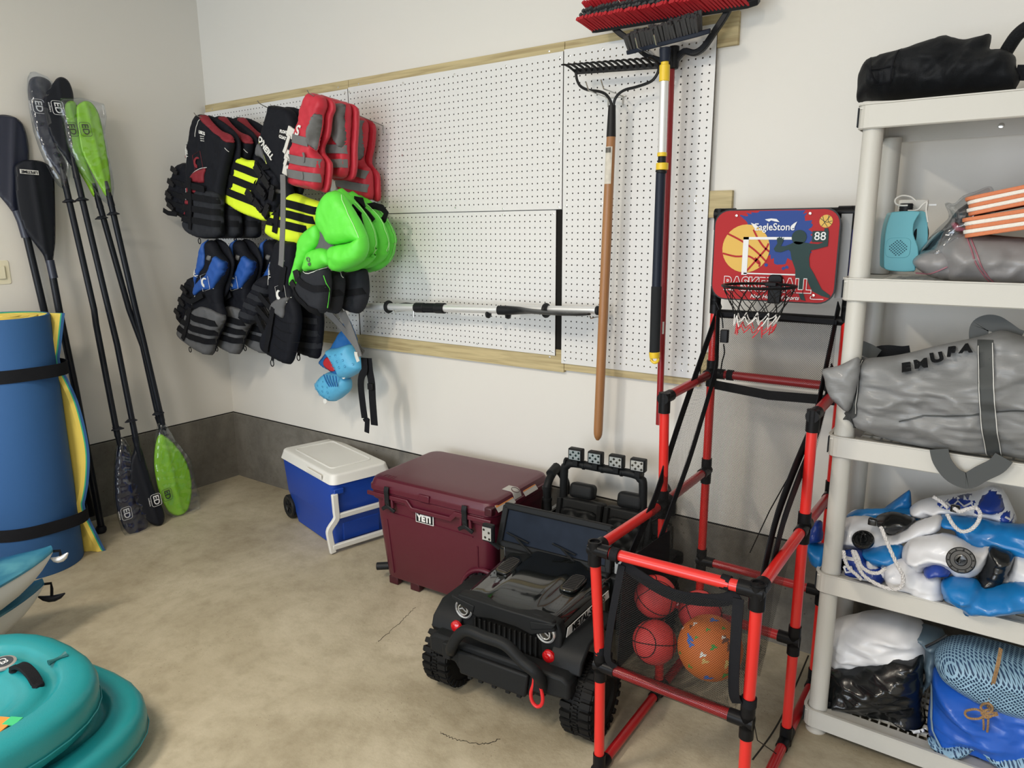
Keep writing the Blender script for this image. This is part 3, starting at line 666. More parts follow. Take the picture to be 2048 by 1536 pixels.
def white_kayak(tip, label, tog):
    tip = Vector(tip); t = thing('kayak', label, 'kayak', (tip.x, tip.y, 0)); ax = Vector((-0.10, -0.995, 0)).normalized(); sd = Vector((ax.y, -ax.x, 0)) * -1
    deck = []; hull = []
    for k in range(22):
        q = k / 21; s_ = 1.9 * q ** 1.6; w_ = 0.016 + 0.31 * (1 - math.exp(-s_ / 0.42)); zg = tip.z - 0.035 * min(1, s_ / 0.5) + 0.012 * math.exp(-s_ / 0.05)
        dep = 0.012 + 0.150 * (1 - math.exp(-s_ / 0.13)); cr = 0.012 + 0.032 * (1 - math.exp(-s_ / 0.25)); P = tip + ax * s_
        row = []
        for j in range(13):
            a = -1 + 2 * j / 12; z = zg + cr * (1 - abs(a) ** 2.2) 
            row.append(P + sd * (a * w_) + Vector((0, 0, z - tip.z)))
        row += [P + sd * w_ + Vector((0, 0, zg - tip.z - 0.008)), P - sd * w_ + Vector((0, 0, zg - tip.z - 0.008))]
        deck.append(row); row = []
        for j in range(13):
            a = PI * j / 12; x = math.cos(a); z = zg - 0.006 - dep * math.sin(a) ** 0.8
            row.append(P + sd * (x * (w_ - 0.004)) + Vector((0, 0, z - tip.z)))
        hull.append(row)
    MB().ring_loft(deck).build('deck', M_deck, t, ang=60); MB().ring_loft(hull).build('hull', M_hullw, t, ang=60)
    # raised hatch rib
    c = tip + ax * 0.36 + Vector((0, 0, 0.018)); MB().tube([c + sd * (0.11 * math.cos(a)) + ax * (0.07 * math.sin(a)) for a in [2 * PI * i / 24 for i in range(24)]], 0.007, 6, closed=True).build('hatch_rim', M_deck, t)
    e = tip - ax * 0.012 + Vector((0, 0, 0.004))
    MB().lathe([(0.012, -0.014), (0.016, -0.006), (0.016, 0.008), (0.009, 0.014)], e + ax * 0.03, tuple(ax), 14).build('bow_fitting', mat('fitting_white', (0.7, 0.7, 0.68), 0.3) if tog else M_pblk, t)
    e2 = e + Vector((0.012, 0.006, -0.030 if tog else -0.060)); MB().tube([e + ax * 0.03, e + Vector((0.012, 0.010, -0.006)), e + Vector((0.012, 0.010, -0.03)), e2], 0.0055, 8).build('cord', M_web, t)
    hm = M_alu if tog else M_pblk; hd = Vector((0.62, 0.78, 0.0 if not tog else 0.22)).normalized()
    tl = 0.030 if tog else 0.046
    pts = [e2 + hd * (x * tl) + Vector((0, 0, 0.016 * x * x - 0.01)) for x in (-1, -0.6, -0.2, 0.2, 0.6, 1)]
    MB().tube(pts, [0.003, 0.010, 0.013, 0.013, 0.010, 0.003], 10).build('toggle_handle', hm, t)
    rebase(t)
white_kayak((1.055, -1.505, 0.345), 'upper white-hulled kayak with mottled blue deck, bow pointing at the foam roll', True)
white_kayak((0.955, -1.515, 0.185), 'lower white-hulled kayak, black toggle handle hanging from its bow', False)
# ------------------------------------------------------------------ life jackets on peg hooks
M_vblk = mat('vest_black', (0.0065, 0.0075, 0.012), 0.7, bump=0.15, bscale=400)
M_vgry = mat('vest_grey', (0.105, 0.108, 0.115), 0.75, bump=0.15, bscale=400)
M_vdgr = mat('vest_dark_grey', (0.022, 0.024, 0.030), 0.75, bump=0.15, bscale=400)
M_vred = mat('vest_dark_red', (0.22, 0.012, 0.022), 0.7, bump=0.15, bscale=400)
M_vneo = mat('vest_neon_yellow', (0.78, 0.98, 0.03), 0.65, bump=0.1, bscale=400)
M_vblu = mat('vest_blue', (0.015, 0.085, 0.36), 0.6, bump=0.1, bscale=400)
M_vcrm = mat('vest_crimson', (0.50, 0.015, 0.035), 0.55, bump=0.1, bscale=400, sheen=0.1)
M_vgrn = mat('vest_lime', (0.12, 0.74, 0.055), 0.5, bump=0.08, bscale=400)
M_strg = mat('webbing_grey', (0.155, 0.155, 0.155), 0.7, bump=0.3, bscale=700)
M_pipe = mat('piping_white', (0.75, 0.75, 0.72), 0.6); M_bkl = mat('buckle_black', (0.012, 0.012, 0.014), 0.35)
M_bklw = mat('buckle_white', (0.65, 0.64, 0.60), 0.4)
class Vest:
    def __init__(s, y, label, group, px0):
        s.fr = FY(y); s.y = y; b = PY(y, *px0); s.t = thing('life_jacket', label, 'life jacket', (b.x, y, b.z), group=group); s.L = None
    def puff(s, name, pts, m, T=0.03, lift=0.0, wr=0.004, w=0.03, Tb=None, ws=12, seed=1, cell=0.0075, smooth=3, **k):
        bs = k.pop('base', None)
        if bs is None and lift >= 0.02 and name != 'head_pillow': bs = s.base
        if bs is not None: lift = 0.0026
        p = Puff(s.fr, [s.fr.hit(*q) for q in pts], base=bs, T=T, Tb=Tb, w=w, wr=wr, ws=ws, seed=seed, cell=cell, lift=lift, smooth=smooth, **k)
        p.build(name, m, s.t)
        if name in ('front_panel', 'strap_cluster', 'wing_panel', 'chest_panel') or (name == 'lower_panel' and bs is None): s.base = p
        return p
    def strap(s, p, pts, width, m, name='strap', **k): return p.strap(name, [s.fr.hit(*q) for q in pts], width, m, s.t, **k)
    def pipe(s, p, pts, r=0.0016, m=None):
        P = spline([s.fr.hit(*q) for q in pts], 3, False); MB().tube([s.fr.pt(a, b, p.height(a, b) + 0.002) for a, b in P], r, 5).build('piping', m or M_pipe, s.t)
    def text(s, p, txt, a, b, size, m, **k):
        A, B = s.fr.hit(*a), s.fr.hit(*b); d = Vector((B[0] - A[0], B[1] - A[1])).normalized(); c = ((A[0] + B[0]) / 2, (A[1] + B[1]) / 2)
        u = s.fr.u * d.x + s.fr.v * d.y; h = max(p.height(*A), p.height(*B), p.height(*c)) + 0.003
        return drape(letters(txt, s.fr.pt(*c, h), u, s.fr.n.cross(u), size, m, s.t, **k), p, 0.003)
    def wave(s, p, c, size, m):
        """the wave emblem: a crescent inside a tilted square outline"""
        a, b = s.fr.hit(*c); h = p.height(a, b) + 0.004; O = s.fr.pt(a, b, h); u = (s.fr.u + s.fr.v * 0.25).normalized(); v = s.fr.n.cross(u)
        P = [O + u * (size * x) + v * (size * y) for x, y in ((-0.45, -0.6), (0.5, -0.6), (0.6, 0.6), (-0.35, 0.6))]
        MB().tube(P, 0.0009, 4, closed=True).build('emblem_frame', m, s.t)
        o = [(0.42 * math.cos(q), 0.36 * math.sin(q)) for q in np.linspace(0.5, 4.4, 14)] + [(0.05 + 0.24 * math.cos(q), 0.03 + 0.20 * math.sin(q)) for q in np.linspace(4.2, 0.9, 12)]
        MB().prism([(x * size, y * size) for x, y in o], O, u, v, s.fr.n, 0.0012).build('emblem', m, s.t, smooth=False)
    def buckle(s, p, c, w_, h_, ang, m=None, lift=0.0):
        a, b = s.fr.hit(*c); O = s.fr.pt(a, b, p.height(a, b) + 0.009 + lift); M_ = Matrix.Rotation(ang, 3, s.fr.n)
        mb = MB(); R3 = M_ @ Matrix((s.fr.u, s.fr.v, s.fr.n)).transposed()
        mb.box(O, (w_, h_, 0.010), R3); mb.box(O + R3 @ Vector((w_ * 0.55, 0, 0)), (w_ * 0.5, h_ * 0.7, 0.012), R3)
        mb.build('buckle', m or M_bkl, s.t, bevel=0.002)
    def rib(s, pts, width, m, name='strap', th=0.003, h=0.03):
        MB().tube([s.fr.pt(*s.fr.hit(*q), h) for q in pts], 0, flat=(width, th), up=tuple(s.fr.n)).build(name, m, s.t)
    def ring(s, c, r=0.014, h=0.02):
        a, b = s.fr.hit(*c); MB().tube([s.fr.pt(a + r * 0.8 * math.cos(q), b + r * math.sin(q), h) for q in [2 * PI * i / 14 for i in range(14)]], 0.0026, 6, closed=True).build('loop', M_bkl, s.t)
def straps4(v, p, rows, width, m, **k):
    for r in rows: v.strap(p, r, width, m, **k)
# ---- three black and red jackets (upper left)
v = Vest(-0.33, 'front black and dark red life jacket in the corner, red wave emblem on its chest', 'black and red life jackets', (405, 232))
sd = v.puff('side_panel', Z4([(140, 650), (200, 640), (250, 700), (262, 800), (260, 900), (258, 1000), (240, 1100), (190, 1090), (120, 1040), (55, 950), (62, 860), (95, 740)]), M_vblk, T=0.03, lift=-0.015, wr=0.010, ws=20)
for r in ([(95, 780), (250, 830)], [(70, 870), (245, 930)], [(62, 950), (240, 1010)], [(80, 1030), (235, 1090)]): v.strap(sd, Z4(r), 0.028, M_web)
for c in ((150, 700), (120, 800), (105, 900), (120, 990)): v.buckle(sd, Z4([c])[0], 0.05, 0.028, -0.5)
v.rib(Z4([(70, 1025), (110, 1050), (180, 1060)]), 0.025, M_web)
back = v.puff('back_panel', Z4([(330, 250), (420, 265), (520, 330), (590, 400), (620, 500), (600, 700), (560, 900), (400, 900), (300, 700), (290, 400)]), M_vblk, T=0.01, Tb=0.01, lift=-0.030)
p = v.puff('front_panel', Z4([(315, 248), (350, 243), (395, 265), (445, 340), (520, 400), (590, 440), (606, 500), (585, 600), (560, 700), (540, 800), (525, 900), (518, 1050), (522, 1160), (515, 1248), (430, 1258), (340, 1256), (270, 1220), (232, 1165), (236, 1050), (245, 900), (240, 720), (243, 560), (258, 450), (285, 330)]), M_vblk, T=0.036, wr=0.006, w=0.035)
v.puff('lower_panel', Z4([(340, 885), (420, 870), (520, 890), (522, 1050), (525, 1160), (515, 1245), (430, 1255), (340, 1252), (272, 1218), (236, 1160), (240, 1110), (330, 1120)]), M_vdgr, T=0.010, lift=0.035, w=0.015, wr=0.002)
v.puff('red_panel', Z4([(435, 684), (420, 740), (415, 805), (340, 800), (290, 790), (305, 750), (350, 710)]), M_vred, T=0.008, lift=0.034, w=0.012, wr=0.001)
v.puff('shoulder_trim', Z4([(352, 246), (395, 252), (440, 310), (510, 375), (580, 405), (605, 440), (610, 475), (580, 470), (540, 435), (480, 395), (420, 335), (378, 285)]), M_vred, T=0.008, lift=0.030, w=0.012, wr=0.001)
v.puff('side_trim', Z4([(248, 520), (255, 600), (245, 610), (225, 600), (230, 560)]), M_vred, T=0.006, lift=0.012, w=0.01, wr=0)
for q in ([(270, 845), (285, 840), (370, 870), (360, 890), (275, 885)], [(252, 940), (295, 950), (290, 985), (250, 980)], [(242, 1035), (262, 1040), (258, 1065), (242, 1060)]): v.puff('red_panel', Z4(q), M_vred, T=0.006, lift=0.036, w=0.008, wr=0, smooth=1)
straps4(v, p, [Z4([(285, 815), (440, 860)]), Z4([(262, 905), (520, 950)]), Z4([(248, 1000), (520, 1045)]), Z4([(240, 1090), (520, 1140)])], 0.032, M_web, off=0.0155)
v.strap(p, Z4([(322, 762), (328, 950), (322, 1182)]), 0.030, M_web, off=0.019)
for c in ((322, 830), (318, 920), (318, 1020)): v.buckle(p, Z4([c])[0], 0.012, 0.012, 0, M_bkl)
v.pipe(p, Z4([(378, 290), (352, 350), (345, 430)])); v.pipe(p, Z4([(438, 680), (380, 690), (330, 725), (300, 760), (288, 792)])); v.pipe(p, Z4([(250, 505), (252, 560), (248, 640)])); v.pipe(p, Z4([(238, 1120), (233, 1165), (236, 1185)])); v.pipe(p, Z4([(580, 520), (592, 550)])); v.pipe(p, Z4([(268, 850), (262, 930), (245, 1030)]))
v.text(p, "O'NEILL", Z4([(262, 490)])[0], Z4([(275, 570)])[0], 0.024, M_pipe, bold=0.0006, shear=0.3); v.wave(p, Z4([(365, 640)])[0], 0.075, M_vred)
v.text(p, 'USCG', Z4([(375, 390)])[0], Z4([(435, 410)])[0], 0.020, M_pipe, th=0.0006, bold=0.001)
for k, dy in enumerate((0, 18, 36)): v.text(p, 'approved', Z4([(375, 420 + dy)])[0], Z4([(432, 432 + dy)])[0], 0.009, M_pipe, th=0.0005)
v.ring(Z4([(352, 1278)])[0]); rebase(v.t)
vA = v.t
a = copy_tree(vA, (0.03, 0.085, 0.0), 'second black and red life jacket, mostly behind the front one of its hook'); a = copy_tree(vA, (0.075, 0.165, 0.0), 'rearmost black and red life jacket, against the pegboard behind two others')
# ---- blue jackets (lower left)
v = Vest(-0.33, 'front royal blue and grey life jacket with white wave emblem, lower left', 'blue and grey life jackets', Z5([(400, 80)])[0])
sd = v.puff('side_panel', Z5([(205, 350), (260, 370), (275, 470), (240, 560), (205, 640), (180, 720), (150, 690), (122, 630), (130, 570), (165, 450)]), M_vblk, T=0.03, lift=-0.015, wr=0.010, ws=20)
for r in ([(190, 400), (270, 440)], [(165, 480), (262, 520)], [(140, 560), (235, 610)], [(130, 620), (210, 680)]): v.strap(sd, Z5(r), 0.028, M_web)
for c in ((205, 430), (180, 520), (150, 600)): v.buckle(sd, Z5([c])[0], 0.05, 0.028, -0.6)
back = v.puff('back_panel', Z5([(350, 80), (440, 90), (500, 200), (500, 300), (440, 500), (330, 450), (310, 250)]), M_vblk, T=0.01, Tb=0.01, lift=-0.030)
p = v.puff('front_panel', Z5([(345, 90), (400, 80), (440, 150), (500, 230), (495, 330), (460, 430), (460, 540), (485, 620), (470, 700), (425, 800), (385, 915), (290, 875), (185, 795), (160, 745), (175, 700), (235, 590), (275, 480), (285, 360), (310, 220)]), M_vblk, T=0.036, wr=0.006, w=0.035)
pb1 = v.puff('blue_panel', Z5([(338, 82), (370, 85), (372, 250), (345, 300), (320, 350), (270, 440), (255, 400), (280, 280), (310, 170)]), M_vblu, T=0.010, lift=0.030, w=0.02, wr=0.002)
pb2 = v.puff('blue_panel', Z5([(440, 195), (470, 205), (503, 245), (490, 330), (455, 390), (430, 428), (350, 440), (300, 478), (268, 445), (300, 400), (350, 350), (395, 310)]), M_vblu, T=0.012, lift=0.036, w=0.025, wr=0.003)
v.puff('lower_panel', Z5([(310, 572), (350, 555), (420, 575), (487, 625), (470, 700), (425, 800), (388, 912), (290, 872), (185, 792), (163, 745), (178, 715), (232, 600), (270, 590)]), M_vgry, T=0.012, lift=0.036, w=0.02, wr=0.002)
straps4(v, p, [Z5([(250, 590), (320, 640), (465, 680)]), Z5([(215, 650), (300, 710), (450, 750)]), Z5([(190, 700), (280, 770), (430, 815)])], 0.034, M_web, off=0.0185)
v.strap(p, Z5([(295, 560), (270, 680), (240, 790)]), 0.03, M_web, off=0.022)
v.rib(Z5([(230, 480), (290, 520), (330, 500), (380, 470)]), 0.028, M_web, h=0.055)
v.pipe(p, Z5([(438, 425), (360, 430), (310, 465), (290, 500), (230, 600)])); v.pipe(p, Z5([(230, 600), (195, 665)])); v.pipe(p, Z5([(295, 235), (290, 330)]))
v.wave(pb2, Z5([(388, 380)])[0], 0.07, M_pipe); v.text(pb1, "O'NEILL", Z5([(292, 250)])[0], Z5([(322, 325)])[0], 0.024, M_pipe, bold=0.0008, shear=0.3)
v.puff('label', Z5([(395, 180), (425, 190), (415, 225), (385, 215)]), M_strg, T=0.004, lift=0.03, w=0.004, wr=0, smooth=1)
v.ring(Z5([(245, 872)])[0]); rebase(v.t); vF = v.t
copy_tree(vF, (0.10, 0.10, 0.0), 'second royal blue and grey life jacket, between two of its kind'); copy_tree(vF, (0.22, 0.20, 0.0), 'rearmost royal blue and grey life jacket, half hidden by black straps')
# ---- neon and black jacket
v = Vest(-0.30, 'black life jacket with neon yellow striped panels spread to both sides', None, Z4([(1000, 175)])[0])
back = v.puff('back_panel', Z4([(915, 180), (1080, 190), (1150, 320), (1120, 600), (1080, 900), (940, 850), (860, 600), (870, 350)]), M_vblk, T=0.01, Tb=0.03, lift=-0.05)
nl = v.puff('wing_panel', Z4([(622, 585), (700, 612), (765, 618), (812, 665), (815, 780), (850, 830), (845, 900), (860, 1000), (862, 1112), (750, 1085), (640, 1040), (540, 975), (475, 932), (490, 890), (530, 800), (570, 700), (600, 640)]), M_vneo, T=0.020, lift=-0.01, w=0.02, wr=0.002)
for r in ([(598, 652), (700, 690), (815, 735)], [(562, 752), (680, 800), (805, 850)], [(515, 852), (640, 905), (800, 965)]): v.strap(nl, Z4(r), 0.036, M_web)
up = v.puff('front_panel', Z4([(915, 168), (1000, 178), (1085, 205), (1125, 300), (1130, 470), (1110, 640), (1085, 780), (1100, 900), (1130, 960), (1060, 960), (1010, 820), (930, 700), (880, 640), (830, 600), (822, 560), (845, 430), (880, 290), (905, 200)]), M_vblk, T=0.036, w=0.035, wr=0.005)
lo = v.puff('lower_panel', Z4([(1060, 905), (1120, 888), (1220, 925), (1330, 968), (1330, 1050), (1290, 1160), (1230, 1240), (1160, 1312), (1060, 1300), (960, 1270), (892, 1225), (888, 1180), (900, 1120), (950, 1040), (1020, 975)]), M_vneo, T=0.040, w=0.04, wr=0.003)
for r in ([(1000, 950), (1150, 985), (1325, 1035)], [(960, 1030), (1130, 1065), (1300, 1110)], [(920, 1110), (1080, 1145), (1250, 1185)]): v.strap(lo, Z4(r), 0.036, M_web, off=0.003)
v.strap(lo, Z4([(1035, 960), (1020, 1080), (1005, 1210)]), 0.034, M_web, off=0.006)
mid = v.puff('strap_cluster', Z4([(790, 590), (850, 600), (890, 640), (985, 740), (1000, 830), (1000, 950), (960, 1050), (925, 1090), (885, 1112), (845, 1040), (800, 1010), (740, 960), (760, 870), (810, 800), (820, 700)]), M_vblk, T=0.03, w=0.03, wr=0.014, ws=26)
for r in ([(830, 640), (950, 790)], [(800, 800), (930, 930)], [(780, 890), (900, 1030)], [(900, 600), (920, 700)]): v.strap(mid, Z4(r), 0.034, M_web, off=0.012)
for c, a in (((870, 700), -0.9), ((930, 790), -0.9), ((890, 860), -0.7), ((800, 900), -0.7), ((860, 980), -0.8), ((930, 1040), 0.9), ((985, 900), 1.2)): v.buckle(mid, Z4([c])[0], 0.055, 0.034, a, lift=0.008)
for c in ((1035, 830), (1025, 935), (1010, 1035), (995, 1140)): v.buckle(lo, Z4([c])[0], 0.010, 0.010, 0, M_bkl, lift=0.006)
v.puff('neon_stripe', Z4([(985, 850), (1015, 865), (1010, 895), (985, 885)]), M_strg, T=0.006, lift=0.03, w=0.006, wr=0, smooth=1); v.puff('neon_stripe', Z4([(945, 1035), (990, 1060), (985, 1105), (925, 1085)]), M_vneo, T=0.006, lift=0.045, w=0.008, wr=0, smooth=1)
v.puff('grey_panel', Z4([(848, 480), (880, 500), (905, 570), (915, 640), (880, 600), (835, 590), (825, 560)]), M_vgry, T=0.008, lift=0.025, w=0.012, wr=0.001, base=up)
v.pipe(up, Z4([(850, 450), (880, 520), (905, 580), (918, 650)]), 0.0018, mat('piping_yellow', (0.7, 0.8, 0.2), 0.6)); v.pipe(lo, Z4([(1085, 745), (1050, 760), (1025, 790)]), 0.0018)
v.text(up, "O'NEILL", Z4([(875, 452)])[0], Z4([(965, 585)])[0], 0.040, M_pipe, bold=0.0015, shear=0.2)
v.puff('label', Z4([(1040, 372), (1115, 395), (1105, 470), (1020, 430)]), M_bkl, T=0.003, lift=0.043, w=0.003, wr=0, smooth=1, base=up)
v.text(up, 'FLOAT', Z4([(1040, 385)])[0], Z4([(1105, 400)])[0], 0.018, M_pipe, bold=0.001); v.text(up, 'COAT', Z4([(1030, 425)])[0], Z4([(1095, 450)])[0], 0.018, M_pipe, bold=0.001)
v.ring(Z4([(985, 1330)])[0]); rebase(v.t)
# ---- two black jackets below it
v = Vest(-0.33, 'front black life jacket with white emblem, hanging below the neon yellow one', 'plain black life jackets', Z5([(930, 90)])[0])
fl = v.puff('side_panel', Z5([(690, 400), (740, 340), (800, 335), (830, 370), (800, 450), (760, 560), (725, 640), (660, 695), (610, 670), (585, 630), (630, 520)]), M_vblk, T=0.035, lift=-0.01, wr=0.010, ws=18)
for r in ([(690, 400), (800, 450)], [(660, 460), (790, 520)], [(630, 530), (760, 590)], [(600, 600), (730, 650)]): v.strap(fl, Z5(r), 0.03, M_vdgr)
for r in ([(760, 470), (870, 600)], [(740, 560), (850, 690)], [(735, 620), (800, 760)]): v.rib(Z5(r), 0.030, M_web, h=0.03)
for c in ((800, 530), (770, 600), (760, 690)): v.buckle(fl, Z5([c])[0], 0.05, 0.03, -0.9)
back = v.puff('back_panel', Z5([(850, 90), (1010, 95), (1010, 300), (1000, 500), (900, 550), (830, 400)]), M_vblk, T=0.01, Tb=0.03, lift=-0.04)
p = v.puff('front_panel', Z5([(865, 85), (935, 82), (1000, 100), (1010, 200), (990, 330), (975, 420), (1000, 490), (1030, 600), (1030, 720), (1005, 850), (975, 960), (940, 982), (850, 940), (770, 885), (752, 820), (765, 760), (800, 680), (840, 590), (820, 500), (815, 380), (830, 230)]), M_vblk, T=0.036, w=0.035, wr=0.004)
v.puff('grey_panel', Z5([(990, 488), (960, 560), (950, 640), (880, 600), (845, 580), (860, 540), (900, 505)]), M_vgry, T=0.010, lift=0.036, w=0.015, wr=0.001)
for y0 in (620, 690, 760, 830): v.pipe(p, Z5([(880, y0), (940, y0 + 45), (1025, y0 + 62)]), 0.0012, M_bkl)
v.strap(p, Z5([(885, 560), (860, 720), (830, 880)]), 0.032, M_web, off=0.010); v.strap(p, Z5([(960, 260), (935, 440)]), 0.034, M_web, off=0.006)
v.pipe(p, Z5([(992, 490), (920, 500), (865, 535), (848, 565)])); v.pipe(p, Z5([(822, 250), (826, 400)])); v.pipe(p, Z5([(835, 610), (800, 690), (765, 780), (755, 840)])); v.pipe(p, Z5([(925, 190), (960, 225)])); v.pipe(p, Z5([(925, 215), (950, 240)]))
v.wave(p, Z5([(930, 470)])[0], 0.075, M_pipe); v.text(p, "O'NEILL", Z5([(826, 235)])[0], Z5([(850, 335)])[0], 0.026, M_pipe, bold=0.0008, shear=0.2)
v.rib(Z5([(850, 925), (847, 950)]), 0.02, M_web, h=0.02); v.ring(Z5([(845, 970)])[0], 0.016); rebase(v.t)
v2 = Vest(-0.20, 'rear black life jacket, to the right behind the one with the white emblem', 'plain black life jackets', Z5([(1080, 450)])[0])
p = v2.puff('front_panel', Z5([(1000, 440), (1080, 460), (1170, 540), (1195, 640), (1192, 760), (1175, 900), (1155, 942), (1090, 925), (1010, 880), (1000, 700)]), M_vblk, T=0.036, w=0.035, wr=0.006)
for y0 in (640, 730, 820): v2.strap(p, Z5([(1010, y0), (1185, y0 + 25)]), 0.03, M_vdgr)
v2.rib(Z5([(1040, 880), (1037, 915)]), 0.02, M_web, h=0.02); v2.ring(Z5([(1036, 930)])[0], 0.015); rebase(v2.t)
# ---- three crimson jackets
def crimson(y, label, body, arm, straps, top, seed, extra=None):
    v = Vest(y, label, 'crimson life jackets with grey straps', top); v.puff('back_panel', [(px + 4, py + 3) for px, py in body], M_vcrm, T=0.005, Tb=0.03, lift=-0.03, w=0.03)
    p = v.puff('front_panel', body, M_vcrm, T=0.036, w=0.025, wr=0.009, ws=13, seed=seed)
    v.puff('lining', arm, M_strg, T=0.017, lift=0.028, w=0.007, wr=0.002)
    v.pipe(p, arm + arm[:1], 0.0016, M_vcrm)
    for r in straps: v.strap(p, r, 0.036, M_strg, off=0.004, name='webbing_strap')
    if extra: extra(v, p)
    rebase(v.t); return v.t
def ex1(v, p):
    v.text(p, 'S', Z4([(1160, 385)])[0], Z4([(1205, 385)])[0], 0.058, M_pipe, bold=0.0015, shear=0.35)
    for c, a in (((1105, 395), -0.5), ((1085, 580), -0.4), ((1070, 700), -0.4)):
        v.buckle(p, Z4([c])[0], 0.045, 0.045, a, M_bklw, lift=0.012)
    v.rib(Z4([(1105, 420), (1075, 520), (1060, 560)]), 0.018, M_bklw, h=0.03); v.rib(Z4([(1085, 600), (1065, 660)]), 0.018, M_bklw, h=0.03)
    v.rib(Z4([(1090, 740), (1093, 900), (1090, 1100), (1082, 1300), (1076, 1434)]) + Z5([(955, 260)]), 0.034, M_strg, h=0.055, name='webbing_strap')
    v.strap(p, Z4([(1238, 560), (1242, 640)]), 0.012, M_strg, off=0.009); v.strap(p, Z4([(1235, 720), (1240, 780)]), 0.012, M_strg, off=0.009)
crimson(-0.40, 'front crimson life jacket with white script letter and white side buckles', Z4([(1240, 65), (1285, 72), (1345, 100), (1360, 180), (1335, 250), (1325, 350), (1310, 420), (1280, 480), (1275, 530), (1320, 590), (1338, 640), (1330, 760), (1305, 866), (1230, 845), (1085, 822), (1078, 740), (1090, 640), (1090, 560), (1112, 480), (1140, 360), (1165, 280), (1180, 180), (1215, 100)]),
    Z4([(1318, 240), (1336, 245), (1335, 330), (1312, 450), (1290, 540), (1258, 490), (1265, 420), (1290, 330)]), [Z4([(1108, 432), (1190, 455), (1262, 475)]), Z4([(1100, 605), (1220, 630), (1335, 645)]), Z4([(1085, 722), (1200, 745), (1330, 765)])], Z4([(1240, 65)])[0], 3, ex1)
crimson(-0.27, 'middle crimson life jacket, between the other two red ones', Z4([(1310, 80), (1370, 95), (1480, 128), (1550, 160), (1558, 300), (1545, 500), (1545, 640), (1522, 755), (1450, 765), (1330, 745), (1300, 600), (1310, 450), (1290, 300), (1290, 150)]),
    Z4([(1478, 175), (1545, 165), (1550, 300), (1535, 520), (1480, 450), (1440, 400), (1450, 280)]), [Z4([(1330, 375), (1400, 385), (1440, 400)]), Z4([(1310, 520), (1430, 530), (1545, 530)]), Z4([(1310, 635), (1420, 650), (1545, 645)])], Z4([(1420, 100)])[0], 5,
    lambda v, p: v.text(p, 'S', Z4([(1370, 310)])[0], Z4([(1400, 300)])[0], 0.07, M_strg, shear=0.35))
crimson(-0.12, 'rearmost crimson life jacket, lowest on the right against the pegboard', Z4([(1540, 235), (1600, 245), (1695, 300), (1692, 480), (1668, 620), (1728, 700), (1740, 820), (1735, 940), (1660, 915), (1560, 880), (1450, 850), (1440, 770), (1520, 700), (1530, 400)]),
    Z4([(1655, 315), (1690, 300), (1688, 470), (1662, 620), (1612, 560), (1630, 430)]), [Z4([(1530, 540), (1620, 555)]), Z4([(1530, 690), (1640, 715), (1730, 740)]), Z4([(1470, 795), (1600, 825), (1735, 850)])], Z4([(1600, 245)])[0], 7,
    lambda v, p: (v.buckle(p, Z4([(1472, 830)])[0], 0.03, 0.06, 0.1, M_bklw), v.text(p, 'l', Z4([(1555, 430)])[0], Z4([(1570, 500)])[0], 0.03, M_pipe)))
# ---- four lime green child jackets
v = Vest(-0.42, 'front lime green child life jacket with dark grey lower half', 'lime green child life jackets', Z4([(1440, 865)])[0])
P4 = v.puff('shoulder_panel', Z4([(1300, 1145), (1255, 1155), (1200, 1195), (1150, 1270), (1132, 1400)]) + Z5([(985, 270), (960, 380), (975, 415), (1010, 380), (1060, 250), (1110, 170), (1160, 110), (1180, 40)]), M_vgrn, T=0.030, w=0.03, wr=0.006, ws=14, seed=2)
gi = v.puff('lining', Z4([(1300, 1165), (1360, 1200), (1425, 1300), (1420, 1380), (1330, 1420), (1240, 1370), (1270, 1270)]), M_vgry, T=0.010, lift=-0.005, w=0.02, wr=0.006)
P1 = v.puff('head_pillow', Z4([(1436, 862), (1490, 885), (1545, 960), (1620, 1080), (1670, 1180), (1698, 1290), (1600, 1285), (1420, 1312), (1370, 1240), (1305, 1150), (1308, 1060), (1335, 960), (1380, 890)]), M_vgrn, T=0.050, w=0.05, wr=0.007, ws=9, seed=4)
P2 = v.puff('head_pillow', Z5([(1262, 125), (1330, 105), (1420, 85), (1500, 40), (1520, 75), (1525, 130), (1510, 190), (1470, 245), (1380, 290), (1290, 302), (1262, 210)]), M_vgrn, T=0.052, w=0.05, wr=0.012, ws=10, seed=6, lift=0.004)
P3 = v.puff('chest_panel', Z5([(1068, 268), (1080, 200), (1110, 150), (1180, 130), (1240, 145), (1268, 200), (1268, 260), (1225, 268), (1180, 298), (1120, 300), (1085, 310)]), M_vgrn, T=0.042, w=0.035, wr=0.006, seed=8)
G1 = v.puff('lower_panel', Z5([(1050, 300), (1120, 290), (1225, 272), (1245, 350), (1245, 430), (1230, 560), (1205, 608), (1140, 595), (1060, 540), (1010, 450), (1035, 370)]), M_vdgr, T=0.045, w=0.04, wr=0.006, seed=9)
v.puff('side_edge', Z5([(985, 400), (1020, 370), (1050, 420), (1020, 450)]), M_vgrn, T=0.02, w=0.02, wr=0.002)
v.strap(G1, Z5([(1050, 330), (1110, 390), (1180, 425), (1245, 425)]), 0.030, M_web, off=0.004); v.strap(G1, Z5([(1010, 400), (1070, 500), (1140, 570), (1200, 600)]), 0.034, M_web, off=0.006)
v.buckle(G1, Z5([(1058, 330)])[0], 0.03, 0.05, 0.3); v.buckle(G1, Z5([(1030, 410)])[0], 0.06, 0.03, -0.9)
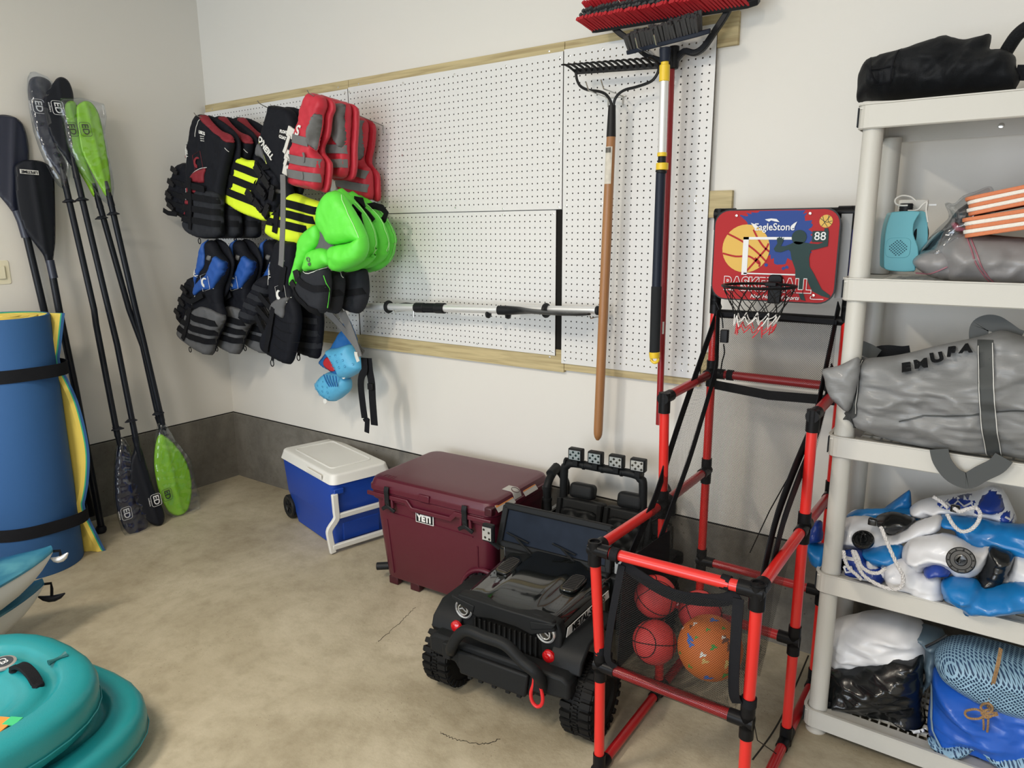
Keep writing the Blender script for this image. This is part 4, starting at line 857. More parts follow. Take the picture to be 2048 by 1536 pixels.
v.pipe(G1, Z5([(1060, 300), (1140, 315), (1225, 275)]), 0.0018); v.pipe(G1, Z5([(1235, 330), (1243, 430), (1228, 570)]), 0.002, M_vgrn); v.pipe(P1, Z4([(1500, 900), (1590, 1060), (1650, 1180), (1690, 1290)]), 0.0018, mat('piping_pale_lime', (0.45, 0.85, 0.35), 0.6))
v.text(P3, 'OB', Z5([(1140, 195)])[0], Z5([(1155, 260)])[0], 0.03, M_strg)
rebase(v.t)
def lime(y, label, top, low, straps, seed):
    v = Vest(y, label, 'lime green child life jackets', top[0]); p = v.puff('head_pillow', top, M_vgrn, T=0.045, w=0.045, wr=0.009, ws=10, seed=seed)
    v.pipe(p, top[2:9], 0.0016, MATS['piping_pale_lime'])
    if low:
        g = v.puff('lower_panel', low, M_vdgr, T=0.045, w=0.04, wr=0.007, seed=seed + 1); k = len(low) // 2
        c = np.mean(low, 0); v.strap(g, [(low[-2][0], c[1]), (c[0], c[1] + 8), (low[k - 1][0], c[1] + 4)], 0.030, M_web, off=0.004)
        v.pipe(g, low[1:4], 0.002, M_pipe)
    for s_ in straps: v.rib(s_, 0.030, M_web, h=0.05, name='harness_strap')
    rebase(v.t)
lime(-0.325, 'second lime green child life jacket, just behind the front one', Z4([(1480, 868), (1530, 875), (1610, 960), (1690, 1060), (1750, 1170), (1772, 1280), (1765, 1350), (1740, 1400)]) + Z5([(1590, 140), (1560, 220), (1500, 270), (1420, 302), (1340, 300), (1380, 200), (1440, 60)]),
    Z5([(1225, 310), (1250, 300), (1310, 298), (1345, 350), (1345, 440), (1320, 580), (1295, 612), (1235, 590), (1220, 480)]), [Z4([(1555, 995), (1620, 1040), (1720, 1075)]), Z4([(1640, 1000), (1700, 1060), (1725, 1140), (1650, 1150)])], 11)
lime(-0.23, 'third lime green child life jacket, next to last of its hook', Z4([(1560, 890), (1620, 900), (1700, 980), (1790, 1070), (1850, 1180), (1875, 1290), (1865, 1370)]) + Z5([(1680, 90), (1675, 150), (1640, 215), (1580, 260), (1500, 285), (1450, 270), (1450, 60)]),
    Z5([(1335, 300), (1370, 310), (1440, 290), (1500, 280), (1520, 350), (1525, 450), (1510, 540), (1470, 605), (1410, 605), (1345, 560), (1330, 420)]), [Z4([(1625, 1000), (1700, 995), (1780, 1070), (1815, 1080), (1735, 1150)]), Z4([(1660, 940), (1720, 950), (1735, 1010)])], 13)
lime(-0.14, 'rearmost lime green child life jacket, its black loop sticking out right', Z4([(1640, 905), (1700, 930), (1800, 1020), (1880, 1130), (1925, 1230), (1932, 1310)]) + Z5([(1722, 95), (1710, 170), (1680, 235), (1620, 285), (1555, 305), (1520, 290), (1500, 60)]),
    None, [Z4([(1755, 1040), (1760, 1000), (1820, 990), (1885, 1010), (1918, 1050), (1900, 1100), (1840, 1155)])], 15)
# ---- child swim vest with two arm floats
M_lbl = mat('float_light_blue', (0.10, 0.42, 0.68), 0.5, bump=0.1, bscale=300); M_mbl = mat('float_blue', (0.015, 0.12, 0.36), 0.5); M_dot = mat('print_teal', (0.05, 0.28, 0.50), 0.5); M_crab = mat('print_red', (0.48, 0.02, 0.03), 0.5)
fr = FY(-0.16); b = PY(-0.16, 690, 640)
t = thing('swim_vest', 'small blue child swim vest with two light blue arm floats hanging below the green jackets', 'swim vest', (b.x, -0.16, b.z))
H5 = lambda q: [fr.hit(*a) for a in Z5(q)]
p = Puff(fr, H5([(1355, 640), (1385, 655), (1430, 760), (1445, 840), (1380, 900), (1300, 900), (1330, 960), (1370, 1020), (1395, 1085), (1330, 1075), (1250, 1035), (1170, 980), (1190, 930), (1260, 850), (1310, 760), (1340, 720)]), T=0.020, w=0.02, wr=0.004, smooth=2); p.build('chest_panel', M_mbl, t)
q = Puff(fr, H5([(1215, 960), (1235, 930), (1262, 925), (1290, 940), (1300, 965), (1285, 990), (1310, 1010), (1300, 1030), (1270, 1030), (1240, 1010), (1220, 990)]), T=0.004, w=0.008, lift=0.020, smooth=2); q.build('crab_print', M_crab, t)
e1 = Puff(fr, H5([(1262, 872), (1330, 858), (1425, 828), (1450, 860), (1500, 940), (1524, 1005), (1470, 1050), (1385, 1082), (1350, 1020), (1310, 950)]), T=0.060, w=0.06, wr=0.004, lift=0.03, smooth=2); e1.build('arm_float', M_lbl, t)
e2 = Puff(fr, H5([(1160, 1110), (1200, 1060), (1250, 1035), (1320, 1050), (1380, 1080), (1396, 1130), (1380, 1190), (1290, 1252), (1245, 1243), (1200, 1205), (1165, 1150)]), T=0.060, w=0.06, wr=0.004, lift=0.0, smooth=2); e2.build('arm_float', M_lbl, t)
random.seed(5)
for e, qs in ((e1, [(1290 + 40 * i + 14 * j, 880 + 42 * j - 10 * i) for i in range(5) for j in range(4)]), (e2, [(1185 + 36 * i, 1085 + 34 * j + 6 * i) for i in range(4) for j in range(4)])):
    O_ = e.out
    for c in qs:
        a, b_ = fr.hit(*Z5([c])[0])
        if seg_dist(np.array([[a, b_]]), O_)[0][0] < 0.014 or not inside(np.array([[a, b_]]), O_)[0]: continue
        r = random.uniform(0.004, 0.0065); MB().tube([fr.pt(a + r * math.cos(k), b_ + r * math.sin(k), e.height(a, b_) + 0.001) for k in [2 * PI * i / 8 for i in range(8)]], 0.0012, 4, closed=True).build('ring_print', M_dot, t)
for k in range(5): MB().tube([fr.pt(*fr.hit(*c), 0.062) for c in Z5([(1268 + 22 * k, 1042 + 3 * k), (1285 + 20 * k, 1090 + 4 * k), (1310 + 14 * k, 1130)])], 0.003, 5).build('pleat', M_mbl, t)
for c, s_ in (((1405, 1060), 0.012), ((1270, 1238), 0.014)):
    a, b_ = fr.hit(*Z5([c])[0]); MB().lathe([(s_, 0), (s_ * 0.9, 0.003)], fr.pt(a, b_, 0.055), (0, -1, 0), 14).build('badge', M_pipe, t)
MB().tube([fr.pt(*fr.hit(*c), 0.01) for c in Z5([(1378, 655), (1360, 620), (1330, 560)])], 0.002, 6).build('cord', M_bkl, t)
rebase(t)
# ---- bundle of grey straps with black ends
fr = FY(-0.24); b = PY(-0.24, 660, 620)
t = thing('strap_bundle', 'grey webbing straps with black ends dangling in front of the blue arm float', 'straps', (b.x, -0.24, b.z))
def rb(pts, w_, m, h, name='strap'): MB().tube(spline([fr.pt(*fr.hit(*q), h) for q in Z5(pts)], 3, False), 0, flat=(w_, 0.003), up=tuple(fr.n)).build(name, m, t)
for k, (a, b_, h) in enumerate((((1205, 585), (1490, 900), 0.0), ((1225, 580), (1500, 900), 0.012), ((1250, 585), (1508, 905), 0.024), ((1345, 570), (1505, 905), 0.036), ((1370, 580), (1512, 908), 0.042), ((1400, 590), (1520, 915), 0.05))):
    rb([a, ((a[0] + b_[0]) / 2 + 6, (a[1] + b_[1]) / 2 - 4), b_], 0.030, M_strg, h)
rb([(1498, 880), (1500, 905), (1515, 950)], 0.020, M_bklw, 0.055, 'plastic_tip')
rb([(1515, 930), (1520, 1020), (1500, 1060), (1492, 1130), (1505, 1260), (1520, 1370)], 0.040, M_web, 0.02, 'black_end')
rb([(1535, 935), (1545, 1030), (1560, 1120), (1565, 1230), (1580, 1425)], 0.044, M_web, 0.01, 'black_end')
rb([(1540, 1370), (1535, 1475)], 0.030, M_web, 0.02, 'black_end'); rb([(1520, 1370), (1530, 1385), (1555, 1380)], 0.02, M_web, 0.024, 'black_end')
MB().box(fr.pt(*fr.hit(*Z5([(1562, 1140)])[0]), 0.02), (0.03, 0.012, 0.03)).build('buckle', M_bkl, t, bevel=0.002)
rebase(t)
# ---- peg hooks that carry them
M_wire = mat('hook_wire', (0.30, 0.29, 0.27), 0.3, 0.9)
def peg_hook(label, a, y_tip, b=None, r=0.0022):
    """wire hook: from the board straight out to its tip, tip bent up"""
    P = PY(y_tip, *a); o = MB().tube([(P.x, -0.012, P.z - 0.09), (P.x, -0.03, P.z - 0.09), (P.x, (y_tip + 0.03), P.z - 0.014), (P.x, y_tip + 0.008, P.z - 0.006), (P.x, y_tip, P.z + 0.004)], r, 6)
    o.tube([(P.x, -0.03, P.z - 0.09), (P.x, -0.03, P.z - 0.12), (P.x, -0.026, P.z - 0.122)], r, 6)
    return tag(o.build('peg_hook', M_wire), label, 'hook')
peg_hook('wire peg hook carrying the black and red life jackets', (388, 227), -0.40); peg_hook('wire peg hook carrying the neon yellow life jacket', (515, 203), -0.36)
peg_hook('wire peg hook carrying the crimson life jackets', (614, 182), -0.46)
# ------------------------------------------------------------------ garden tools on the pegboard
M_blkp = mat('black_plastic', (0.012, 0.013, 0.015), 0.42, bump=0.05, bscale=200); M_blkm = mat('black_metal', (0.015, 0.015, 0.016), 0.38)
M_handle = mat('ash_handle', (0.34, 0.155, 0.055), 0.5, var=0.35, vscale=30, stretch=(1, 1, 0.06), coat=0.2)
M_rbr = mat('bristle_red', (0.42, 0.010, 0.018), 0.6); M_gbr = mat('bristle_grey', (0.045, 0.045, 0.047), 0.7); M_navy = mat('broom_navy', (0.013, 0.018, 0.032), 0.4)
M_yel = mat('plastic_yellow', (0.80, 0.55, 0.03), 0.35); M_redp = mat('pole_red', (0.26, 0.008, 0.012), 0.3); M_paper = mat('paper_label', (0.62, 0.58, 0.50), 0.6, var=0.25, vscale=50)
z3 = lambda pts: ZZ(1120, 0, 4.267, pts)
# rake
yr = -0.115; R3 = lambda pts, y=yr: [PY(y, *q) for q in z3(pts)]
b = PY(yr, 1195, 880); t = thing('garden_rake', 'bow rake with long wooden handle and black steel tines hung on the pegboard', 'rake', (b.x, yr, b.z))
L, Rt = R3([(128, 612), (850, 560)])
MB().tube([L, Rt], 0, flat=(0.006, 0.020), up=(0, 0, 1)).build('rake_bar', M_blkm, t, bevel=0.002)
for k in range(15):
    B = L + (Rt - L) * (k / 14); pts = spline([B, B + Vector((-0.003, -0.030, 0.010)), B + Vector((-0.005, -0.060, 0.014)), B + Vector((-0.006, -0.085, 0.010))], 4, False)
    MB().tube(pts, [0.0045] * 8 + [0.0038] * 3 + [0.0028] * (len(pts) - 11), 7).build('tine', M_blkm, t)
for pts in ([(135, 612), (145, 680), (175, 735), (240, 768), (330, 780), (390, 805), (430, 860), (440, 915)], [(848, 562), (835, 620), (795, 680), (740, 712), (640, 745), (560, 765), (505, 798), (468, 850), (455, 915)]):
    P = spline(R3(pts), 5, False); MB().tube(P, 0.0052, 8).build('bow', M_blkm, t)
A = R3([(444, 900)])[0]; B = R3([(436, 1168)])[0]; Cc = PY(yr, 1196, 868)
MB().tube([A, A * 0.5 + B * 0.5, B], [0.0135, 0.0155, 0.0175], 14).build('ferrule', M_blkm, t)
MB().tube([B, B + (Cc - B) * 0.3, B + (Cc - B) * 0.985, Cc, Cc * 0.45 + PY(yr, 1195, 880) * 0.55, PY(yr, 1195, 880)], [0.0165, 0.0185, 0.0180, 0.0170, 0.0135, 0.006], 16).build('handle', M_handle, t)
d = (Cc - B).normalized(); P1, P2 = B + d * 0.035, B + d * 0.165
o = MB(); n = 10; o.ring_loft([[p + Vector((0.0182 * math.sin(a), -0.0182 * math.cos(a), 0)) for a in np.linspace(-0.75, 0.85, n)] for p in (P1, P2)], cap=False)
lb = o.build('paper_sticker', M_paper, t)
for k in range(7): MB().box(P1 + d * 0.012 + Vector((-0.009 + k * 0.003, -0.0186, 0)), (0.0014, 0.001, 0.018)).build('barcode_bar', M_blkp, lb)
rebase(t)
# wide red push broom
yb = -0.095; B3 = lambda pts, y=yb: [PY(y, *q) for q in z3(pts)]
b = PY(yb, 1319, 849); t = thing('push_broom', 'wide push broom with dense red bristles and red pole, highest of the hanging tools', 'broom', (b.x, yb, b.z))
L, Rt = B3([(290, 235), (1700, 0)]); ax = (Rt - L).normalized(); up = Vector((0, 0, 1))
mb = MB(); mb.tube([L, L + ax * 0.02, Rt - ax * 0.03, Rt], 0, flat=([0.050, 0.062, 0.062, 0.03], 0.022), up=(0, -0.55, 0.83)); mb.build('broom_block', M_blkp, t, bevel=0.004)
bd = (Vector((0, -0.80, 0.42)) - ax * 0.22).normalized(); random.seed(8); wv = ax.cross(bd).normalized()
N = 46
for row in range(4):
    for k in range(N if row in (0,) else N):
        q = (k + 0.5) / N; base = L + ax * ((Rt - L).length - 0.02) * q + Vector((0, -0.010, 0.004)) + wv * (-0.022 + row * 0.0145)
        inner = row in (1, 2); ln = 0.085 + random.uniform(-0.004, 0.004); dd = (bd + ax * random.uniform(-0.05, 0.05) + wv * ((row - 1.5) * 0.10)).normalized()
        if row == 0 or row == 3: MB().tube([base, base + dd * ln * 0.6, base + dd * ln], [0.0045, 0.0058, 0.0078], 6).build('bristle_tuft', M_rbr, t)
        elif k % 1 == 0: MB().tube([base, base + dd * (ln - 0.012)], [0.0045, 0.0075], 5).build('bristle_tuft', M_gbr, t)
S = B3([(955, 520)])[0]
for pts in ([(455, 232), (520, 290), (600, 345), (740, 470), (860, 520), (950, 545)], [(1455, 50), (1400, 150), (1320, 270), (1230, 400), (1150, 452), (1060, 440), (980, 520)]):
    P = spline(B3(pts), 4, False); MB().tube(P, 0, flat=(0.020, 0.018), up=(0, -1, 0)).build('brace', M_blkp, t, bevel=0.003)
Q = B3([(955, 155), (955, 250)]); MB().tube([Q[0] + Vector((0, 0, 0.03)), Q[1]], 0, flat=(0.034, 0.030), up=(0, -1, 0)).build('socket', mat('socket_brown', (0.045, 0.028, 0.024), 0.5), t, bevel=0.003)
Q = B3([(975, 395), (970, 590)]); MB().tube(Q, [0.018, 0.016], 14).build('socket', M_blkp, t, bevel=0.003)
MB().tube([B3([(950, 560)])[0], PY(yb, 1318, 849)], 0.0125, 14).build('pole', M_redp, t)
Q = PY(yb, 1327, 655); MB().box(Q + Vector((0.004, -0.0122, 0)), (0.006, 0.002, 0.045)).build('pole_label', M_tag, t)
rebase(t)
# small broom on an extension pole
ys = -0.165; S3 = lambda pts, y=ys: [PY(y, *q) for q in z3(pts)]
b = PY(ys, 1310, 727); t = thing('deck_brush', 'smaller grey-bristled brush on a silver, black and yellow extension pole', 'brush', (b.x, ys, b.z))
L, Rt = S3([(580, 445), (1285, 262)]); ax = (Rt - L).normalized()
mb = MB(); mb.tube([L, L + ax * 0.015, L + (Rt - L) * 0.86, Rt], 0, flat=([0.030, 0.048, 0.050, 0.016], 0.014), up=(0, -0.35, 0.93)); mb.build('brush_block', M_navy, t, bevel=0.003)
bd = Vector((0, -0.42, 0.80)).normalized(); wv = ax.cross(bd).normalized(); N = 24
for row in range(4):
    for k in range(N):
        base = L + ax * 0.008 + (Rt - L) * 0.86 * ((k + 0.5) / N) + Vector((0, 0, 0.004)) + wv * (-0.020 + row * 0.013); dd = (bd + ax * random.uniform(-0.14, 0.08) + wv * (row - 1.5) * 0.10).normalized(); ln = 0.052 + random.uniform(-0.006, 0.008)
        MB().tube([base, base + dd * ln * 0.5, base + dd * ln], [0.0042, 0.0058, 0.0066], 6).build('bristle_tuft', M_gbr, t)
def seg(name, a, b, r, m, n=16, r2=None): return MB().tube([PY(ys, *a), PY(ys, *b)], [r, r if r2 is None else r2], n).build(name, m, t, bevel=0.0015)
seg('socket', (1330.5, 96), (1330, 124), 0.0195, M_navy, r2=0.017); seg('yellow_collar', (1330, 122), (1329.5, 131), 0.013, M_yel); seg('yellow_collar', (1329.5, 130), (1328.5, 163), 0.0175, M_yel)
seg('silver_tube', (1328.5, 160), (1324, 306), 0.0148, M_alu); seg('yellow_collar', (1324.3, 305), (1324, 313), 0.0165, M_yel); seg('black_collar', (1324, 313), (1323.5, 326), 0.0135, M_blkp)
seg('yellow_collar', (1324.5, 326), (1324, 340), 0.021, M_yel); seg('black_collar', (1323, 340), (1322, 346), 0.0195, M_blkp); seg('black_tube', (1321.5, 345), (1313, 575), 0.0165, M_navy)
seg('grip', (1313, 573), (1309, 705), 0.0185, mat('grip_foam', (0.018, 0.020, 0.022), 0.8)); seg('end_cap', (1309, 704), (1309.3, 716), 0.0205, M_yel, r2=0.0185)
P = PY(ys, 1309.5, 718); MB().tube([P + Vector((0.0135 * math.cos(a), 0, 0.0135 * math.sin(a))) for a in [2 * PI * i / 16 for i in range(16)]], 0.0055, 8, closed=True).build('hanging_loop', M_yel, t)
rebase(t)
# double-prong hooks that hold rake and brooms
M_wire2 = mat('zinc_wire', (0.55, 0.55, 0.53), 0.25, 0.9)
def prong(label, x, z, y, dx):
    mb = MB()
    for s_ in (-1, 1):
        q = x + s_ * dx; mb.tube([(q, -0.012, z), (q, -0.03, z), (q, y + 0.02, z + 0.004), (q, y, z + 0.030)], 0.0024, 6)
        mb.tube([(q, -0.03, z), (q, -0.03, z - 0.032)], 0.0024, 6)
    mb.tube([(x - dx - 0.012, -0.03, z), (x + dx + 0.012, -0.03, z)], 0.0024, 6)
    return tag(mb.build('double_hook', M_wire2), label, 'hook')
P = PY(-0.03, 1231, 194); prong('zinc double-prong hook under the bow of the rake', P.x, P.z, -0.20, 0.030)
P = PY(-0.03, 1345, 116); prong('zinc double-prong hook holding the brush and the red push broom', P.x - 0.01, P.z, -0.24, 0.033)
# horizontal aluminium paddle
zp = lambda pts: ZZ(680, 560, 3.657, pts); yp = -0.13; HP = lambda pts, y=yp: [PY(y, *q) for q in zp(pts)]
A, B = HP([(125, 190), (1860, 236)]); t = thing('collapsible_paddle', 'silver aluminium collapsible paddle laid flat on pegboard hooks, black blade edge on', 'paddle', tuple(A))
d = (B - A).normalized(); K = lambda px: HP([(px, 190 + (px - 125) * 0.0265)])[0]
MB().tube([K(125), K(1200)], 0.0170, 18).build('shaft', M_alu, t); MB().tube([K(1085) , K(1205)], 0.0162, 18).build('sleeve', M_alu, t)
MB().tube([K(1200) + Vector((0, 0.03, 0.004)), K(1850) + Vector((0, 0.03, 0.004))], 0.0150, 18).build('second_shaft', M_alu, t); MB().tube([K(1848) + Vector((0, 0.03, 0.004)), K(1872) + Vector((0, 0.03, 0.004))], 0.0185, 18).build('end_cap', M_blkp, t, bevel=0.003)
for px in (355, 1487): MB().lathe([(0.015, -0.008), (0.029, -0.005), (0.031, 0.0), (0.029, 0.006), (0.015, 0.008)], K(px) + (Vector((0, 0.02, 0)) if px > 900 else Vector((0, 0, 0))), tuple(d), 20).build('drip_ring', M_blkp, t)
for a, b_, r in ((553, 620, 0.023), (700, 768, 0.024), (610, 715, 0.0205)):
    MB().tube([K(a), K(b_)], r, 12).build('clamp', M_blkp, t, bevel=0.003)
for k in range(6): q = 2 * PI * k / 6; o_ = Vector((0, math.cos(q) * 0.0215, math.sin(q) * 0.0215)); MB().tube([K(620) + o_, K(705) + o_], 0.0022, 5).build('clamp_rib', M_blkp, t)
rings = []
for px, hw, hh, dz in ((1178, 0.0175, 0.020, 0.0), (1240, 0.018, 0.020, 0.0), (1330, 0.020, 0.016, 0.001), (1430, 0.05, 0.010, 0.0), (1550, 0.075, 0.008, -0.003), (1690, 0.078, 0.007, -0.006), (1790, 0.055, 0.006, -0.007), (1838, 0.015, 0.004, -0.006)):
    c = K(px) + Vector((0, -0.012 - hw * 0.55 * 0.6, dz)); rings.append([c + Vector((0, hw * math.cos(a) , hh * math.sin(a) - 0.10 * hw * math.cos(a))) for a in [2 * PI * i / 14 for i in range(14)]])
MB().ring_loft(rings).build('blade', M_blkp, t)
for px in (1090, 1235): MB().lathe([(0.004, -0.016), (0.017, -0.005), (0.017, 0.004), (0.006, 0.010)], K(px) + Vector((0, -0.004, -0.020)), (0.98, 0, -0.05), 10).build('clip', M_blkp, t)
MB().tube(spline([K(380) + Vector((0, 0.02, 0.005)), K(450) + Vector((0, 0.03, 0.014)), K(550) + Vector((0, 0.02, 0.008))], 5, False), 0.005, 6).build('paddle_edge', M_blkp, t)
rebase(t)
for px, lb in ((430, 'left'), (1858, 'right')):
    P = K(px); mb = MB()
    mb.tube([(P.x, -0.012, P.z - 0.021), (P.x, -0.155, P.z - 0.021), (P.x + 0.0, -0.162, P.z - 0.010)], 0.0024, 6); mb.tube([(P.x, -0.03, P.z - 0.021), (P.x, -0.03, P.z - 0.058)], 0.0024, 6)
    tag(mb.build('peg_hook', M_wire2), f'zinc peg hook under the {lb} end of the silver paddle', 'hook')

# ------------------------------------------------------------------ coolers
M_igb = mat('cooler_blue', (0.008, 0.055, 0.36), 0.42, bump=0.06, bscale=350); M_igw = mat('cooler_white', (0.74, 0.735, 0.70), 0.38, bump=0.04, bscale=300)
cx, cy, yaw = 1.118, -0.188, math.radians(-14.3); Ms = Matrix.Rotation(yaw, 3, 'Z')
t = thing('cooler', 'blue wheeled cooler with white lid and white pull handle, by the concrete footing', 'cooler', (cx, cy, 0))
W = lambda x, y, z: Vector((cx, cy, 0)) + Ms @ Vector((x, y, z * 1.04))
Lx, Ly = 0.61, 0.33
def body_ring(z, sx, sy, x0=None):
    o = []; X, Y = Lx / 2 * sx, Ly / 2 * sy; r = 0.03
    for a0, qx, qy in ((0, 1, 1), (90, -1, 1), (180, -1, -1), (270, 1, -1)):
        for i in range(5):
            a = math.radians(a0 + 22.5 * i); px_, py_ = qx * (X - r) + r * math.cos(a), qy * (Y - r) + r * math.sin(a)
            if x0 is not None: px_ = max(px_, x0)
            o.append(W(px_, py_, z))
    return o
MB().ring_loft([body_ring(0.005, 0.84, 0.84, -0.17), body_ring(0.10, 0.87, 0.87, -0.21), body_ring(0.145, 0.89, 0.89), body_ring(0.155, 0.90, 0.90), body_ring(0.325, 0.955, 0.955), body_ring(0.328, 0.955, 0.955)]).build('body', M_igb, t)
MB().rbox(W(0, 0, 0.349), (Lx, Ly, 0.048), 0.035, Ms, top=(0.965, 0.94), rt=0.014, seg=6).build('lid', M_igw, t)
MB().tube([W(x, y, 0.3735) for x, y in [(0.20 - 0.02 + 0.02 * math.cos(a) if q in (0, 3) else -0.22 + 0.02 + 0.02 * math.cos(a), (0.11 - 0.02) * (1 if q < 2 else -1) + 0.02 * math.sin(a)) for q, a in [(q, math.radians(90 * q + 30 * i)) for q in range(4) for i in range(4)]]], 0.0035, 5, closed=True).build('lid_rib', M_igw, t)
MB().prism([(-0.02, -0.01), (0.14, -0.01), (0.14, 0.012), (-0.012, 0.012), (-0.02, 0.018)], W(-0.02 + 0.09, -Ly / 2 - 0.002, 0.345), Ms @ Vector((1, 0, 0)), (0, 0, 1), Ms @ Vector((0, -1, 0)), 0.006).build('lid_lip', M_igw, t, bevel=0.002)
for s_ in (-1, 1):
    P = W(-Lx / 2 * 0.83, s_ * Ly / 2 * 0.86, 0.064); a_ = Ms @ Vector((0, s_, 0))
    wh = MB().lathe([(0.060, -0.03), (0.064, -0.026), (0.064, 0.010), (0.058, 0.016), (0.040, 0.012), (0.036, 0.006), (0.012, 0.006), (0.010, 0.016), (0.002, 0.017)], P, a_, 26).build('wheel', M_blkp, t)
    for k in range(6):
        q = 2 * PI * k / 6; c = P + a_ * 0.009 + Ms @ Vector((math.cos(q) * 0.026, 0, math.sin(q) * 0.026)); MB().box(c, (0.028, 0.008, 0.007), Ms @ Matrix.Rotation(-q, 3, 'Y')).build('spoke', M_blkp, wh, bevel=0.001)
X0 = Lx / 2 * 0.93
hp = lambda s_: [W(X0 + 0.018, s_ * 0.152, 0.285), W(X0 + 0.020, s_ * 0.150, 0.20), W(X0 + 0.022, s_ * 0.152, 0.165), W(X0 + 0.014, s_ * 0.185, 0.120), W(X0 + 0.014, s_ * 0.187, 0.085), W(X0 + 0.022, s_ * 0.178, 0.004)]
Rz = lambda z, s_: hp(s_)[1] * (1 - (0.2 - z) / 0.2) + hp(s_)[5] * ((0.2 - z) / 0.2)
for s_ in (-1, 1): MB().tube(spline(hp(s_), 3, False), 0, flat=(0.030, 0.020), up=tuple(Ms @ Vector((1, 0, 0)))).build('handle_rail', M_igw, t, bevel=0.004)
MB().tube([W(X0 + 0.021, -0.150, 0.175), W(X0 + 0.021, 0.150, 0.175)], 0, flat=(0.026, 0.018), up=tuple(Ms @ Vector((1, 0, 0)))).build('handle_crossbar', M_igw, t, bevel=0.004)
MB().tube([W(X0 + 0.021, -0.180, 0.030), W(X0 + 0.021, 0.180, 0.030)], 0, flat=(0.026, 0.020), up=tuple(Ms @ Vector((1, 0, 0)))).build('handle_crossbar', M_igw, t, bevel=0.004)
for s_ in (-1, 1): MB().box(W(X0 + 0.004, s_ * 0.128, 0.292), (0.035, 0.05, 0.028), Ms).build('handle_mount', M_igb, t, bevel=0.004)
MB().rbox(W(Lx / 2 * 0.855, 0, 0.075), (0.02, 0.20, 0.09), 0.004, Ms).build('end_panel', M_igb, t, bevel=0.004)
rebase(t)
for c in t.children: c.matrix_parent_inverse = Matrix.Translation(t.location).inverted()
# maroon cooler
M_mar = mat('cooler_maroon', (0.085, 0.008, 0.020), 0.36, bump=0.08, bscale=380); M_mard = mat('maroon_dark', (0.045, 0.004, 0.010), 0.4)
cx, cy, yaw = 2.055, -0.296, math.radians(3.0); Mm = Matrix.Rotation(yaw, 3, 'Z'); Lx, Ly, Hm = 0.65, 0.465, 0.475
t = thing('cooler', 'large maroon hard-sided cooler with black rubber latches, behind the toy car', 'cooler', (cx, cy, 0))
def W(x, y, z):
    z = z if z <= 0.30 else (0.30 + (z - 0.30) * 2.286 if z < 0.335 else 0.476 - (0.476 - z) * 0.68)
    return Vector((cx, cy, 0)) + Mm @ Vector((x, y, z * 1.055))
def ring2(z, sx, sy, r=0.045, i=0.0):
    o = []; X, Y = Lx / 2 * sx - i, Ly / 2 * sy - i
    for a0, qx, qy in ((0, 1, 1), (90, -1, 1), (180, -1, -1), (270, 1, -1)):
        for k in range(6): a = math.radians(a0 + 18 * k); o.append(W(qx * (X - r) + r * math.cos(a), qy * (Y - r) + r * math.sin(a), z))
    return o
MB().ring_loft([ring2(0.035, 0.84, 0.80), ring2(0.042, 0.86, 0.82), ring2(0.30, 0.925, 0.905), ring2(0.335, 0.935, 0.915), ring2(0.345, 0.975, 0.965), ring2(0.388, 0.985, 0.975), ring2(0.392, 0.975, 0.965)]).build('body', M_mar, t)
MB().ring_loft([ring2(0.394, 0.985, 0.975), ring2(0.400, 1.0, 0.995), ring2(0.425, 1.0, 0.995), ring2(0.430, 0.985, 0.98), ring2(0.452, 0.97, 0.965), ring2(0.466, 0.955, 0.945), ring2(0.473, 0.93, 0.91), ring2(0.475, 0.90, 0.87), ring2(0.476, 0.6, 0.55, 0.03)]).build('lid', M_mar, t, ang=30)
MB().ring_loft([ring2(0.390, 0.97, 0.96), ring2(0.396, 0.97, 0.96)]).build('gasket', M_mard, t)
FrY = -Ly / 2; u = Mm @ Vector((1, 0, 0)); nf = Mm @ Vector((0, -1, 0)); v_ = Vector((0, 0, 1))
# front brow under the lid with the hand-hold dip
MB().prism([(-0.32, 0.0), (-0.10, 0.0), (-0.075, -0.028), (0.115, -0.028), (0.14, 0.0), (0.315, 0.0), (0.315, -0.018), (0.15, -0.020), (0.125, -0.046), (-0.085, -0.046), (-0.11, -0.020), (-0.32, -0.018)], W(0, FrY * 0.975, 0.388), u, v_, nf, 0.010).build('front_brow', M_mar, t, bevel=0.003)
